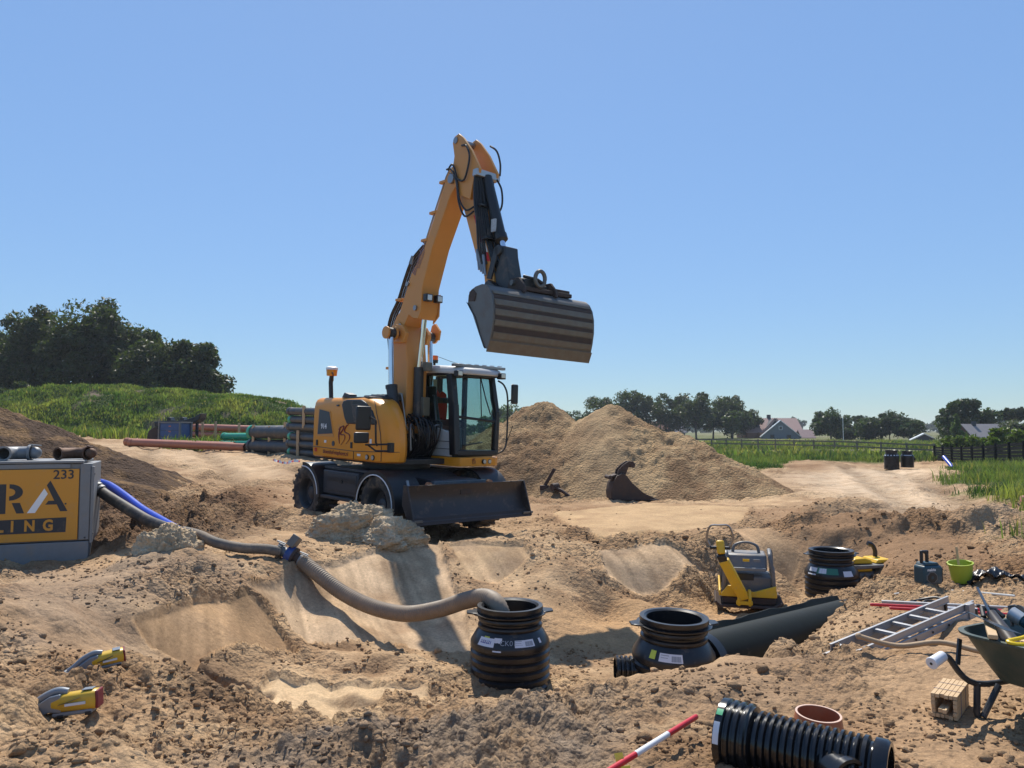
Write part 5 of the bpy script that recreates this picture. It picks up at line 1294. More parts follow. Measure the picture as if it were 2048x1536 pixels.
# --- boom
bm_ = MB(); BL = [(.02, 1.25), (.07, 2.1), (.05, 3.0), (.02, 3.70), (.10, 3.86), (.26, 3.92), (.42, 3.80), (.52, 3.55), (.60, 3.0), (.60, 2.3), (.46, 1.6), (.36, 1.25)]
bm_.prism(BL, -.23, .23, 'y'); boom = bm_.build('lower_boom', M_YELD, exc, .012)
for s in (-1, 1):
    MB().prism([(.0, 1.2), (.5, 1.2), (.48, 1.75), (.25, 1.95), (.05, 1.8)], s * .34, s * .27, 'y').build('boom_foot_lug', M_DGREY, boom, .01)
    # lugs for the hoist cylinders
    e = MB(); e.prism([(.12, 3.50), (.55, 3.48), (.62, 3.66), (.5, 3.82), (.2, 3.86), (.06, 3.78)], s * .30, s * .22, 'y'); e.build('cylinder_lug', M_YELD, boom, .015)
e = MB(); e.cyl((.36, -.52, 3.66), (.36, .52, 3.66), .07, n=16); e.build('cross_pin', M_DGREY, boom)
for s in (-1, 1):
    e = MB(); e.cyl((.36, s * .36, 3.66), (.36, s * .40, 3.66), .13, n=18); e.cyl((.36, s * .55, 3.66), (.36, s * .59, 3.66), .12, n=18)
    if s > 0: e.prism([(.2, 3.60), (.52, 3.60), (.56, 3.78), (.40, 3.94), (.30, 3.90)], .54, .59, 'y')
    e.build('pin_plate', M_YELD, boom, .006)
ub = MB(); UB = [(.10, 3.72), (.02, 3.86), (.14, 4.02), (.24, 4.10), (.60, 4.82), (.98, 5.24), (1.30, 5.85), (1.60, 6.44), (1.74, 6.62), (1.90, 6.62), (1.98, 6.45), (1.93, 6.28), (1.74, 6.10), (1.24, 5.22), (.96, 4.50), (.94, 4.06), (.86, 3.92), (.70, 3.94), (.55, 4.02), (.42, 3.84), (.28, 3.72)]
ub.prism(UB, -.20, .20, 'y'); uboom = ub.build('upper_boom', M_YELD, exc, .012)
for (fx, u, r) in ((.30, 3.80, .07), (.50, 4.62, .045), (.78, 4.13, .05), (1.80, 6.38, .075)):
    p_ = MB(); p_.cyl((fx, -.235, u), (fx, .235, u), r, n=16); p_.build('pivot_pin', M_PIPE, uboom)
MB().prism([(.78, 3.86), (.96, 4.0), (.98, 4.42), (.86, 4.30)], .20, .23, 'y').build('tilt_lug', M_YELD, uboom, .006)
MB().prism([(.50, 5.02), (.60, 4.98), (.66, 5.14), (.58, 5.16)], -.206, -.19, 'y').build('boom_sticker', mat('blue_grey_sticker', (.16, .18, .2), .5), uboom, smooth=False)
bt = frame((.83, -.206, 5.06), (.42, 0, .80), (-.80, 0, .42))
text('boom_lettering', 'Bloemhof', .17, bt, mat('purple_lettering', (.20, .10, .12), .5), uboom, .001, shear=.2)
text('boom_sublettering', 'STAPHORST', .07, frame((.93, -.206, 5.05), (.42, 0, .80), (-.80, 0, .42)), _mats['purple_lettering'], uboom, .001)
# hydraulic lines up the back of the boom
hb = MB()
for k, l_ in enumerate((-.17, -.10, -.03)):
    hb.tube([(.93, l_, 5.27), (1.26, l_, 5.92), (1.56, l_, 6.48), (1.66, l_, 6.60)], .016, 6)
hb.build('steel_hydraulic_line', M_PIPE, uboom)
hb = MB()
for k, l_ in enumerate((-.19, -.14, -.08, -.02)):
    o_ = .02 * k
    hb.tube(spline([(-.02, l_, 2.55), (-.06 - o_, l_, 3.2), (-.16 - o_, l_, 3.75), (-.08 - o_, l_, 4.05), (.16 - o_, l_, 4.36), (.36 - o_, l_, 4.75), (.58 - o_, l_, 5.08), (.93, l_, 5.30)], 6), .019, 6)
hb.build('boom_hose', M_HOSE, uboom)
for (fx, u) in ((-.07, 3.02), (.19, 4.35), (.98, 5.40), (1.22, 5.88), (1.50, 6.40), (-.02, 2.35)):
    MB().box(fx - .10, fx + .10, -.21, .02, u - .025, u + .025).build('line_clamp', M_YELD, uboom, .006)
for l_ in (-.12, .12):
    q = MB(); q.box(.98, 1.10, l_ - .07, l_ + .07, 4.24, 4.38); la = q.build('boom_lamp', M_BLACK, uboom, .012)
    MB().box(1.098, 1.108, l_ - .05, l_ + .05, 4.26, 4.36).build('lens', M_LENS, la, .004)
# hoist cylinders and the adjusting cylinder
for s in (-1, 1):
    hc = MB(); hc.cyl((.74, s * .46, 1.48), (.44, s * .46, 2.62), .105, n=20); hc.cyl((.44, s * .46, 2.60), (.428, s * .46, 2.66), .115, n=20); hy = hc.build('hoist_cylinder', M_DGREY, exc)
    q = MB(); q.cyl((.43, s * .46, 2.65), (.365, s * .46, 3.60), .055, n=18); q.build('piston_rod', M_CHROME, hy)
    q = MB(); q.cyl((.36, s * .46 - .06, 3.66), (.36, s * .46 + .06, 3.66), .10, n=18); q.build('rod_eye', M_DGREY, hy)
    q = MB(); q.tube([(.60, s * .40, 2.50), (.66, s * .38, 2.50), (.80, s * .36, 1.90), (.82, s * .14, 1.62)], .018, 8); q.build('supply_line', M_PIPE, hy)
hc = MB(); hc.cyl((.66, 0, 2.05), (.66, 0, 3.02), .095, n=18); hy = hc.build('adjusting_cylinder', M_DGREY, exc)
MB().cyl((.66, 0, 3.0), (.80, 0, 4.02), .052, n=16).build('piston_rod', M_CHROME, hy)
MB().cyl((.80, -.08, 4.08), (.80, .08, 4.08), .10, n=16).build('rod_eye', M_DGREY, hy)
mat('grey_green_valve', (.14, .14, .11), .5, .3, var=.2, dust=.3)
for b6 in ((.72, .86, .03, .17, 2.95, 3.12), (.74, .84, .0, .15, 2.1, 2.45)): MB().box(*b6).build('valve_block', _mats['grey_green_valve'], hy, .008)
# dark hydraulic tangle between cowl and cab
hm = MB(); rr = random.Random(3)
hm.box(-.3, .55, -.42, .34, 1.28, 1.75)
hm.build('valve_bank', M_BLACK, exc, .02)
for i in range(22):
    l_ = -.32 + .62 * (i / 21.); a = rr.uniform(.80, 1.05)
    q = MB(); q.tube(spline([(.55, l_ * .7, rr.uniform(1.9, 2.15)), (a, l_ + rr.uniform(-.05, .05), rr.uniform(1.85, 2.05)), (a + rr.uniform(0, .12), l_ + rr.uniform(-.08, .08), rr.uniform(1.5, 1.7)), (.7, l_, 1.3)], 5), .016, 6)
    q.build('hydraulic_hose', M_HOSE, exc)
    if i % 3 == 0: MB().cyl((a, l_, 1.72), (a + .01, l_, 1.82), .02, n=8).build('hose_fitting', M_PIPE, exc)
for s in (-1, 1):
    MB().tube(spline([(.85, s * .20, 1.85), (.9, s * .30, 1.93), (.95, s * .36, 1.85), (.98, s * .36, 1.45)], 6), .017, 8).build('bent_line', M_PIPE, exc)

# --- stick
sk = MB(); SK = [(1.90, 6.20), (2.16, 5.64), (2.45, 4.95), (2.70, 4.55), (2.74, 4.30), (2.86, 4.22), (2.96, 4.28), (2.95, 4.48), (2.76, 5.0), (2.50, 5.72), (2.40, 6.20), (2.1, 6.5)]
sk.prism(SK, -.17, .17, 'y'); stick = sk.build('stick', M_YELD, exc, .012)
TP = [(1.80, 6.45), (1.86, 6.78), (1.80, 7.04), (1.85, 7.14), (1.97, 7.17), (2.10, 7.06), (2.34, 6.78), (2.58, 6.40), (2.56, 6.32), (2.42, 6.24), (2.34, 5.9), (2.0, 6.05)]
for s in (-1, 1): MB().prism(TP, s * .23, s * .175, 'y').build('head_plate', M_YELD, stick, .008)
for (fx, u, r, w) in ((1.90, 7.06, .06, .25), (1.80, 6.38, .085, .26), (2.46, 6.32, .05, .25)):
    MB().cyl((fx, -w, u), (fx, w, u), r, n=16).build('pivot_pin', M_PIPE, stick)
MB().box(2.44, 2.56, -.27, .27, 6.28, 6.40).build('pipe_manifold', mat('galvanised_block', (.42, .44, .46), .4, .6, var=.15), stick, .01)
for i, m in enumerate((M_RED, M_WTXT, M_RED, M_WTXT, M_RED)):
    u = 5.62 - .17 * i; fx = 2.38 + .068 * i
    MB().prism([(fx, u), (fx + .14, u - .04), (fx + .205, u - .20), (fx + .07, u - .17)], -.176, -.165, 'y').build('warning_stripe', m, stick, smooth=False)
bc = MB(); bc.cyl((2.50, 0, 6.30), (2.93, 0, 5.14), .10, n=20); bc.cyl((2.90, 0, 5.22), (2.94, 0, 5.12), .115, n=20); by_ = bc.build('bucket_cylinder', M_BLACK, exc)
MB().cyl((2.93, 0, 5.15), (3.03, 0, 4.88), .05, n=16).build('piston_rod', M_CHROME, by_)
MB().box(2.80, 2.90, -.125, -.09, 5.26, 5.48).build('cylinder_label', mat('pale_label', (.4, .44, .48), .5, var=.4, scale=30), by_, smooth=False)
hh = MB()
for k in range(7):
    l_ = -.25 + .035 * k
    hh.tube(spline([(2.48, l_, 6.28), (2.52 + .01 * k, l_ - .03, 5.85), (2.62 + .012 * k, l_ - .04, 5.4), (2.66 + .02 * k, l_ - .03, 5.0), (2.74 + .02 * k, l_, 4.7)], 6), .018, 6)
hh.build('stick_hose', M_HOSE, stick)
rr2 = random.Random(9)
for k in range(9):
    l_ = -.16 + .04 * k
    q = MB(); q.tube(spline([(2.50, l_, 6.26), (2.58 + rr2.uniform(-.02, .04), l_ + rr2.uniform(-.04, .02), 5.8), (2.68 + rr2.uniform(-.02, .05), l_ - .02, 5.35), (2.80 + rr2.uniform(-.03, .05), l_ - .03, 4.95), (2.98, l_ * .8, 4.55 + rr2.uniform(-.1, .1))], 6), .016 + .004 * (k % 2), 6); q.build('front_hose', M_HOSE, stick)
for u_, f_ in ((5.75, 2.56), (5.15, 2.74)): MB().box(f_ - .03, f_ + .09, -.24, .2, u_ - .02, u_ + .02).build('hose_strap', M_BLACK, stick, .006)
hh = MB(); hh.tube(spline([(2.08, -.24, 6.92), (2.24, -.26, 6.86), (2.34, -.27, 6.62), (2.22, -.27, 6.28), (2.02, -.26, 6.32), (1.80, -.25, 6.55), (1.66, -.24, 6.58)], 8), .018, 7)
hh.tube(spline([(1.70, -.24, 6.56), (1.86, -.27, 6.62), (1.98, -.27, 6.40), (2.08, -.26, 5.95), (2.26, -.25, 5.72), (2.46, -.24, 5.74)], 8), .018, 7); hh.tube(spline([(1.74, -.22, 6.5), (1.96, -.25, 6.3), (2.04, -.24, 5.9), (2.22, -.24, 5.62), (2.46, -.24, 5.66)], 8), .018, 7); hh.tube(spline([(2.30, .24, 6.98), (2.46, .26, 6.85), (2.56, .26, 6.6), (2.56, .26, 6.38)], 8), .018, 7); hh.tube(spline([(2.55, .2, 6.3), (2.66, .22, 6.1), (2.7, .2, 5.8), (2.6, .15, 5.6)], 8), .018, 7)
hh.build('looping_hose', M_HOSE, stick)
for k in range(4):
    q = MB(); q.cyl((2.56 + .055 * k, -.22, 4.98 - .04 * k), (2.60 + .055 * k, -.22, 4.78 - .04 * k), .028, n=8); q.cyl((2.60 + .055 * k, -.22, 4.78 - .04 * k), (2.63 + .055 * k, -.22, 4.62 - .04 * k), .022, n=8); q.build('hose_coupling', M_PIPE, stick)

# --- linkage, tilt coupler and ditching bucket
for s in (-1, 1):
    q = MB(); q.prism([(2.98, 4.95), (3.10, 4.96), (2.92, 4.42), (2.80, 4.45)], s * .20, s * .17, 'y'); q.build('rocker_link', M_DGREY, stick, .006)
q = MB(); q.prism([(2.98, 4.98), (3.20, 4.96), (3.22, 4.80), (3.34, 4.35), (3.30, 4.15), (3.02, 4.15), (2.96, 4.5), (3.06, 4.78)], -.15, .15, 'y'); q.cyl((3.06, -.2, 4.90), (3.06, .2, 4.90), .09, n=16); cpl = q.build('bucket_link', M_DGREY, exc, .02)
q = MB(); q.cyl((2.87, -.24, 4.32), (2.87, .24, 4.32), .07, n=14); q.build('link_pin', M_RUST, cpl)
bk = empty('ditching_bucket', (3.82, .13, 3.13), (0, 0, 0)); bk.parent = exc
bk.rotation_euler = (radians(-1.2), 0, math.atan2(.119, .993) * -1)
# local: x towards the camera (outward), y along the bucket width, z up
SHELL = [(.0, .0), (.045, .10), (.085, .25), (.115, .45), (.105, .66), (.06, .82), (-.02, .94), (-.12, 1.01), (-.24, 1.035), (-.42, 1.02), (-.55, .98)]
WB = 1.02
inner = [(x - .022 if z < .9 else x, z - (0 if z < .9 else .022)) for (x, z) in SHELL]
b = MB(); b.prism(SHELL + inner[::-1], -WB, WB, 'y'); shell = b.build('bucket_shell', M_BUCK, bk, 0, 30)
def on_shell(z0, z1, off, th):
    zs = np.linspace(z0, z1, 4); xs = [np.interp(z_, [q[1] for q in SHELL[:8]], [q[0] for q in SHELL[:8]]) for z_ in zs]
    return [(x + off + th, z_) for x, z_ in zip(xs, zs)] + [(x - .004, z_) for x, z_ in list(zip(xs, zs))[::-1]]
for (z0, z1) in ((.16, .25), (.36, .44), (.52, .61), (.68, .77), (.86, .91)):
    MB().prism(on_shell(z0, z1, 0, .016), -WB + .012, WB - .012, 'y').build('wear_strip', M_BSTRIP, bk, .003)
for (z0, z1) in ((.26, .35), (.45, .51), (.62, .67), (.78, .85)):
    MB().prism(on_shell(z0, z1, 0, .003), -WB + .012, WB - .012, 'y').build('rusty_band', M_RUST, bk, smooth=False)
MB().prism([(-.03, -.05), (.0, -.055), (.07, .12), (.05, .13), (-.01, .03)], -WB - .03, WB + .03, 'y').build('cutting_edge', M_BSTRIP, bk, .004)
SIDE = SHELL + [(-.62, .90), (-.63, .76), (-.56, .70), (-.38, .52), (-.20, .20), (-.06, .0)]
for s in (-1, 1):
    sd = MB().prism(SIDE, s * (WB + .022), s * (WB - .003), 'y').build('side_plate', M_BUCK, bk, .006)
    MB().prism([(-.63, .78), (-.56, .70), (-.38, .52), (-.20, .20), (-.07, .0), (-.10, .03), (-.25, .26), (-.44, .56), (-.60, .76)], s * (WB + .04), s * (WB - .02), 'y').build('side_edge', M_BUCK, sd, .004)
    MB().prism([(-.58, .95), (-.48, .98), (-.38, .90), (-.42, .78), (-.60, .80)], s * (WB + .034), s * (WB + .02), 'y').build('corner_plate', M_RUST, sd, .004)
# coupler parts on top of the bucket
q = MB()
for l_ in (-.34, .32): q.prism([(-.50, 1.0), (-.02, .98), (-.06, 1.10), (-.20, 1.24), (-.44, 1.24), (-.52, 1.12)], l_ - .025, l_ + .025, 'y')
q.build('bucket_ear', M_RUST, bk, .006)
q = MB(); q.box(-.44, -.12, -.34, .72, 1.03, 1.10); q.box(-.40, -.18, .40, .72, 1.10, 1.16); q.build('tilt_frame', M_RUST, bk, .012)
q = MB(); q.cyl((-.32, -.42, 1.16), (-.32, .40, 1.16), .045, n=12); q.build('bucket_pin', M_BUCK, bk)
q = MB(); q.tube([(-.12 + .0 * a, .02 + .10 * cos(a), 1.26 + .13 * sin(a)) for a in np.linspace(0, 2 * pi, 18, endpoint=False)], .035, 8, closed=True); q.build('lifting_eye', M_BUCK, bk)
q = MB(); q.box(-.52, -.20, -.24, .12, 1.10, 1.24); q.tube([(-.30, -.20, 1.30), (-.15, .0, 1.24), (-.12, .10, 1.18)], .03, 7); q.cyl((-.36, -.3, 1.22), (-.34, .1, 1.26), .05, n=10); q.build('tilt_cylinder', M_BLACK, bk, .01)
q = MB(); q.prism([(-.95, 1.18), (-.55, .98), (-.50, 1.04), (-.86, 1.27)], -.52, -.40, 'y'); q.build('hose_bracket', M_BLACK, bk, .01)
q = MB(); q.tube(spline([(-.92, -.46, 1.22), (-1.0, -.50, 1.05), (-.92, -.55, .86), (-.80, -.58, .80)], 6), .022, 7); q.tube(spline([(-.9, -.42, 1.26), (-.84, -.3, 1.45), (-.86, -.24, 1.6)], 6), .018, 7); q.build('bucket_hose', M_HOSE, bk)
# ================================================================ SITE OBJECTS
M_GALV = mat('galvanised_steel', (.20, .21, .22), .55, .35, var=.18, scale=14, dust=.3, dscale=4)
M_PUMPY = mat('pump_yellow', (.62, .27, .025), .45, var=.06, scale=2, dust=.22, dscale=3)
M_LETTER = mat('charcoal_lettering', (.028, .030, .036), .55, var=.15, dust=.2)
M_PE = mat('black_polyethylene', (.008, .0085, .010), .32, var=.25, scale=5, dust=.12, dscale=7, rvar=.08)
M_PEG = mat('glossy_black_pipe', (.008, .0085, .010), .18, var=.25, scale=5, dust=.03, dscale=5, rvar=.06)
M_WRAP = mat('dark_green_membrane', (.007, .010, .008), .6, var=.2, scale=6, bump=.15, bscale=14, dust=.08, dscale=3, spec=.15)
M_PAPER = mat('paper_label', (.62, .64, .68), .5, var=.06, scale=20)
M_TERRA = mat('terracotta_pvc', (.36, .125, .065), .42, var=.10, scale=4, dust=.3, dscale=5)
M_BHOSE = mat('brown_suction_hose', (.20, .15, .105), .6, var=.2, scale=8, dust=.5, dscale=5)
M_GHOSE = mat('grey_dusty_hose', (.10, .088, .075), .75, var=.25, scale=10, dust=.6, dscale=6)
M_BLUE = mat('blue_lay_flat_hose', (.012, .05, .42), .35, var=.12, scale=9, bump=.3, bscale=30)
M_BLUEP = mat('blue_valve_paint', (.012, .045, .19), .4, var=.15, dust=.25)
M_WACK = mat('compactor_yellow', (.70, .42, .015), .42, var=.1, scale=6, dust=.3, dscale=8)
M_WGREY = mat('compactor_grey', (.13, .135, .14), .5, .2, var=.15, scale=7, dust=.45, dscale=5)
M_LIME = mat('lime_plastic', (.36, .44, .035), .45, var=.08, dust=.15)
M_TEAL = mat('teal_blue_plastic', (.012, .052, .072), .45, var=.15, dust=.3)
M_WOOD = mat('fresh_pine', (.52, .36, .20), .75, var=.2, scale=12, bump=.3, bscale=40)
M_WOODOLD = mat('worn_shaft_wood', (.38, .26, .15), .7, var=.25, scale=10, dust=.3)
M_ALU = mat('aluminium', (.34, .34, .345), .5, .5, var=.12, scale=9, dust=.3, dscale=8)
M_TUB = mat('green_barrow_tub', (.026, .052, .046), .5, var=.25, scale=6, dust=.5, dscale=5, dustcol=(.16, .15, .12))
M_YPLAST = mat('yellow_plastic', (.75, .52, .01), .35, var=.06)
M_LASER = mat('laser_yellow', (.58, .36, .025), .4, var=.08, dust=.25, dscale=12)
M_LGREY = mat('laser_grey', (.20, .225, .25), .4, .1, var=.12, dust=.25, dscale=12)
M_PVCW = mat('white_conduit', (.62, .62, .58), .5, var=.1, dust=.25)
M_REDP = mat('red_pole_paint', (.50, .015, .025), .4, var=.1, dust=.15)
M_WHP = mat('white_pole_paint', (.70, .70, .70), .4, var=.06, dust=.2)
M_CRATE = mat('blue_crate_paint', (.025, .075, .20), .45, var=.12, scale=3, dust=.2)
M_GREENP = mat('green_pvc', (.015, .30, .17), .4, var=.1, dust=.25)
M_BLKPIPE = mat('black_ribbed_pipe', (.022, .026, .032), .5, var=.2, dust=.35)
M_DARK = mat('dark_interior', (.006, .006, .007), .8)  # near-black discs that stand in for the shade inside open pipes

def gz(x, y): return float(ground_z(np.array([x]), np.array([y]))[0])
GZ_N = 0

# ---- pump housing
PY = radians(22)
pump = empty('pump_housing', (-5.56, 10.1, .0), (0, 0, PY), 'galvanised and yellow pump housing numbered 233 at the left edge', 'pump')
# local x to the right along the front (0 = right front corner), y into the box, z up
MB().box(-2.6, 0, .02, .95, .25, 1.26).build('casing', M_GALV, pump, .01)
MB().box(-2.62, -.01, -.01, .98, -.05, .245).build('skid', M_GALV, pump, .012)
MB().prism([(-.02, 1.265), (.97, 1.265), (.97, 1.30), (-.02, 1.30)], -2.65, -.10, 'x').build('lid', M_GALV, pump, .008)
MB().box(-2.62, -.25, -.012, .01, 1.20, 1.255).build('top_rail', M_GALV, pump, .004)
MB().box(-1.055, -.145, -.016, .01, .27, 1.192).build('door', M_PUMPY, pump, .006)
MB().box(-2.4, -1.07, -.016, .01, .27, 1.192).build('door', M_PUMPY, pump, .006)
MB().box(-.135, -.01, -.010, .015, .26, 1.26).build('corner_post', M_GALV, pump, .008)
MB().box(-.005, .03, -.02, .06, .22, 1.22).build('edge_flange', M_GALV, pump, .004)
for z_ in (.34, 1.12): MB().cyl((.028, .02, z_), (.036, .02, z_), .013, n=8).build('bolt', M_LETTER, pump)
MB().cyl((-.29, -.02, .74), (-.29, -.012, .74), .012, n=10).build('lock_hole', M_LETTER, pump)
for x_ in (-.18, -.06): MB().cyl((x_, -.014, .29), (x_, -.008, .29), .012, n=8).build('rivet', M_LETTER, pump)
YF = -.0165
def sign(name, polys, m):
    b = MB(); b.M = Matrix.Translation((.08, 0, 0))
    for p_ in polys: b.prism(p_, YF - .002, YF + .004, 'y')
    return b.build(name, m, pump, smooth=False)
bz, ht = .635, .375
sign('letter_r_stem', [[(-1.115, bz), (-1.035, bz), (-1.035, bz + ht), (-1.115, bz + ht)]], M_LETTER)
cx_, cz_ = -1.0, bz + ht - .105
arc = [(cx_ + .0 + .15 * cos(a), cz_ + .105 * sin(a)) for a in np.linspace(pi / 2, -pi / 2, 12)]
arci = [(cx_ + .065 * cos(a), cz_ + .05 * sin(a)) for a in np.linspace(-pi / 2, pi / 2, 10)]
sign('letter_r_bowl', [[(cx_, cz_ + .105)] + arc + [(cx_, cz_ - .105)] + arci], M_LETTER)
sign('letter_r_leg', [[(-.97, bz + .135), (-.88, bz + .135), (-.83, bz), (-.915, bz)]], M_LETTER)
sign('letter_a_white_leg', [[(-.80, bz), (-.71, bz), (-.575, bz + .24), (-.615, bz + .31)]], M_WTXT)
sign('letter_a_dark_leg', [[(-.59, bz + .35), (-.55, bz + .41), (-.345, bz + .01), (-.43, bz + .01), (-.47, bz + .10), (-.60, bz + .10), (-.565, bz + .15), (-.50, bz + .15)]], M_LETTER)
sign('letter_t', [[(-1.50, bz + ht - .075), (-1.16, bz + ht - .075), (-1.16, bz + ht), (-1.50, bz + ht)], [(-1.37, bz), (-1.29, bz), (-1.29, bz + ht - .076), (-1.37, bz + ht - .076)]], M_LETTER)
MB().prism([(-1.05, .375), (-.28, .375), (-.275, .565), (-1.05, .555)], YF - .002, YF + .004, 'y').build('name_band', M_LETTER, pump, smooth=False)
MB().prism([(-2.2, .375), (-1.075, .375), (-1.075, .555), (-2.2, .545)], YF - .002, YF + .004, 'y').build('name_band', M_LETTER, pump, smooth=False)
for ch, x_ in (('L', -1.01), ('I', -.875), ('N', -.685), ('G', -.48)):
    text('band_letter', ch, .19, frame((x_, YF - .004, .465), (1, 0, 0), (0, 0, 1)), M_PUMPY, pump, .001, bold=.007, sx=.85)
text('number_233', '233', .165, frame((-.32, YF - .003, 1.115), (1, 0, 0), (0, 0, 1)), M_LETTER, pump, .001, bold=.002)

def W(px, py, Y):
    """point seen at that place of the photograph at distance Y (used once, while measuring)"""
    return Vector(((px - 1024) / 1518 * Y, Y, 1.7 + (860 - py) / 1518 * Y))

def elbow(name, loc, rot, m, label, r=.085):
    e = empty(name, loc, rot, label, 'pipe fitting')
    b = MB(); P = [(.13 * cos(a) - .13, 0, .13 * sin(a)) for a in np.linspace(0, pi / 2, 8)]
    M1 = Matrix.Rotation(pi / 2, 4, 'X')
    path = [Vector((.0, -.14, .0)), Vector((0, 0, 0)), Vector((.05, .09, 0)), Vector((.14, .12, 0)), Vector((.22, .12, .0))]
    b.tube(spline(path, 5), r, 18, cap=False); b.tube(spline(path, 5), r * .86, 18, cap=False)
    el = b.build('bend', m, e, recalc=False)
    q = MB(); Mx = Matrix.Translation((0, -.15, 0)) @ Matrix.Rotation(pi / 2, 4, 'X')
    q.lathe([(r * .86, -.02), (r * 1.12, -.02), (r * 1.15, .012), (r * .86, .012)], 22, Mx, closed=True); q.build('mouth_ring', m, e)
    q = MB(); q.lathe([(r, -.015), (r * 1.3, -.015), (r * 1.3, .02), (r, .02)], 20, Matrix.Translation((.21, .12, 0)) @ Matrix.Rotation(pi / 2, 4, 'Y'), closed=True); q.build('clamp_collar', m, e, .004)
    q = MB(); q.beam((.20, .12, r * 1.3), (.36, .06, r * 1.15), .03, .014); q.build('clamp_lever', m, e, .003)
    q = MB(); q.ball((.27, .12, 0), r * .95, 14, 8); q.build('ball_end', m, e)
    return e
elbow('galvanised_elbow', (-6.62, 10.02, 1.395), (0, 0, radians(12)), M_GALV, 'grey galvanised pipe elbow with lever lying on the pump lid')
elbow('rusty_elbow', (-6.02, 10.33, 1.385), (0, 0, radians(-18)), mat('brown_rusty_iron', (.12, .065, .04), .7, .4, var=.4, scale=12), 'brown rusty pipe elbow with lever at the right end of the pump lid', .075)

# ---- hoses from the pump to the chamber
def ribbed(path, r, pitch, amp, n=14):
    P = spline(path, 24); out = [P[0]]; acc = 0
    D = [0]
    for i in range(1, len(P)): D.append(D[-1] + (P[i] - P[i - 1]).length)
    total = D[-1]; m = int(total / pitch * 2); pts = []; rs_ = []
    j = 0
    for k in range(m + 1):
        s = total * k / m
        while j < len(D) - 2 and D[j + 1] < s: j += 1
        t = (s - D[j]) / max(D[j + 1] - D[j], 1e-9)
        pts.append(P[j].lerp(P[j + 1], t)); rs_.append(r + (amp if k % 2 else 0))
    b = MB(); b.tube(pts, rs_, n); return b
bh = empty('black_discharge_hose', W(190, 968, 10.75), (0, 0, 0), 'thick black hose leaving the pump and dipping towards the sand lump', 'hose')
o0 = bh.location.copy()
pb = [W(186, 962, 10.8), W(212, 985, 10.7), W(255, 1012, 10.4), W(300, 1038, 10.1), W(335, 1052, 9.85), W(365, 1062, 9.6)]
MB().tube([q - o0 for q in spline(pb, 10)], .075, 14).build('hose_body', mat('black_rubber_hose', (.018, .016, .015), .55, var=.25, dust=.35), bh)
for t in (.10, .18, .26):
    q = pb[0].lerp(pb[1], t * 3) - o0; d = (pb[1] - pb[0]).normalized() * .02
    MB().cyl(q - d, q + d, .086, n=16).build('hose_clamp', M_GALV, bh)
bl_ = MB().tube(spline([W(205, 965, 11.1), W(225, 972, 11.0), W(255, 992, 10.7), W(290, 1018, 10.35), W(325, 1038, 10.05), W(350, 1052, 9.8), W(375, 1066, 9.55)], 8), .062, 14).build('blue_hose', M_BLUE)
tag(bl_, 'bright blue flexible hose lying behind the black pump hose', 'hose')
gh = ribbed([W(372, 1060, 9.75), W(405, 1068, 9.6), W(440, 1083, 9.5), W(490, 1093, 9.5), W(535, 1095, 9.55), W(566, 1100, 9.6)], .062, .035, .003).build('grey_suction_hose', M_GHOSE)
tag(gh, 'grey dusty ribbed hose between the sand lump and the blue valve', 'hose')
vc = W(588, 1108, 9.65)
valve = empty('blue_valve', vc, (0, 0, 0), 'blue valve with green lever and steel clamps joining the two hoses', 'valve')
vd = (W(615, 1124, 9.58) - W(566, 1100, 9.62)).normalized()
def ring(a, b, r, nm, m, n=20): return MB().cyl(vd * a, vd * b, r, n=n).build(nm, m, valve)
ring(-.17, -.06, .065, 'inlet_pipe', M_GALV); ring(-.06, .02, .115, 'valve_body', M_BLUEP); ring(.022, .05, .12, 'flange', M_RUST); ring(.05, .13, .07, 'outlet_pipe', M_RUST); ring(-.20, -.16, .082, 'hose_clamp', M_GALV); ring(.12, .20, .088, 'hose_clamp', M_GALV)
up_ = Vector((0, 0, 1))
MB().beam(vd * -.02 + up_ * .10, vd * .02 + up_ * .24 + Vector((.05, .05, 0)), .16, .10, vd).build('actuator_box', mat('grey_rust_box', (.17, .15, .13), .6, .3, var=.3), valve, .01)
g = MB(); g.prism([(.10 * cos(a), .118 * sin(a) + .012) for a in np.linspace(.5, 2.2, 8)] + [(.10 * cos(a), .135 * sin(a) + .012) for a in np.linspace(2.2, .5, 8)], -.03, .03, 'y'); g.M = None
lv_ = g.build('green_lever', mat('mint_green', (.12, .48, .2), .45), valve); lv_.matrix_local = frame(vd * .06, vd.cross(up_), up_) @ Matrix.Rotation(0, 4, 'X') @ Matrix.Rotation(pi / 2, 4, 'X') @ Matrix.Rotation(-pi / 2, 4, 'X')
for s in (-.175, .15):
    q = MB(); q.beam(vd * (s - .03) + up_ * .10, vd * (s + .09) + up_ * .11, .035, .012); q.beam(vd * (s - .02) + up_ * .085 + Vector((.03, -.06, 0)), vd * (s + .07) + up_ * .09 + Vector((.03, -.06, 0)), .02, .012); q.build('cam_lever', M_GALV, valve)
br = ribbed([vc + vd * .16, W(640, 1143, 9.5), W(690, 1180, 9.35), W(750, 1208, 9.15), W(815, 1221, 8.95), W(880, 1212, 8.7), W(930, 1196, 8.45), W(965, 1189, 8.2), W(988, 1196, 8.02), W(1001, 1215, 7.93), W(1008, 1245, 7.9)], .088, .030, .006, 18).build('brown_suction_hose', M_BHOSE)
tag(br, 'long brown ribbed suction hose swinging down into the nearest left chamber', 'hose')

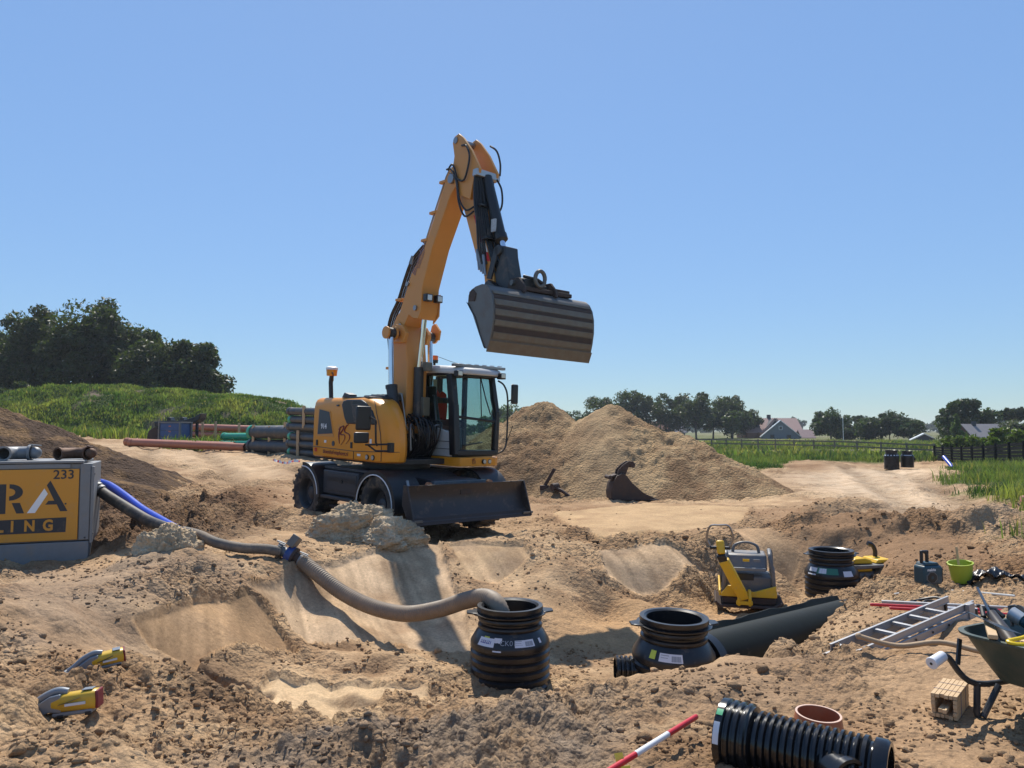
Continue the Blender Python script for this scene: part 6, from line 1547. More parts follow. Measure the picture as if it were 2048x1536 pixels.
# ---- plastic inspection chambers
def chamber(loc, rz, label, inlet=None, labels=(), scale=1.0, group='plastic inspection chambers', wings=True, hgt=.5, skew=(0, 0)):
    root = empty('inspection_chamber', loc, (skew[0], skew[1], rz), label, 'chamber', group, (scale,) * 3)
    # z = 0 at the rim
    prof = [(.295, .015), (.335, .015), (.338, -.02), (.330, -.045), (.322, -.05)]
    b = MB(); z = -.055
    neck = [(.318, z)]
    for i in range(2):
        z0 = -.06 - i * .075
        neck += [(.300, z0 - .004), (.300, z0 - .016), (.326, z0 - .028), (.330, z0 - .045), (.324, z0 - .062)]
    b.lathe([(.270, -.30), (.270, .0)] + prof + neck + [(.318, -.205), (.345, -.232), (.398, -.32), (.402, -.335)], 56)
    b.build('neck', M_PE, root, 0, 30)
    d = MB(); body = [(.402, -.335)]
    n_r = int(hgt / .082) + 1
    for i in range(n_r):
        z0 = -.337 - i * .082
        body += [(.404, z0 - .004), (.404, z0 - .046), (.386, z0 - .056), (.382, z0 - .068), (.390, z0 - .078)]
    body += [(.404, -.337 - n_r * .082), (.404, -.41 - n_r * .082), (.001, -.41 - n_r * .082)]
    d.lathe(body, 56); d.build('ribbed_body', M_PE, root, 0, 30)
    MB().lathe([(.001, -.32), (.272, -.30)], 32).build('dark_inside', M_DARK, root)
    f = MB(); f.lathe([(.318, -.060), (.366, -.062), (.368, -.050), (.320, -.046)], 48, None, True); f.build('flange', M_PE, root)
    if wings:
        for a in (.12, pi + .1):
            w_ = MB(); w_.M = Matrix.Rotation(a, 4, 'Z'); w_.prism([(.33, -.11), (.44, -.055), (.445, .055), (.33, .11)], -.058, -.042, 'z'); w_.build('lifting_wing', M_PE, root, .006)
    if inlet is not None:
        a, ln, rr = inlet
        q = MB(); Mi = Matrix.Rotation(a, 4, 'Z') @ Matrix.Translation((.34, 0, -.53)) @ Matrix.Rotation(pi / 2, 4, 'Y')
        pr = [(rr * .9, 0)]
        for i in range(4): pr += [(rr * .9, .06 + i * .045), (rr * 1.06, .07 + i * .045), (rr * 1.06, .09 + i * .045), (rr * .9, .10 + i * .045)]
        pr += [(rr * 1.05, ln), (rr * .85, ln), (rr * .85, 0)]
        q.lathe(pr, 28, Mi); q.build('inlet_stub', M_PEG, root, 0, 30)
        for kk in range(1):
            MB().cyl(Mi @ Vector((0, 0, ln - .08)), Mi @ Vector((0, 0, ln - .075)), rr * .84, n=24).build('inlet_shade_disc', M_DARK, root)  # dark disc painted in for the shaded depth of the stub
    # stickers curved over the shoulder
    for (a0, a1, t0, t1, m, nm) in labels:
        s_ = MB(); n_ = 8; vs = []; fs = []
        for i in range(n_ + 1):
            a = a0 + (a1 - a0) * i / n_
            for t in (t0, t1):
                if t <= 1: r_ = .347 + .053 * t; z_ = -.234 - .086 * t
                else: r_ = .406; z_ = -.335 - .10 * (t - 1)
                vs.append(((r_ + .003) * cos(a), (r_ + .003) * sin(a), z_ + .003))
        for i in range(n_): fs.append((2 * i, 2 * i + 1, 2 * i + 3, 2 * i + 2))
        s_.add(vs, fs); s_.build(nm, m, root, recalc=False)
    return root
def face_a(x, y, off=0): return math.atan2(-y, -x) + off       # angle pointing to the camera
mat('green_label', (.03, .16, .10), .4); mat('lime_label', (.5, .58, .05), .4); mat('blue_print', (.06, .09, .3), .5); mat('grey_print', (.28, .3, .33), .5)
P = _mats
c1 = (-.02, 7.90, -.10); a = face_a(c1[0], c1[1])
chamber(c1, 0, 'left chamber in the pit with the brown hose inside and pencilled code', None, [(a - .92, a - .42, .15, 1.0, M_PAPER, 'sticker'), (a - .86, a - .52, .40, .72, P['blue_print'], 'printed_oval'), (a - .78, a - .60, .02, .14, P['lime_label'], 'sticker'), (a - .44, a - .22, .05, 1.25, M_PAPER, 'sticker'), (a + .12, a + .66, .25, .95, M_PAPER, 'sticker'), (a + .40, a + .62, .40, .86, P['grey_print'], 'barcode_block'), (a + .15, a + .32, .30, .37, P['grey_print'], 'printed_line'), (a + .14, a + .30, .50, .55, P['grey_print'], 'printed_line'), (a + .14, a + .33, .68, .72, P['grey_print'], 'printed_line'), (a + .84, a + .92, .3, .8, M_PAPER, 'sticker')])
ch1 = bpy.data.objects['inspection_chamber']
def on_cone(root, body, size, ang, t, m, sx=1):
    r_ = .347 + .053 * t + .006; z_ = -.234 - .086 * t + .006
    xd = Vector((-sin(ang), cos(ang), 0)); yd = Vector((-cos(ang) * .5, -sin(ang) * .5, .86))
    return text('sticker_text', body, size, frame((r_ * cos(ang), r_ * sin(ang), z_), xd, yd), m, root, .0005, sx=sx)
on_cone(ch1, 'WAVIN', .036, a - .69, .56, M_WTXT)
on_cone(ch1, 'CK01', .070, a - .05, .55, P['grey_print'])
c2 = (1.60, 7.62, -.15); a = face_a(c2[0], c2[1])
chamber(c2, 0, 'middle chamber joined to the dark green pipe with a side inlet stub', (pi - .02, .20, .135), [(a - .36, a + .22, .2, 1.0, M_PAPER, 'sticker'), (a - .05, a + .18, .38, .9, P['grey_print'], 'barcode_block'), (a - .32, a - .12, .34, .42, P['grey_print'], 'printed_line'), (a - .32, a - .14, .58, .64, P['grey_print'], 'printed_line'), (a - .62, a - .46, .1, .9, P['lime_label'], 'sticker')], skew=(.03, .02))
c3 = (5.05, 12.15, -.20); a = face_a(c3[0], c3[1])
chamber(c3, 0, 'rear chamber under the spoil bank with a green and white label', None, [(a - 1.0, a - .60, .1, 1.15, M_PAPER, 'sticker'), (a - .58, a + .25, .0, 1.0, P['green_label'], 'green_sticker'), (a - .5, a - .2, .1, .9, M_PAPER, 'sticker'), (a + .45, a + .85, .4, 1.1, M_PAPER, 'sticker')], hgt=.55)
chamber((px_x(1780, 40), 40, gz(px_x(1780, 40), 40) + .98), .4, 'left of the two far chambers standing at the end of the dug road', None, [(2.0, 5.6, .25, .8, M_PAPER, 'sticker')], .92, hgt=.62, wings=False)
chamber((px_x(1815, 40), 40.2, gz(px_x(1815, 40), 40.2) + .93), .4, 'far chamber with a side stub, right of its twin at the road end', (.0, .2, .15), [(3.3, 4.6, .3, .7, M_PAPER, 'sticker')], .80, hgt=.62, wings=False)

# ---- dark green wrapped pipe
A_ = Vector((1.92, 7.86, -.66)); B_ = Vector((4.35, 10.0, -.78)); d_ = (B_ - A_).normalized(); R_ = .285
bp_ = empty('storm_pipe', A_, (0, 0, 0), 'large dark green membrane-wrapped pipe running from the middle chamber into the bank', 'pipe')
q = MB(); q.tube([d_ * (s * (B_ - A_).length / 12) for s in range(13)], R_, 36); q.build('pipe_wall', M_WRAP, bp_)
sd_ = d_.cross(up_).normalized()
fl = MB(); N_ = 20; vs = []; L_ = (B_ - A_).length
for i in range(N_ + 1):
    t = i / N_; w_ = .01 * sin(t * 17) + .006 * sin(t * 41)
    c_ = d_ * (t * L_)
    e0 = c_ - sd_ * .10 + up_ * (R_ * .93); e1 = c_ - sd_ * (.14 + w_) + up_ * (R_ + .035 + w_ * .8 - .03 * max(0, .12 - t) / .12)
    vs += [e0, e1, e1 - sd_ * .012, e0 - sd_ * .012]
fs = []
for i in range(N_):
    o_ = i * 4
    for k in range(4): fs.append((o_ + k, o_ + (k + 1) % 4, o_ + 4 + (k + 1) % 4, o_ + 4 + k))
fl.add(vs, fs); fl.build('seam_flap', M_WRAP, bp_)
q = MB(); q.tube([d_ * -.06, d_ * .06], R_ + .014, 36); q.build('socket_ring', M_PE, bp_)

# ---- plate compactor
cp = empty('plate_compactor', (3.52, 11.55, -.90), (0, 0, radians(-14)), 'yellow and grey vibrating plate compactor with raised drawbar in the pit', 'compactor', None, (.95, .95, .80))
MB().prism([(-.50, .10), (-.42, .02), (.40, .02), (.52, .12), (.50, .15), (.38, .06), (-.40, .06), (-.48, .14)], -.40, .42, 'y').build('base_plate', M_RUST, cp, .008)
cp.children[-1].rotation_euler = (0, 0, pi / 2) if False else (0, 0, 0)
MB().box(-.38, .42, -.30, .34, .06, .20).build('exciter', M_RUST, cp, .03)
MB().prism([(-.40, .20), (.42, .20), (.42, .42), (.10, .30), (-.02, .30), (-.06, .40), (-.30, .40), (-.40, .24)], -.32, -.28, 'y').build('yellow_apron', M_WACK, cp, .012)
MB().prism([(-.30, .20), (.34, .20), (.34, .44), (-.30, .30)], .40, .43, 'x').build('side_skirt', M_WACK, cp, .01)
MB().prism([(-.30, .20), (.34, .20), (.34, .44), (-.30, .30)], -.43, -.40, 'x').build('side_skirt', M_WACK, cp, .01)
MB().box(-.34, .38, -.20, .36, .20, .56).build('engine', M_WGREY, cp, .04)
MB().prism([(-.24, .30), (.36, .30), (.36, .66), (-.02, .72), (-.10, .66)], .385, .42, 'x').build('side_cover', M_WGREY, cp, .02)
MB().prism([(-.24, .66), (.34, .66), (.34, .94), (-.12, .94), (-.16, .86)], -.30, .30, 'x').build('hood', M_WGREY, cp, .03)
MB().box(-.28, .28, -.26, -.14, .66, .72).build('shelf', M_GALV, cp, .01)
for x_ in (-.36, .40):
    MB().tube(spline([(x_, -.24, .22), (x_ * .95, -.24, .55), (x_ * .86, -.22, .90), (x_ * .86, -.1, .98), (x_ * .9, .2, .98), (x_, .34, .86), (x_, .36, .30)], 6), .032, 10).build('guard_tube', M_WGREY, cp)
MB().tube(spline([(-.20, .1, .94), (-.17, .1, 1.06), (-.06, .1, 1.12), (.06, .1, 1.12), (.17, .1, 1.06), (.20, .1, .94)], 6), .024, 8).build('lifting_bow', M_WGREY, cp)
MB().box(-.06, .04, -.178, -.155, .80, .86).build('yellow_sticker', M_WACK, cp, smooth=False); MB().box(.10, .20, -.178, -.155, .80, .86).build('grey_sticker', M_GALV, cp, smooth=False)
MB().box(-.20, .10, -.205, -.19, .48, .60).build('exhaust_plate', M_BLACK, cp, .01)
q = MB(); q.beam((-.06, -.44, .20), (-.36, -.62, .92), .13, .16, (1, 0, 0)); q.build('drawbar', M_WACK, cp, .02)
q = MB(); q.beam((-.36, -.62, .90), (-.40, -.65, 1.02), .12, .13, (1, 0, 0)); q.build('drawbar_boot', M_BLACK, cp, .015)
q = MB(); q.beam((-.39, -.64, 1.02), (-.41, -.60, 1.26), .13, .12, (1, 0, 0)); q.build('drawbar_head', M_WACK, cp, .03)
q = MB(); q.cyl((-.56, -.62, 1.13), (-.26, -.62, 1.13), .032, n=12); q.build('grip_bar', M_BLACK, cp)
q = MB(); q.tube(spline([(-.54, -.62, 1.14), (-.60, -.64, 1.30), (-.55, -.70, 1.52), (-.42, -.71, 1.545), (-.28, -.71, 1.53), (-.22, -.66, 1.32), (-.27, -.62, 1.15)], 6), .017, 8); q.build('handle_loop', M_PIPE, cp)
for x_ in (-.14, .02):
    q = MB(); q.tube([(x_, -.30, .32), (x_, -.42, .34), (x_, -.50, .22), (x_, -.48, .10), (x_, -.34, .12)], .025, 8); q.build('drawbar_lug', M_WACK, cp)
q = MB(); q.box(-.18, .06, -.50, -.42, .10, .17); q.build('lug_foot', M_WACK, cp, .01)

# ---- second machine half hidden behind the rear chamber
tc_ = empty('trench_roller', (5.72, 12.45, -.90), (0, 0, .15), 'yellow-topped trench compactor half hidden behind the rear chamber', 'compactor')
MB().box(-.32, .28, -.25, .30, .0, .36).build('roller_body', M_WGREY, tc_, .06)
MB().prism([(-.42, .40), (.36, .43), (.40, .47), (-.44, .46)], -.30, .30, 'y').build('top_tray', M_WGREY, tc_, .01)
MB().box(-.36, -.04, -.26, -.05, .36, .42).build('tray_lip', M_WACK, tc_, .02)
MB().prism([(-.36, .47), (.02, .47), (-.02, .53), (-.12, .56), (-.30, .55)], -.2, .2, 'y').build('engine_cover', M_WACK, tc_, .02)
MB().prism([(.06, .47), (.34, .48), (.33, .535), (.10, .53)], -.2, .2, 'y').build('fuel_cap_cover', M_WACK, tc_, .015)
MB().tube(spline([(.24, .1, .48), (.25, .1, .62), (.20, .1, .72), (.12, .1, .75)], 6), .035, 8).build('folded_handle', M_BLACK, tc_)
MB().cyl((-.24, .0, .55), (-.24, .0, .60), .03, n=10).build('knob', M_BLACK, tc_)
for i in range(4): MB().tube(spline([(-.30 + .12 * i, -.27, .32), (-.24 + .12 * i, -.30, .2), (-.28 + .12 * i, -.28, .06)], 5), .02, 7).build('rubber_hose', M_GHOSE, tc_)

# ---- radio
ra = empty('site_radio', (4.86, 9.0, gz(4.86, 9.0) + .0), (0, 0, radians(14)), 'dark teal site radio with upright handle standing on the sand', 'radio', None, (.88, .88, .88))
MB().box(-.14, .15, -.11, .10, .0, .25).build('housing', M_TEAL, ra, .035, seg=3)
MB().prism([(-.12, .25), (.13, .25), (.10, .285), (-.09, .285)], -.08, .08, 'y').build('top_panel', M_TEAL, ra, .01)
for x_ in (-.085, .0): MB().box(x_ - .016, x_ + .016, -.02, .02, .24, .42).build('handle_post', M_BLACK, ra, .008)
MB().box(-.10, .018, -.022, .022, .405, .44).build('handle_grip', M_BLACK, ra, .012)
hexr = lambda r_: [(-.03 + r_ * cos(a_) * 1.05, .095 + r_ * sin(a_)) for a_ in [radians(k) for k in (30, 90, 150, 210, 270, 330)]]
MB().prism([(-.03 + .088 * cos(t), .10 + .082 * sin(t)) for t in [radians(k) for k in (20, 70, 110, 160, 200, 250, 290, 340)]], -.118, -.10, 'y').build('speaker_bezel', M_WGREY, ra, .004)
MB().prism([(-.03 + .074 * cos(t), .10 + .068 * sin(t)) for t in [radians(k) for k in (20, 70, 110, 160, 200, 250, 290, 340)]], -.122, -.10, 'y').build('speaker_grille', M_BLACK, ra)
MB().cyl((-.03, -.125, .10), (-.03, -.12, .10), .02, n=14).build('speaker_cone', M_TEAL, ra)
text('maker_name', 'makita', .05, frame((-.035, -.1135, .20), (1, 0, 0), (0, 0, 1)), M_WTXT, ra, .001, shear=.15, bold=.001)
MB().box(.152, .165, -.09, .08, .03, .22).build('battery_door', M_BLACK, ra, .006)

# ---- lime tub with a stick
tb = empty('lime_tub', (5.38, 9.2, gz(5.38, 9.2) - .03), (radians(3), radians(-7), .2), 'lime green plastic tub half sunk in sand beside the radio', 'tub', None, (.78, .78, .78))
q = MB(); q.lathe([(.001, .01), (.135, .0), (.168, .27), (.182, .275), (.182, .29), (.166, .292), (.160, .275), (.128, .02), (.001, .02)], 36); q.build('tub_wall', M_LIME, tb, 0, 30)
for s in (-1, 1): MB().box(s * .17 - .02, s * .17 + .02, -.05, .05, .262, .29).build('handle_lug', M_LIME, tb, .008)
wk = MB().beam((5.37, 9.22, gz(5.38, 9.2) + .05), (5.355, 9.25, gz(5.38, 9.2) + .37), .022, .02).build('wooden_peg', M_WOOD, None, .002)
tag(wk, 'short wooden peg sticking up out of the lime tub', 'peg')

# ---- black plastic sheet
xs = np.linspace(0, 1, 40); ys = np.linspace(0, 1, 18)
S, T = np.meshgrid(xs, ys)
bxs = 5.45 + .85 * S + .18 * (T - .5); bys = 9.25 - .45 * S + .38 * (T - .5) * (1 - .5 * S)
zz = ground_z(bxs.ravel(), bys.ravel()).reshape(S.shape) + .03 + .11 * np.abs(fbm(S * 6, T * 4, 1.2, 3, 7)) + .07 * np.exp(-((T - .6) / .3) ** 2) * (1 - .6 * S)
idx2 = np.arange(S.size).reshape(S.shape)
fq = np.stack([idx2[:-1, :-1], idx2[:-1, 1:], idx2[1:, 1:], idx2[1:, :-1]], -1).reshape(-1, 4)
o = np_mesh('black_plastic_sheet', np.stack([bxs.ravel(), bys.ravel(), zz.ravel()], -1), fq, mat('black_film', (.012, .013, .016), .28, var=.2, dust=.15), True)
md = o.modifiers.new('solid', 'SOLIDIFY'); md.thickness = .004
tag(o, 'crumpled black plastic sheet on the sand right of the lime tub', 'sheet')

def lay_tube(name, pts, r, m, label, cat, n=10, lift=None, bands=None):
    P = [Vector((x, y, gz(x, y) + (lift if lift is not None else r * .8))) for (x, y) in pts]
    return P
def conduit(a, b, label):
    P = lay_tube('', [a, b], .012, None, '', '')
    o = MB().tube([P[0], P[0].lerp(P[1], .5) + Vector((0, 0, .004)), P[1]], .0125, 8).build('white_conduit', M_PVCW)
    return tag(o, label, 'conduit', 'white conduits on the right bank')
conduit((4.72, 9.75), (4.95, 9.25), 'white conduit sticking out to the left behind the radio')
conduit((5.05, 8.85), (5.45, 8.35), 'white conduit lying in front of the black plastic sheet')
lp = [(4.30, 8.30), (4.36, 8.42), (4.48, 8.44), (4.60, 8.36), (4.66, 8.24), (4.58, 8.22), (4.46, 8.28), (4.36, 8.24)]
o = MB().tube(spline([(x, y, gz(x, y) + .025) for x, y in lp], 6, True), .014, 8, closed=True).build('rubber_cable_loop', M_HOSE)
tag(o, 'oval loop of black rubber cable on the sand above the ladder', 'cable')

# ---- ranging poles and levelling staff
def pole(name, a, b, bands, r, label, cat='ranging pole', tip=False):
    a = Vector(a); b = Vector(b); d = (b - a); L_ = d.length; d.normalize()
    root = empty(name, a, (0, 0, 0), label, cat)
    s = 0
    for (ln, m, nm) in bands:
        e = min(s + ln, L_)
        MB().cyl(d * s, d * (e - .0015), r, n=14).build(nm, m, root)
        s = e
        if s >= L_ - 1e-4: break
    MB().cyl(d * -.015, d * .0, r * .9, r, n=14).build('end_cap', bands[0][1], root)
    return root
RW = [(.48, M_REDP, 'red_band'), (.48, M_WHP, 'white_band')] * 4
def onground(px, py, Y, dz=.02):
    x = px_x(px, Y); return (x, Y, gz(x, Y) + dz)
pole('ranging_pole', W(1732, 1203, 8.05), W(2075, 1219, 7.5), RW, .016, 'upper red and white ranging pole lying behind the ladder top')
pole('ranging_pole', W(1770, 1210, 7.9), W(2070, 1226, 7.35), [(.26, M_REDP, 'red_band'), (.5, M_WHP, 'white_band'), (.5, M_REDP, 'red_band'), (.5, M_WHP, 'white_band')], .016, 'lower red and white ranging pole lying against the ladder top')
sa = W(1752, 1198, 8.2); sb = W(2085, 1214, 7.65)
sf = empty('levelling_staff', sa, (0, 0, 0), 'grey aluminium levelling staff with yellow and black clips behind the poles', 'staff')
dd = sb - sa
MB().beam((0, 0, 0), dd, .045, .035).build('staff_rail', M_ALU, sf, .004)
MB().beam(dd * .50, dd * .545, .052, .042).build('yellow_clip', M_YPLAST, sf, .004)
MB().beam(dd * .575, dd * .60, .056, .046).build('black_clip', M_BLACK, sf, .004); MB().beam(dd * .625, dd * .65, .056, .046).build('black_clip', M_BLACK, sf, .004)
pt = W(1381, 1420, 4.32)
pe = Vector((px_x(1120, 3.55), 3.5, .05))
pole('ranging_pole', pt, pe, [(.275, M_REDP, 'red_band'), (.30, M_WHP, 'white_band'), (.3, M_REDP, 'red_band'), (.3, M_WHP, 'white_band')], .0155, 'red and white ranging pole propped up in the foreground')
pt_ = pt.lerp(pe, .62)
q = MB(); q.add([pt_ + Vector(v_) for v_ in ((-.05, -.02, -.01), (.05, .0, -.005), (.06, -.015, -.05), (-.02, -.03, -.07), (-.07, -.03, -.04))], [(0, 1, 2, 3, 4)])
q.add([pt_ + Vector(v_) for v_ in ((-.02, .05, .03), (.02, .04, .04), (.03, .02, .0), (-.01, .02, -.01))], [(0, 1, 2, 3)])
o = q.build('yellow_tape', mat('yellow_tape', (.72, .58, .06), .5), None, smooth=False, recalc=False); md = o.modifiers.new('solid', 'SOLIDIFY'); md.thickness = .003
tag(o, 'scrap of yellow tape under the foreground ranging pole', 'tape')

# ---- aluminium ladder
la = W(1620, 1312, 6.15)
lb_ = W(1874, 1208, 7.25)
ld = lb_ - la; Ln = ld.length; ux = ld.normalized(); vy = Vector((ux.y, -ux.x, 0)).normalized(); vz = vy.cross(ux) * -1
if vz.z < 0: vz = -vz
lad = empty('aluminium_ladder', la, (0, 0, 0), 'aluminium two-section ladder lying from the bank down into the trench', 'ladder')
lad.matrix_world = frame(la, ux, -vy)
# local: x along, y across (away), z up
for (y_, z_, x0, x1) in ((.0, .0, 0, Ln), (-.27, .0, 0, Ln), (-.015, .065, .18, Ln + .06), (-.24, .065, .18, Ln + .06)):
    q = MB(); q.box(x0, x1, y_ - .006, y_ + .006, z_ - .03, z_ + .03); q.box(x0, x1, y_ - .011, y_ + .011, z_ + .026, z_ + .031); q.box(x0, x1, y_ - .011, y_ + .011, z_ - .031, z_ - .026)
    q.build('rail', M_ALU, lad, .002)
for i in range(6):
    x_ = .16 + i * .27
    MB().box(x_ - .018, x_ + .018, -.265, -.005, -.014, .016).build('rung', M_ALU, lad, .004)
    if x_ + .1 > .2: MB().box(x_ + .082, x_ + .118, -.235, -.018, .050, .080).build('rung', M_ALU, lad, .004)
    for y_ in (-.282, -.25): MB().cyl((x_, y_, .0), (x_, y_ - .004, .0), .011, n=10).build('rung_rivet', M_BLACK, lad)
MB().box(Ln - .12, Ln - .02, -.29, -.25, -.035, .10).build('guide_bracket', M_ALU, lad, .004)
for y_ in (.0, -.27): MB().box(Ln - .005, Ln + .025, y_ - .024, y_ + .024, -.034, .034).build('end_cap', M_BLACK, lad, .004)

# ---- wooden shaft of a shovel
sp_ = [(2.70, 6.02), (2.95, 5.92), (3.22, 5.82), (3.42, 5.66), (3.60, 5.5)]
P_ = [Vector((x, y, gz(x, y) + z_)) for (x, y), z_ in zip(sp_, (.10, .07, .07, .04, .03))]
shv = empty('tool_shaft', P_[0], (0, 0, 0), 'long curved wooden tool shaft with knob lying below the ladder', 'tool')
MB().tube([q - P_[0] for q in spline(P_, 6)], .020, 10).build('shaft', M_WOODOLD, shv)
MB().ball((0, 0, 0), .026, 10, 6).build('shaft_knob', M_WOODOLD, shv)
MB().cyl(P_[-1] - P_[0], P_[-1] - P_[0] + Vector((.12, -.10, 0)), .024, n=12).build('socket', M_RUST, shv)

# ---- wheelbarrow
WX, WY = 3.16, 4.52
wz = gz(2.75, 4.5)
wb_ = empty('wheelbarrow', (WX, WY, wz), (0, 0, radians(27)), 'dark green wheelbarrow with white grip at the right edge, loaded with tools', 'wheelbarrow')
def tub_ring(z, x0, x1, w, rc, n=8):
    pts = []
    for (cx, cy, a0) in ((x1 - rc, w - rc, 0), (x0 + rc, w - rc, pi / 2), (x0 + rc, -w + rc, pi), (x1 - rc, -w + rc, 3 * pi / 2)):
        for i in range(n + 1):
            a = a0 + (pi / 2) * i / n; pts.append((cx + rc * cos(a), cy + rc * sin(a), z))
    return pts
rings = [tub_ring(.205, -.22, .30, .19, .10), tub_ring(.215, -.26, .34, .21, .11), tub_ring(.34, -.345, .46, .265, .13), tub_ring(.475, -.425, .56, .32, .15), tub_ring(.478, -.455, .59, .345, .165), tub_ring(.492, -.458, .592, .347, .165), tub_ring(.494, -.43, .565, .322, .15), tub_ring(.478, -.415, .55, .312, .145), tub_ring(.34, -.335, .45, .255, .125), tub_ring(.225, -.25, .33, .20, .10), tub_ring(.215, -.21, .29, .17, .09)]
q = MB(); vs = [v_ for r_ in rings for v_ in r_]; n_ = len(rings[0]); fs = []
for j in range(len(rings) - 1):
    for i in range(n_): fs.append((j * n_ + i, j * n_ + (i + 1) % n_, (j + 1) * n_ + (i + 1) % n_, (j + 1) * n_ + i))
fs += [tuple(range(n_))[::-1], tuple(range((len(rings) - 1) * n_, len(rings) * n_))]
q.add(vs, fs); q.build('tub', M_TUB, wb_, 0, 40)
for s in (-1, 1):
    q = MB(); q.tube(spline([(-.60, s * .30, .345), (-.56, s * .30, .362), (-.53, s * .29, .352)], 4) + spline([(-.52, s * .29, .345), (-.34, s * .25, .185), (.2, s * .20, .165), (.62, s * .07, .16)], 6), .018, 10); q.build('frame_tube', M_DGREY, wb_)
    q = MB(); q.cyl((-.665, s * .30, .333), (-.56, s * .30, .362), .033, .030, 16); q.cyl((-.67, s * .30, .3315), (-.66, s * .30, .334), .036, n=16); q.build('grip', mat('white_grip', (.66, .67, .70), .5, var=.08), wb_, .004)
    MB().cyl((-.673, s * .30, .3307), (-.667, s * .30, .332), .008, n=8).build('grip_hole', M_BLACK, wb_)
    q = MB(); q.tube([(-.335, s * .245, .19), (-.34, s * .25, .02), (-.33, s * .25, -.005)], .019, 10); q.build('leg', M_DGREY, wb_)
    q = MB(); q.beam((-.40, s * .30, .44), (-.45, s * .285, .30), .035, .012, (0, 1, 0)); q.build('tub_strut', M_DGREY, wb_, .002)
MB().beam((-.24, -.20, .105), (.12, -.15, .085), .028, .028).build('brace', M_DGREY, wb_, .002); MB().tube([(-.20, .2, .17), (-.33, .22, .0)], .018, 8).build('rear_brace', M_DGREY, wb_)
tw = MB(); Mw = Matrix.Translation((.58, 0, .195)) @ Matrix.Rotation(pi / 2, 4, 'X')
tw.lathe([(.10, -.04), (.15, -.048), (.185, -.035), (.20, 0), (.185, .035), (.15, .048), (.10, .04)], 32, Mw); wh = tw.build('wheel', M_RUBBER, wb_)
MB().lathe([(.102, -.03), (.06, -.012), (.02, -.03), (.001, -.03)], 20, Mw).build('rim', M_DGREY, wh)
MB().box(.02, .11, -.290, -.285, .385, .425).build('maker_plate', M_WHP, wb_, smooth=False)
wb_.children[-1].rotation_euler = (radians(-20), 0, 0); wb_.children[-1].location = (.0, .09, -.13)
# load: each thing rests in the tub and is a thing of its own
wM = Matrix.Translation((WX, WY, wz)) @ Matrix.Rotation(radians(27), 4, 'Z')
def inb(x, y, z): return wM @ Vector((x, y, z))
o = MB().beam(inb(-.47, .06, .515), inb(-.08, .33, .53), .048, .024, (0, 0, 1)).build('wooden_stake', M_WOOD, None, .003)
tag(o, 'pale wooden stake lying across the wheelbarrow tub', 'stake')
hs = empty('hand_saw', inb(-.40, -.05, .505), (0, 0, 0), 'hand saw with dark blade and yellow handle in the wheelbarrow', 'saw')
q = MB(); q.add([(-.03, .46, .06), (.01, .45, .05), (.04, .05, .03), (-.05, .06, .05)], [(0, 1, 2, 3)]); o = q.build('saw_blade', mat('dark_saw_blade', (.03, .035, .045), .3, .6), hs, smooth=False, recalc=False); md = o.modifiers.new('solid', 'SOLIDIFY'); md.thickness = .002
q = MB(); q.tube(spline([(-.06, .02, .0), (.02, .03, .015), (.07, .04, .022), (.08, .0, .015), (.05, -.03, .0), (-.03, -.02, -.005)], 6, True), .011, 8, closed=True); q.build('saw_handle', M_YPLAST, hs)
for i, (x_, y_) in enumerate(((.0, -.14), (.055, -.10))):
    o = MB().beam(inb(-.40 + .05 * i, .0 - .04 * i, .49), inb(-.24 + .05 * i, .10 - .03 * i, .47), .026, .018).build('short_stake', M_WOOD, None, .002)
    tag(o, ['left short pine stake beside the saw handle in the wheelbarrow', 'right short pine stake beside the bottle in the wheelbarrow'][i], 'stake', 'short stakes in the wheelbarrow')
rs_ = empty('reciprocating_saw', inb(-.22, .12, .41), (0, 0, 0), 'dark brown reciprocating saw standing nose up in the wheelbarrow', 'power saw')
q = MB(); q.tube([(-.02, -.12, .0), (-.01, -.02, .05), (.0, .08, .11), (.0, .16, .16)], [.042, .046, .034, .03], 14); q.build('saw_body', mat('brown_grey_plastic', (.07, .06, .055), .4, var=.2), rs_)
MB().tube([(-.05, .15, .14), (-.03, .20, .18), (.05, .20, .17), (.07, .15, .14)], .016, 8).build('saw_shoe', M_BLACK, rs_)
MB().beam((.0, .16, .15), (-.03, .24, .30), .018, .006).build('blade', M_ALU, rs_)
MB().box(-.05, .05, -.20, -.10, -.06, .03).build('battery', M_TEAL, rs_, .012)
hk = MB().tube([W(2008, 1245, 4.75), W(2003, 1206, 4.8), W(2012, 1205, 4.8), W(2044, 1218, 4.75), W(2050, 1235, 4.7)], .010, 8).build('bent_steel_handle', M_DGREY)
tag(hk, 'bent steel bar handle rising from the wheelbarrow load', 'handle')
ag = empty('angle_grinder', inb(-.02, .15, .45), (0, 0, 0), 'teal and grey angle grinder with cutting disc in the wheelbarrow', 'grinder')
MB().tube([(.10, -.18, -.03), (.06, -.06, .03), (.02, .03, .08)], [.032, .036, .034], 12).build('grinder_body', M_TEAL, ag)
MB().tube([(.02, .03, .08), (-.01, .09, .11)], [.042, .045], 12).build('gear_head', mat('cast_aluminium', (.45, .47, .48), .45, .6, var=.15), ag)
MB().cyl((.05, .13, .09), (.07, .135, .085), .062, n=24).build('cutting_disc', mat('disc_grey', (.07, .065, .06), .6), ag)
MB().tube([(-.02, -.16, -.02), (.02, -.05, .01), (.06, .02, .02)], .026, 10).build('side_grip', M_BLACK, ag)

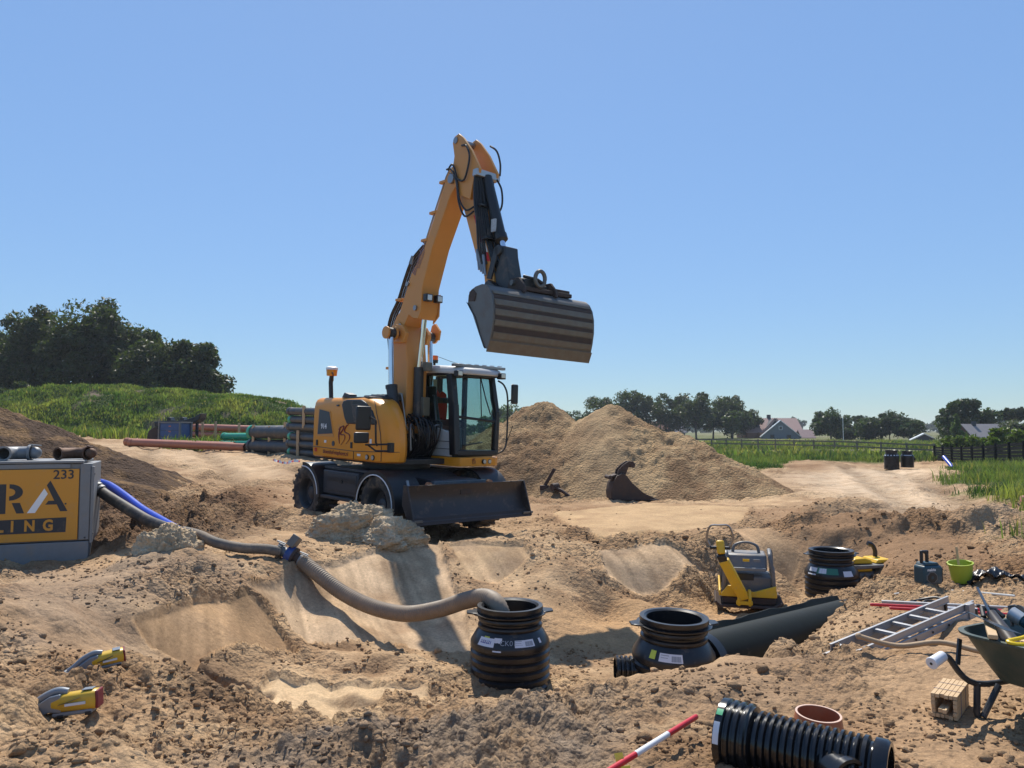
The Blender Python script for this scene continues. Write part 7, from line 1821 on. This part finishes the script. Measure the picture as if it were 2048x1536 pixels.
# ---- bundle of stakes: every stake a part
bd = empty('stake_bundle', (2.53, 4.55, gz(2.55, 4.6) + .0), (0, 0, math.atan2(.40, .34) - pi / 2 + .0), 'square bundle of short pine stakes tied with wire in front of the wheelbarrow', 'stake bundle', None, (.84, .84, .84))
# local: y along the stakes, x across
base_stake = None
for i in range(6):
    for j in range(6):
        if 0 < i < 5 and 0 < j < 5 and not (i in (2, 3) and j == 2): continue
        o = MB().box(-.0125, .0125, 0, .42, -.0125, .0125).build('stake', M_WOOD, bd, .0015) if base_stake is None else base_stake.copy()
        if base_stake is None: base_stake = o
        else: COL.objects.link(o); o.parent = bd
        o.location = (-.068 + .0272 * i, random.uniform(-.012, .012) - (.06 if 0 < i < 5 and 0 < j < 5 else 0), .014 + .0272 * j)
        o.rotation_euler = (0, random.uniform(-.03, .03), 0)
for y_ in (.12, .28):
    MB().tube([(-.084, y_, -.002), (.084, y_, -.002), (.084, y_, .166), (-.084, y_, .166)], .002, 5, closed=True).build('tie_wire', M_BLUEP, bd)

# ---- corrugated T-piece in the foreground
ta = Vector((1.09, 4.03, .14)); tb2 = Vector((1.74, 3.59, .12))
td = (tb2 - ta); TL = td.length
tp = empty('corrugated_pipe', ta, (0, 0, 0), 'glossy black corrugated T-piece pipe lying in the foreground', 'pipe fitting')
MT = frame((0, 0, 0), Vector((td.y, -td.x, 0)), Vector((0, 0, 1))); 
zax = td.normalized(); xax = zax.cross(up_).normalized(); yax = zax.cross(xax) * -1
MT = Matrix(((xax.x, -yax.x, zax.x, 0), (xax.y, -yax.y, zax.y, 0), (xax.z, -yax.z, zax.z, 0), (0, 0, 0, 1)))
pr = [(.135, .10), (.150, .0), (.170, .0), (.172, .035), (.166, .04)]
for i in range(3): z0 = .045 + i * .038; pr += [(.158, z0), (.158, z0 + .008), (.170, z0 + .014), (.170, z0 + .028), (.158, z0 + .036)]
pr += [(.158, .165), (.128, .178)]
q = MB(); q.lathe(pr, 48, MT); q.build('socket', M_PEG, tp, 0, 35)
pr = [(.128, .178)]
nrib = 14
for i in range(nrib):
    z0 = .180 + i * .0345; pr += [(.126, z0), (.126, z0 + .007), (.146, z0 + .013), (.146, z0 + .025), (.126, z0 + .032)]
zz_ = .180 + nrib * .0345
pr += [(.13, zz_), (.148, zz_ + .012), (.148, zz_ + .03), (.125, zz_ + .04), (.125, zz_ + .05), (.148, zz_ + .06), (.148, TL - .015), (.138, TL), (.118, TL), (.118, .0)]
q = MB(); q.lathe(pr, 48, MT); q.build('corrugated_body', M_PEG, tp, 0, 35)
bc_ = zax * (.46); bdv = (Vector((.22, -.90, -.02))).normalized()
q = MB(); Mb = frame(bc_, bdv.cross(up_), bdv.cross(bdv.cross(up_)));
zb = bdv; xb = zb.cross(up_).normalized(); yb = xb.cross(zb)
Mb = Matrix(((xb.x, yb.x, -zb.x, bc_.x), (xb.y, yb.y, -zb.y, bc_.y), (xb.z, yb.z, -zb.z, bc_.z), (0, 0, 0, 1))) @ Matrix.Rotation(pi, 4, 'X')
q.lathe([(.082, .08), (.082, .21), (.092, .215), (.092, .255), (.078, .258), (.072, .25), (.072, .10)], 36, Mb); q.build('branch_stub', M_PEG, tp, 0, 35)
MB().cyl(Mb @ Vector((0, 0, .14)), Mb @ Vector((0, 0, .141)), .073, n=28).build('branch_inside', M_DARK, tp)
q = MB(); aa = math.atan2(0, 1)
def on_socket(ang0, ang1, z0, z1, m, nm):
    s_ = MB(); vs = []; fs = []
    for i in range(7):
        an = ang0 + (ang1 - ang0) * i / 6
        for z_ in (z0, z1): vs.append(MT @ Vector((.1745 * cos(an), .1745 * sin(an), z_)))
    for i in range(6): fs.append((2 * i, 2 * i + 1, 2 * i + 3, 2 * i + 2))
    s_.add(vs, fs); return s_.build(nm, m, tp, recalc=False)
# angle that faces the camera
best = max(np.linspace(0, 2 * pi, 73), key=lambda an: (MT @ Vector((cos(an), sin(an), 0))).dot((Vector((0, 0, 1.7)) - ta).normalized()))
on_socket(best - .28, best + .34, .004, .034, M_PAPER, 'sticker'); on_socket(best + .48, best + .68, .004, .036, mat('green_dot', (.10, .42, .2), .4), 'round_sticker') if (MT @ Vector((cos(best + .5), sin(best + .5), 0))).z > (MT @ Vector((cos(best - .5), sin(best - .5), 0))).z else on_socket(best - .68, best - .48, .004, .036, mat('green_dot', (.10, .42, .2), .4), 'round_sticker')

# ---- terracotta coupling
tcx, tcy = 1.71, 4.36
tcl = empty('terracotta_coupling', (tcx, tcy, gz(tcx, tcy) - .005), (radians(3), radians(2), 0), 'short terracotta pipe coupling standing open on the sand behind the black pipe', 'pipe fitting')
MB().lathe([(.118, .0), (.138, .0), (.141, .04), (.137, .075), (.128, .11), (.122, .15), (.112, .15), (.116, .11), (.126, .07), (.128, .03), (.118, .0)], 48).build('sleeve', M_TERRA, tcl, 0, 40)
MB().lathe([(.112, .150), (.122, .150), (.1225, .1535), (.1115, .1535)], 48, None, True).build('pale_rim', mat('pale_rim', (.62, .42, .32), .5), tcl)

# ---- pipe lasers
def pipe_laser(loc, rz, rx, label, sc=1.0, ry=0.0):
    r = empty('pipe_laser', loc, (rx, ry, rz), label, 'laser', 'yellow pipe lasers', (sc,) * 3)
    q = MB(); n_ = 20
    prof = [(-.03, .040), (-.02, .047), (.05, .052), (.17, .055), (.215, .055), (.222, .050)]
    vs = []
    for (x_, rr) in prof:
        for i in range(n_):
            a = 2 * pi * i / n_; sq = 1 / max(abs(cos(a)), abs(sin(a))) ** .55
            vs.append((x_, rr * sq * cos(a), .06 + rr * sq * sin(a)))
    fs = [(j * n_ + i, j * n_ + (i + 1) % n_, (j + 1) * n_ + (i + 1) % n_, (j + 1) * n_ + i) for j in range(len(prof) - 1) for i in range(n_)] + [tuple(range(n_))[::-1], tuple(range((len(prof) - 1) * n_, len(prof) * n_))]
    q.add(vs, fs); q.build('yellow_body', M_LASER, r, 0, 45)
    q = MB(); q.box(.218, .235, -.052, .052, .008, .112); q.build('rear_cap', M_MAROON, r, .01)
    q = MB(); q.prism([(-.03, .02), (.03, .01), (.03, .115), (-.03, .108), (-.10, .07), (-.16, .025), (-.20, .012), (-.20, -.0), (-.12, -.0)], -.046, .046, 'y'); q.build('grey_nose', M_LGREY, r, .014, seg=3)
    q = MB(); q.tube(spline([(.06, 0, .115), (.0, 0, .128), (-.08, 0, .10), (-.15, 0, .05), (-.20, 0, .022)], 6), .022, 10); q.build('carry_handle', M_LGREY, r)
    q = MB(); q.tube([(-.20 + .028 * cos(a), .03 * sin(a), .016) for a in np.linspace(0, 2 * pi, 16, endpoint=False)], .012, 8, closed=True); q.build('nose_ring', M_LGREY, r)
    q = MB(); q.box(-.02, .20, -.045, .045, -.012, .012); q.build('base_shoe', M_LGREY, r, .008)
    for x_ in (.01, .16): MB().box(x_, x_ + .035, -.05, .05, -.02, .0).build('foot', M_BLACK, r, .004)
    MB().prism([(.02, .058), (.10, .075), (.14, .088), (.06, .066)], -.0665, -.05, 'y').build('swoosh_decal', M_LETTER, r, smooth=False)
    MB().box(.06, .17, -.0662, -.05, .048, .062).build('white_label', M_PAPER, r, smooth=False)
    MB().box(.14, .20, -.03, .03, .118, .1225).build('key_panel', M_LGREY, r, .002)
    return r
lx, ly = -2.72, 4.66
pipe_laser((lx, ly, gz(lx, ly) + .02), radians(10), radians(-4), 'nearer yellow pipe laser lying on the left sand slope', 1.02, radians(-5))
lx, ly = -2.86, 5.32
pipe_laser((lx, ly, gz(lx, ly) + .02), radians(28), radians(8), 'farther yellow pipe laser with its grey nose in the sand', .80, radians(-7))

# ---- rusty digging bucket and coupling bars by the sand heap
DX, DY = px_x(1256, 19.0), 19.0
dz_ = gz(DX, DY)
db_ = empty('digging_bucket', (DX, DY, dz_ + .02), (0, 0, radians(8)), 'rusty narrow digging bucket standing in front of the sand heap', 'bucket')
PB = [(-.50, .02), (-.52, .20), (-.48, .42), (-.36, .60), (-.22, .66), (-.12, .60), (.02, .42), (.30, .18), (.64, .02), (.58, -.02)]
for s in (-1, 1): MB().prism(PB, s * .24 - .012, s * .24 + .012, 'y').build('side_plate', M_RUST, db_, .006)
q = MB(); sp2 = PB[:5]; q.prism(sp2 + [(x + .025, z + .0) for (x, z) in sp2[::-1]], -.24, .24, 'y'); q.build('back_plate', M_RUST, db_)
MB().prism([(-.50, .0), (.66, .0), (.60, .03), (-.48, .03)], -.25, .25, 'y').build('floor_plate', M_RUST, db_, .004)
MB().prism([(.42, .0), (.74, .0), (.60, .04)], -.26, .26, 'y').build('cutting_lip', M_BUCK, db_, .004)
for s in (-1, 1):
    HK = [(-.34, .55), (-.30, .74), (-.18, .86), (-.04, .95), (.08, .95), (.14, .86), (.10, .78), (.05, .79), (.05, .86), (-.01, .86), (-.06, .76), (-.12, .60)]
    MB().prism(HK, s * .12 - .025, s * .12 + .025, 'y').build('hook_ear', M_RUST, db_, .008)
MB().cyl((-.52, -.2, .56), (-.52, .2, .56), .05, n=12).build('cross_tube', M_RUST, db_); MB().beam((-.52, 0, .56), (-.34, 0, .62), .3, .04).build('tube_bracket', M_RUST, db_, .004)
cb = empty('coupling_bar', W(1108, 975, 20.2), (0, 0, 0), 'dark iron lifting bar with hooked end lying at the foot of the sand heap', 'iron bar')
MB().tube(spline([(0, 0, 0), (.18, -.15, -.06), (.36, -.28, -.18), (.50, -.34, -.27), (.58, -.34, -.26), (.58, -.34, -.18)], 5), .045, 8).build('hooked_bar', M_RUST, cb)
MB().cyl((-.06, -.05, .02), (.10, .05, .04), .10, n=12).build('bar_hub', M_RUST, cb)
cb2 = empty('iron_lever', W(1088, 968, 20.6), (0, 0, 0), 'dark iron lever leaning upright at the foot of the sand heap', 'iron bar')
MB().beam((-.02, 0, -.1), (.28, .0, .42), .09, .05, (0, 1, 0)).build('lever_arm', M_RUST, cb2, .01); MB().box(-.12, .12, -.08, .08, -.2, -.02).build('lever_foot', M_RUST, cb2, .02)

# ---- yard at the back left
BX, BY = px_x(352, 38), 38.0
bz_ = gz(BX, BY)
cr = empty('blue_site_box', (BX, BY, bz_ - .05), (0, 0, radians(-12)), 'blue steel site box with grey posts standing in the yard before the mound', 'box')
MB().box(-.54, .54, -.45, .45, .02, 1.02).build('box_body', M_CRATE, cr, .015)
for x_ in (-.60, .56): MB().box(x_ - .02, x_ + .06, -.50, -.40, .0, 1.08).build('corner_post', M_WGREY, cr, .008)
for x_ in (-.60, .56): MB().box(x_ - .02, x_ + .06, .40, .50, .0, 1.08).build('corner_post', M_WGREY, cr, .008)
MB().box(-.60, .60, -.48, .48, 1.02, 1.08).build('box_lid', M_WGREY, cr, .01)
for z_ in (.34, .66): MB().box(-.54, .54, -.458, -.445, z_, z_ + .015).build('drawer_gap', M_LETTER, cr, smooth=False)
for z_ in (.58, .84): MB().box(-.05, .07, -.46, -.445, z_, z_ + .06).build('warning_sticker', mat('orange_sticker', (.45, .14, .08), .5), cr, smooth=False)
MB().box(.565, .60, -.47, -.40, .35, .85).build('lettered_strip', M_WHP, cr, smooth=False)
gp_ = empty('grapple_attachment', (px_x(362, 39.2), 39.2, gz(px_x(362, 39.2), 39.2)), (0, 0, radians(-6)), 'black excavator attachment with long curved shell lying behind the blue box', 'attachment')
q = MB(); q.prism([(-1.25, .98), (-.6, 1.02), (.3, 1.05), (.9, 1.22), (1.25, 1.42), (1.2, 1.12), (.9, .92), (.2, .80), (-.6, .74), (-1.2, .72)], -.35, .35, 'y'); q.build('long_shell', M_BLACK, gp_, .03)
for x_ in (-.55, .15): MB().prism([(x_ - .14, 1.0), (x_ + .16, 1.04), (x_ + .08, 1.22), (x_ - .04, 1.22)], -.2, .2, 'y').build('mount_lug', M_BLACK, gp_, .02)
MB().prism([(-1.55, .0), (-.85, .0), (-1.0, .22), (-1.0, .62), (-1.15, .72), (-1.5, .52), (-1.58, .2)], -.4, .4, 'y').build('bucket_shell', M_RUST, gp_, .02)
MB().beam((.9, 0, -.1), (.9, 0, .95), .12, .12).build('stand_post', M_BLACK, gp_, .01); MB().beam((-.3, 0, -.1), (-.3, 0, .8), .12, .12).build('stand_post', M_BLACK, gp_, .01)

def pipe_run(name, a, b, r, m, label, group, socket=True, end=None):
    a = Vector(a); b = Vector(b); d = (b - a).normalized(); L_ = (b - a).length
    root = empty(name, a, (0, 0, 0), label, 'pipe', group)
    q = MB(); q.tube([d * 0, d * L_], r, 20, cap=False); q.tube([d * L_, d * 0], r * .93, 20, cap=False); q.build('pipe_wall', m, root, recalc=False)
    if socket:
        q = MB(); q.tube([d * -.02, d * .0, d * .16, d * .18], [r * 1.02, r * 1.14, r * 1.14, r * 1.02], 20, cap=False); q.tube([d * -.02, d * .1], [r * 1.02, r * .95], 20, cap=False); q.build('socket', m if end is None else end, root, recalc=False)
    return root
def yl(px, py, Y, dz=0):
    x = px_x(px, Y); return Vector((x, Y, gz(x, Y) + dz))
pipe_run('terracotta_pipe', yl(262, 0, 33.2, .16), yl(492, 0, 31.6, .16), .16, M_TERRA, 'nearer long terracotta pipe lying loose on the pale sand', 'loose terracotta pipes')
pipe_run('terracotta_pipe', yl(254, 0, 34.0, .16), yl(470, 0, 33.0, .16), .16, M_TERRA, 'farther long terracotta pipe lying loose on the pale sand', 'loose terracotta pipes')
pipe_run('green_pipe', yl(445, 0, 36.0, .15), yl(520, 0, 34.5, .15), .17, M_GREENP, 'lower bright green pipe beside the black pipe stack', 'green pipes')
pipe_run('green_pipe', yl(449, 0, 36.3, .50), yl(520, 0, 34.8, .50), .17, M_GREENP, 'upper bright green pipe beside the black pipe stack', 'green pipes')
for j in range(2):
    for i in range(2):
        pipe_run('stacked_terracotta_pipe', yl(376, 0, 42.5 + .36 * i, .22 + .40 * j), yl(508, 0, 40.2 + .36 * i, .22 + .40 * j), .18, M_TERRA, ['lower', 'upper'][j] + ' ' + ['front', 'back'][i] + ' terracotta pipe in the framed stack behind the blue box', 'framed terracotta pipes')
def frame_post(px, Y, h, label, w=.10, z0=-.1):
    p0 = yl(px, 0, Y, 0)
    o = MB().box(p0.x - w / 2, p0.x + w / 2, p0.y - .05, p0.y + .05, p0.z + z0, p0.z + h).build('timber_batten', M_WOOD, None, .006)
    return tag(o, label, 'batten', 'timber battens of the pipe stacks')
for px, lb in ((406, 'left timber batten of the terracotta pipe stack'), (432, 'middle timber batten of the terracotta pipe stack'), (479, 'right timber batten of the terracotta pipe stack')):
    frame_post(px, 40.6 - (px - 400) * .014 - .1, 1.0, lb)
for j in range(2):
    for i in range(2):
        pipe_run('black_pipe', yl(506, 0, 31.4 + .55 * i, .27 + .56 * j), yl(640, 0, 27.8 + .55 * i, .27 + .56 * j), .26, M_BLKPIPE, ['lower', 'upper'][j] + ' ' + ['front', 'back'][i] + ' black pipe of the low battened stack left of the excavator', 'black pipes of the low stack', True, M_GREENP if (i + j) % 2 else M_BLKPIPE)
for px, lb in ((508, 'left timber batten of the low black pipe stack'), (540, 'middle timber batten of the low black pipe stack'), (571, 'right timber batten of the low black pipe stack')):
    frame_post(px, 31.4 - (px - 506) / 134 * 3.6 - .32, 1.12, lb)
for j in range(6):
    pipe_run('black_pipe', yl(583 - (3 if j % 2 else 0), 0, 28.6, .16 + .285 * j + (.06 if j > 2 else 0)), yl(700, 0, 25.2, .16 + .285 * j + (.06 if j > 2 else 0)), .14, M_BLKPIPE, ['lowest', 'second lowest', 'third from the bottom', 'third from the top', 'second highest', 'topmost'][j] + ' black pipe of the tall stack just behind the excavator', 'black pipes of the tall stack', True, M_GREENP if j in (0, 2, 4) else M_BLKPIPE)
frame_post(597, 28.0 - .22, .92, 'lower timber batten of the tall black pipe stack'); frame_post(608, 27.7 - .22, 1.80, 'upper timber batten of the tall black pipe stack', .10, .98)
# barrier tape
q = MB(); pts = spline([yl(548, 0, 25.0, .02), yl(560, 0, 24.8, .05), yl(572, 0, 24.9, .02), yl(585, 0, 24.6, .06), yl(602, 0, 24.4, .02)], 4)
tpe = empty('barrier_tape', pts[0], (0, 0, 0), 'twisted strip of red and white barrier tape on the sand behind the rear wheel', 'tape')
for i in range(len(pts) - 1):
    a = pts[i] - pts[0]; b = pts[i + 1] - pts[0]; w0 = Vector((0, .03, .04 + .02 * sin(i * 2)))
    o = MB().add([a - w0, b - w0, b + w0, a + w0], [(0, 1, 2, 3)]).build('red_segment' if i % 3 == 0 else 'white_segment', M_REDP if i % 3 == 0 else M_WHP, tpe, smooth=False, recalc=False)
# far right scraps
o = MB().tube([yl(1884, 0, 38.0, .55), yl(1897, 0, 37.2, .18), yl(1900, 0, 37.0, .05)], .09, 12).build('blue_water_pipe', M_BLUE); tag(o, 'short bright blue pipe end slanting out of the verge', 'pipe')
o = MB().tube([yl(2034, 0, 15.2, .16), yl(2095, 0, 15.0, .16)], .075, 14).build('pink_pipe', mat('pink_pvc', (.48, .20, .16), .5)); tag(o, 'pinkish pipe end in the grass at the right edge', 'pipe')

# ---- loose clods and crumbs
rs = np.random.default_rng(99)
ico = [(0, 0, 1)] + [(.894 * cos(2 * pi * i / 5), .894 * sin(2 * pi * i / 5), .447) for i in range(5)] + [(.894 * cos(2 * pi * (i + .5) / 5), .894 * sin(2 * pi * (i + .5) / 5), -.447) for i in range(5)] + [(0, 0, -1)]
ICV = np.array(ico)
ICF = np.array([(0, 1 + i, 1 + (i + 1) % 5) for i in range(5)] + [(1 + i, 6 + i, 1 + (i + 1) % 5) for i in range(5)] + [(1 + (i + 1) % 5, 6 + i, 6 + (i + 1) % 5) for i in range(5)] + [(6 + i, 11, 6 + (i + 1) % 5) for i in range(5)])
NC = 34000
yy = 3.3 * np.exp(rs.random(NC) * math.log(17 / 3.3)); xx = (rs.random(NC) * 1.5 - .75) * yy
mk = masks(xx, yy)
smo = np.maximum.reduce([mk[k] for k in ('S1', 'S2', 'S3', 'S4', 'S5', 'S6', 'S9')])
clump = fbm(xx, yy, .9, 3, 801) + .5 * fbm(xx, yy, .3, 2, 802)
keep = (rs.random(NC) > smo * .985) & (clump > .10 + .45 * mk['S8'] + .25 * mk['S7'] + .3 * rs.random(NC) - .25)
xx, yy = xx[keep], yy[keep]; mk = {k: v[keep] for k, v in mk.items()}
n = len(xx)
sz = np.clip(np.exp(rs.normal(-4.7, .55, n)), .004, .05) * (.75 + .035 * yy)
bz2 = base_h(xx, yy); zg = bz2 + detail(xx, yy, mk, .0028 * (yy + 1))
cc = np.c_[ground_cols(xx, yy, mk, bz2) * (.72 + .5 * rs.random(n))[:, None], np.full(n, .35)]
Q = ICV[None] * (sz[:, None, None] * (1 + .38 * rs.normal(size=(n, 12, 1)).clip(-1.3, 1.3)))
an = rs.random(n) * 2 * pi; ca, sa = np.cos(an), np.sin(an)
st = np.stack([.8 + .7 * rs.random(n), .7 + .6 * rs.random(n), .6 + .4 * rs.random(n)], -1)
Q = Q * st[:, None]
Q = np.stack([Q[..., 0] * ca[:, None] - Q[..., 1] * sa[:, None], Q[..., 0] * sa[:, None] + Q[..., 1] * ca[:, None], Q[..., 2]], -1)
Q += np.stack([xx, yy, zg + sz * .12], -1)[:, None]
V = Q.reshape(-1, 3); F = (ICF[None] + (np.arange(n) * 12)[:, None, None]).reshape(-1, 3)
o = np_mesh('soil_clods', V, F, M_GROUND, True, np.repeat(cc, 12, axis=0))
tag(o, 'loose clods and crumbs of dug sand strewn over the site', 'clods', None, 'stuff')

# ================================================================ AIR
hz_ = MB().box(-4200, 4200, -15, 1400, -2.3, 17.5).build('haze', None, None, smooth=False)
m_ = bpy.data.materials.new('summer_haze'); nt, N, L = nodes(m_)
N.remove(N['Principled BSDF'])
pv = N.new('ShaderNodeVolumePrincipled'); pv.inputs['Color'].default_value = (.80, .88, 1.0, 1); pv.inputs['Density'].default_value = .0003; pv.inputs['Anisotropy'].default_value = .3
L.new(pv.outputs['Volume'], N['Material Output'].inputs['Volume'])
hz_.data.materials.clear(); hz_.data.materials.append(m_)
tag(hz_, 'thin summer haze in the air over the whole site', 'haze', None, 'stuff')
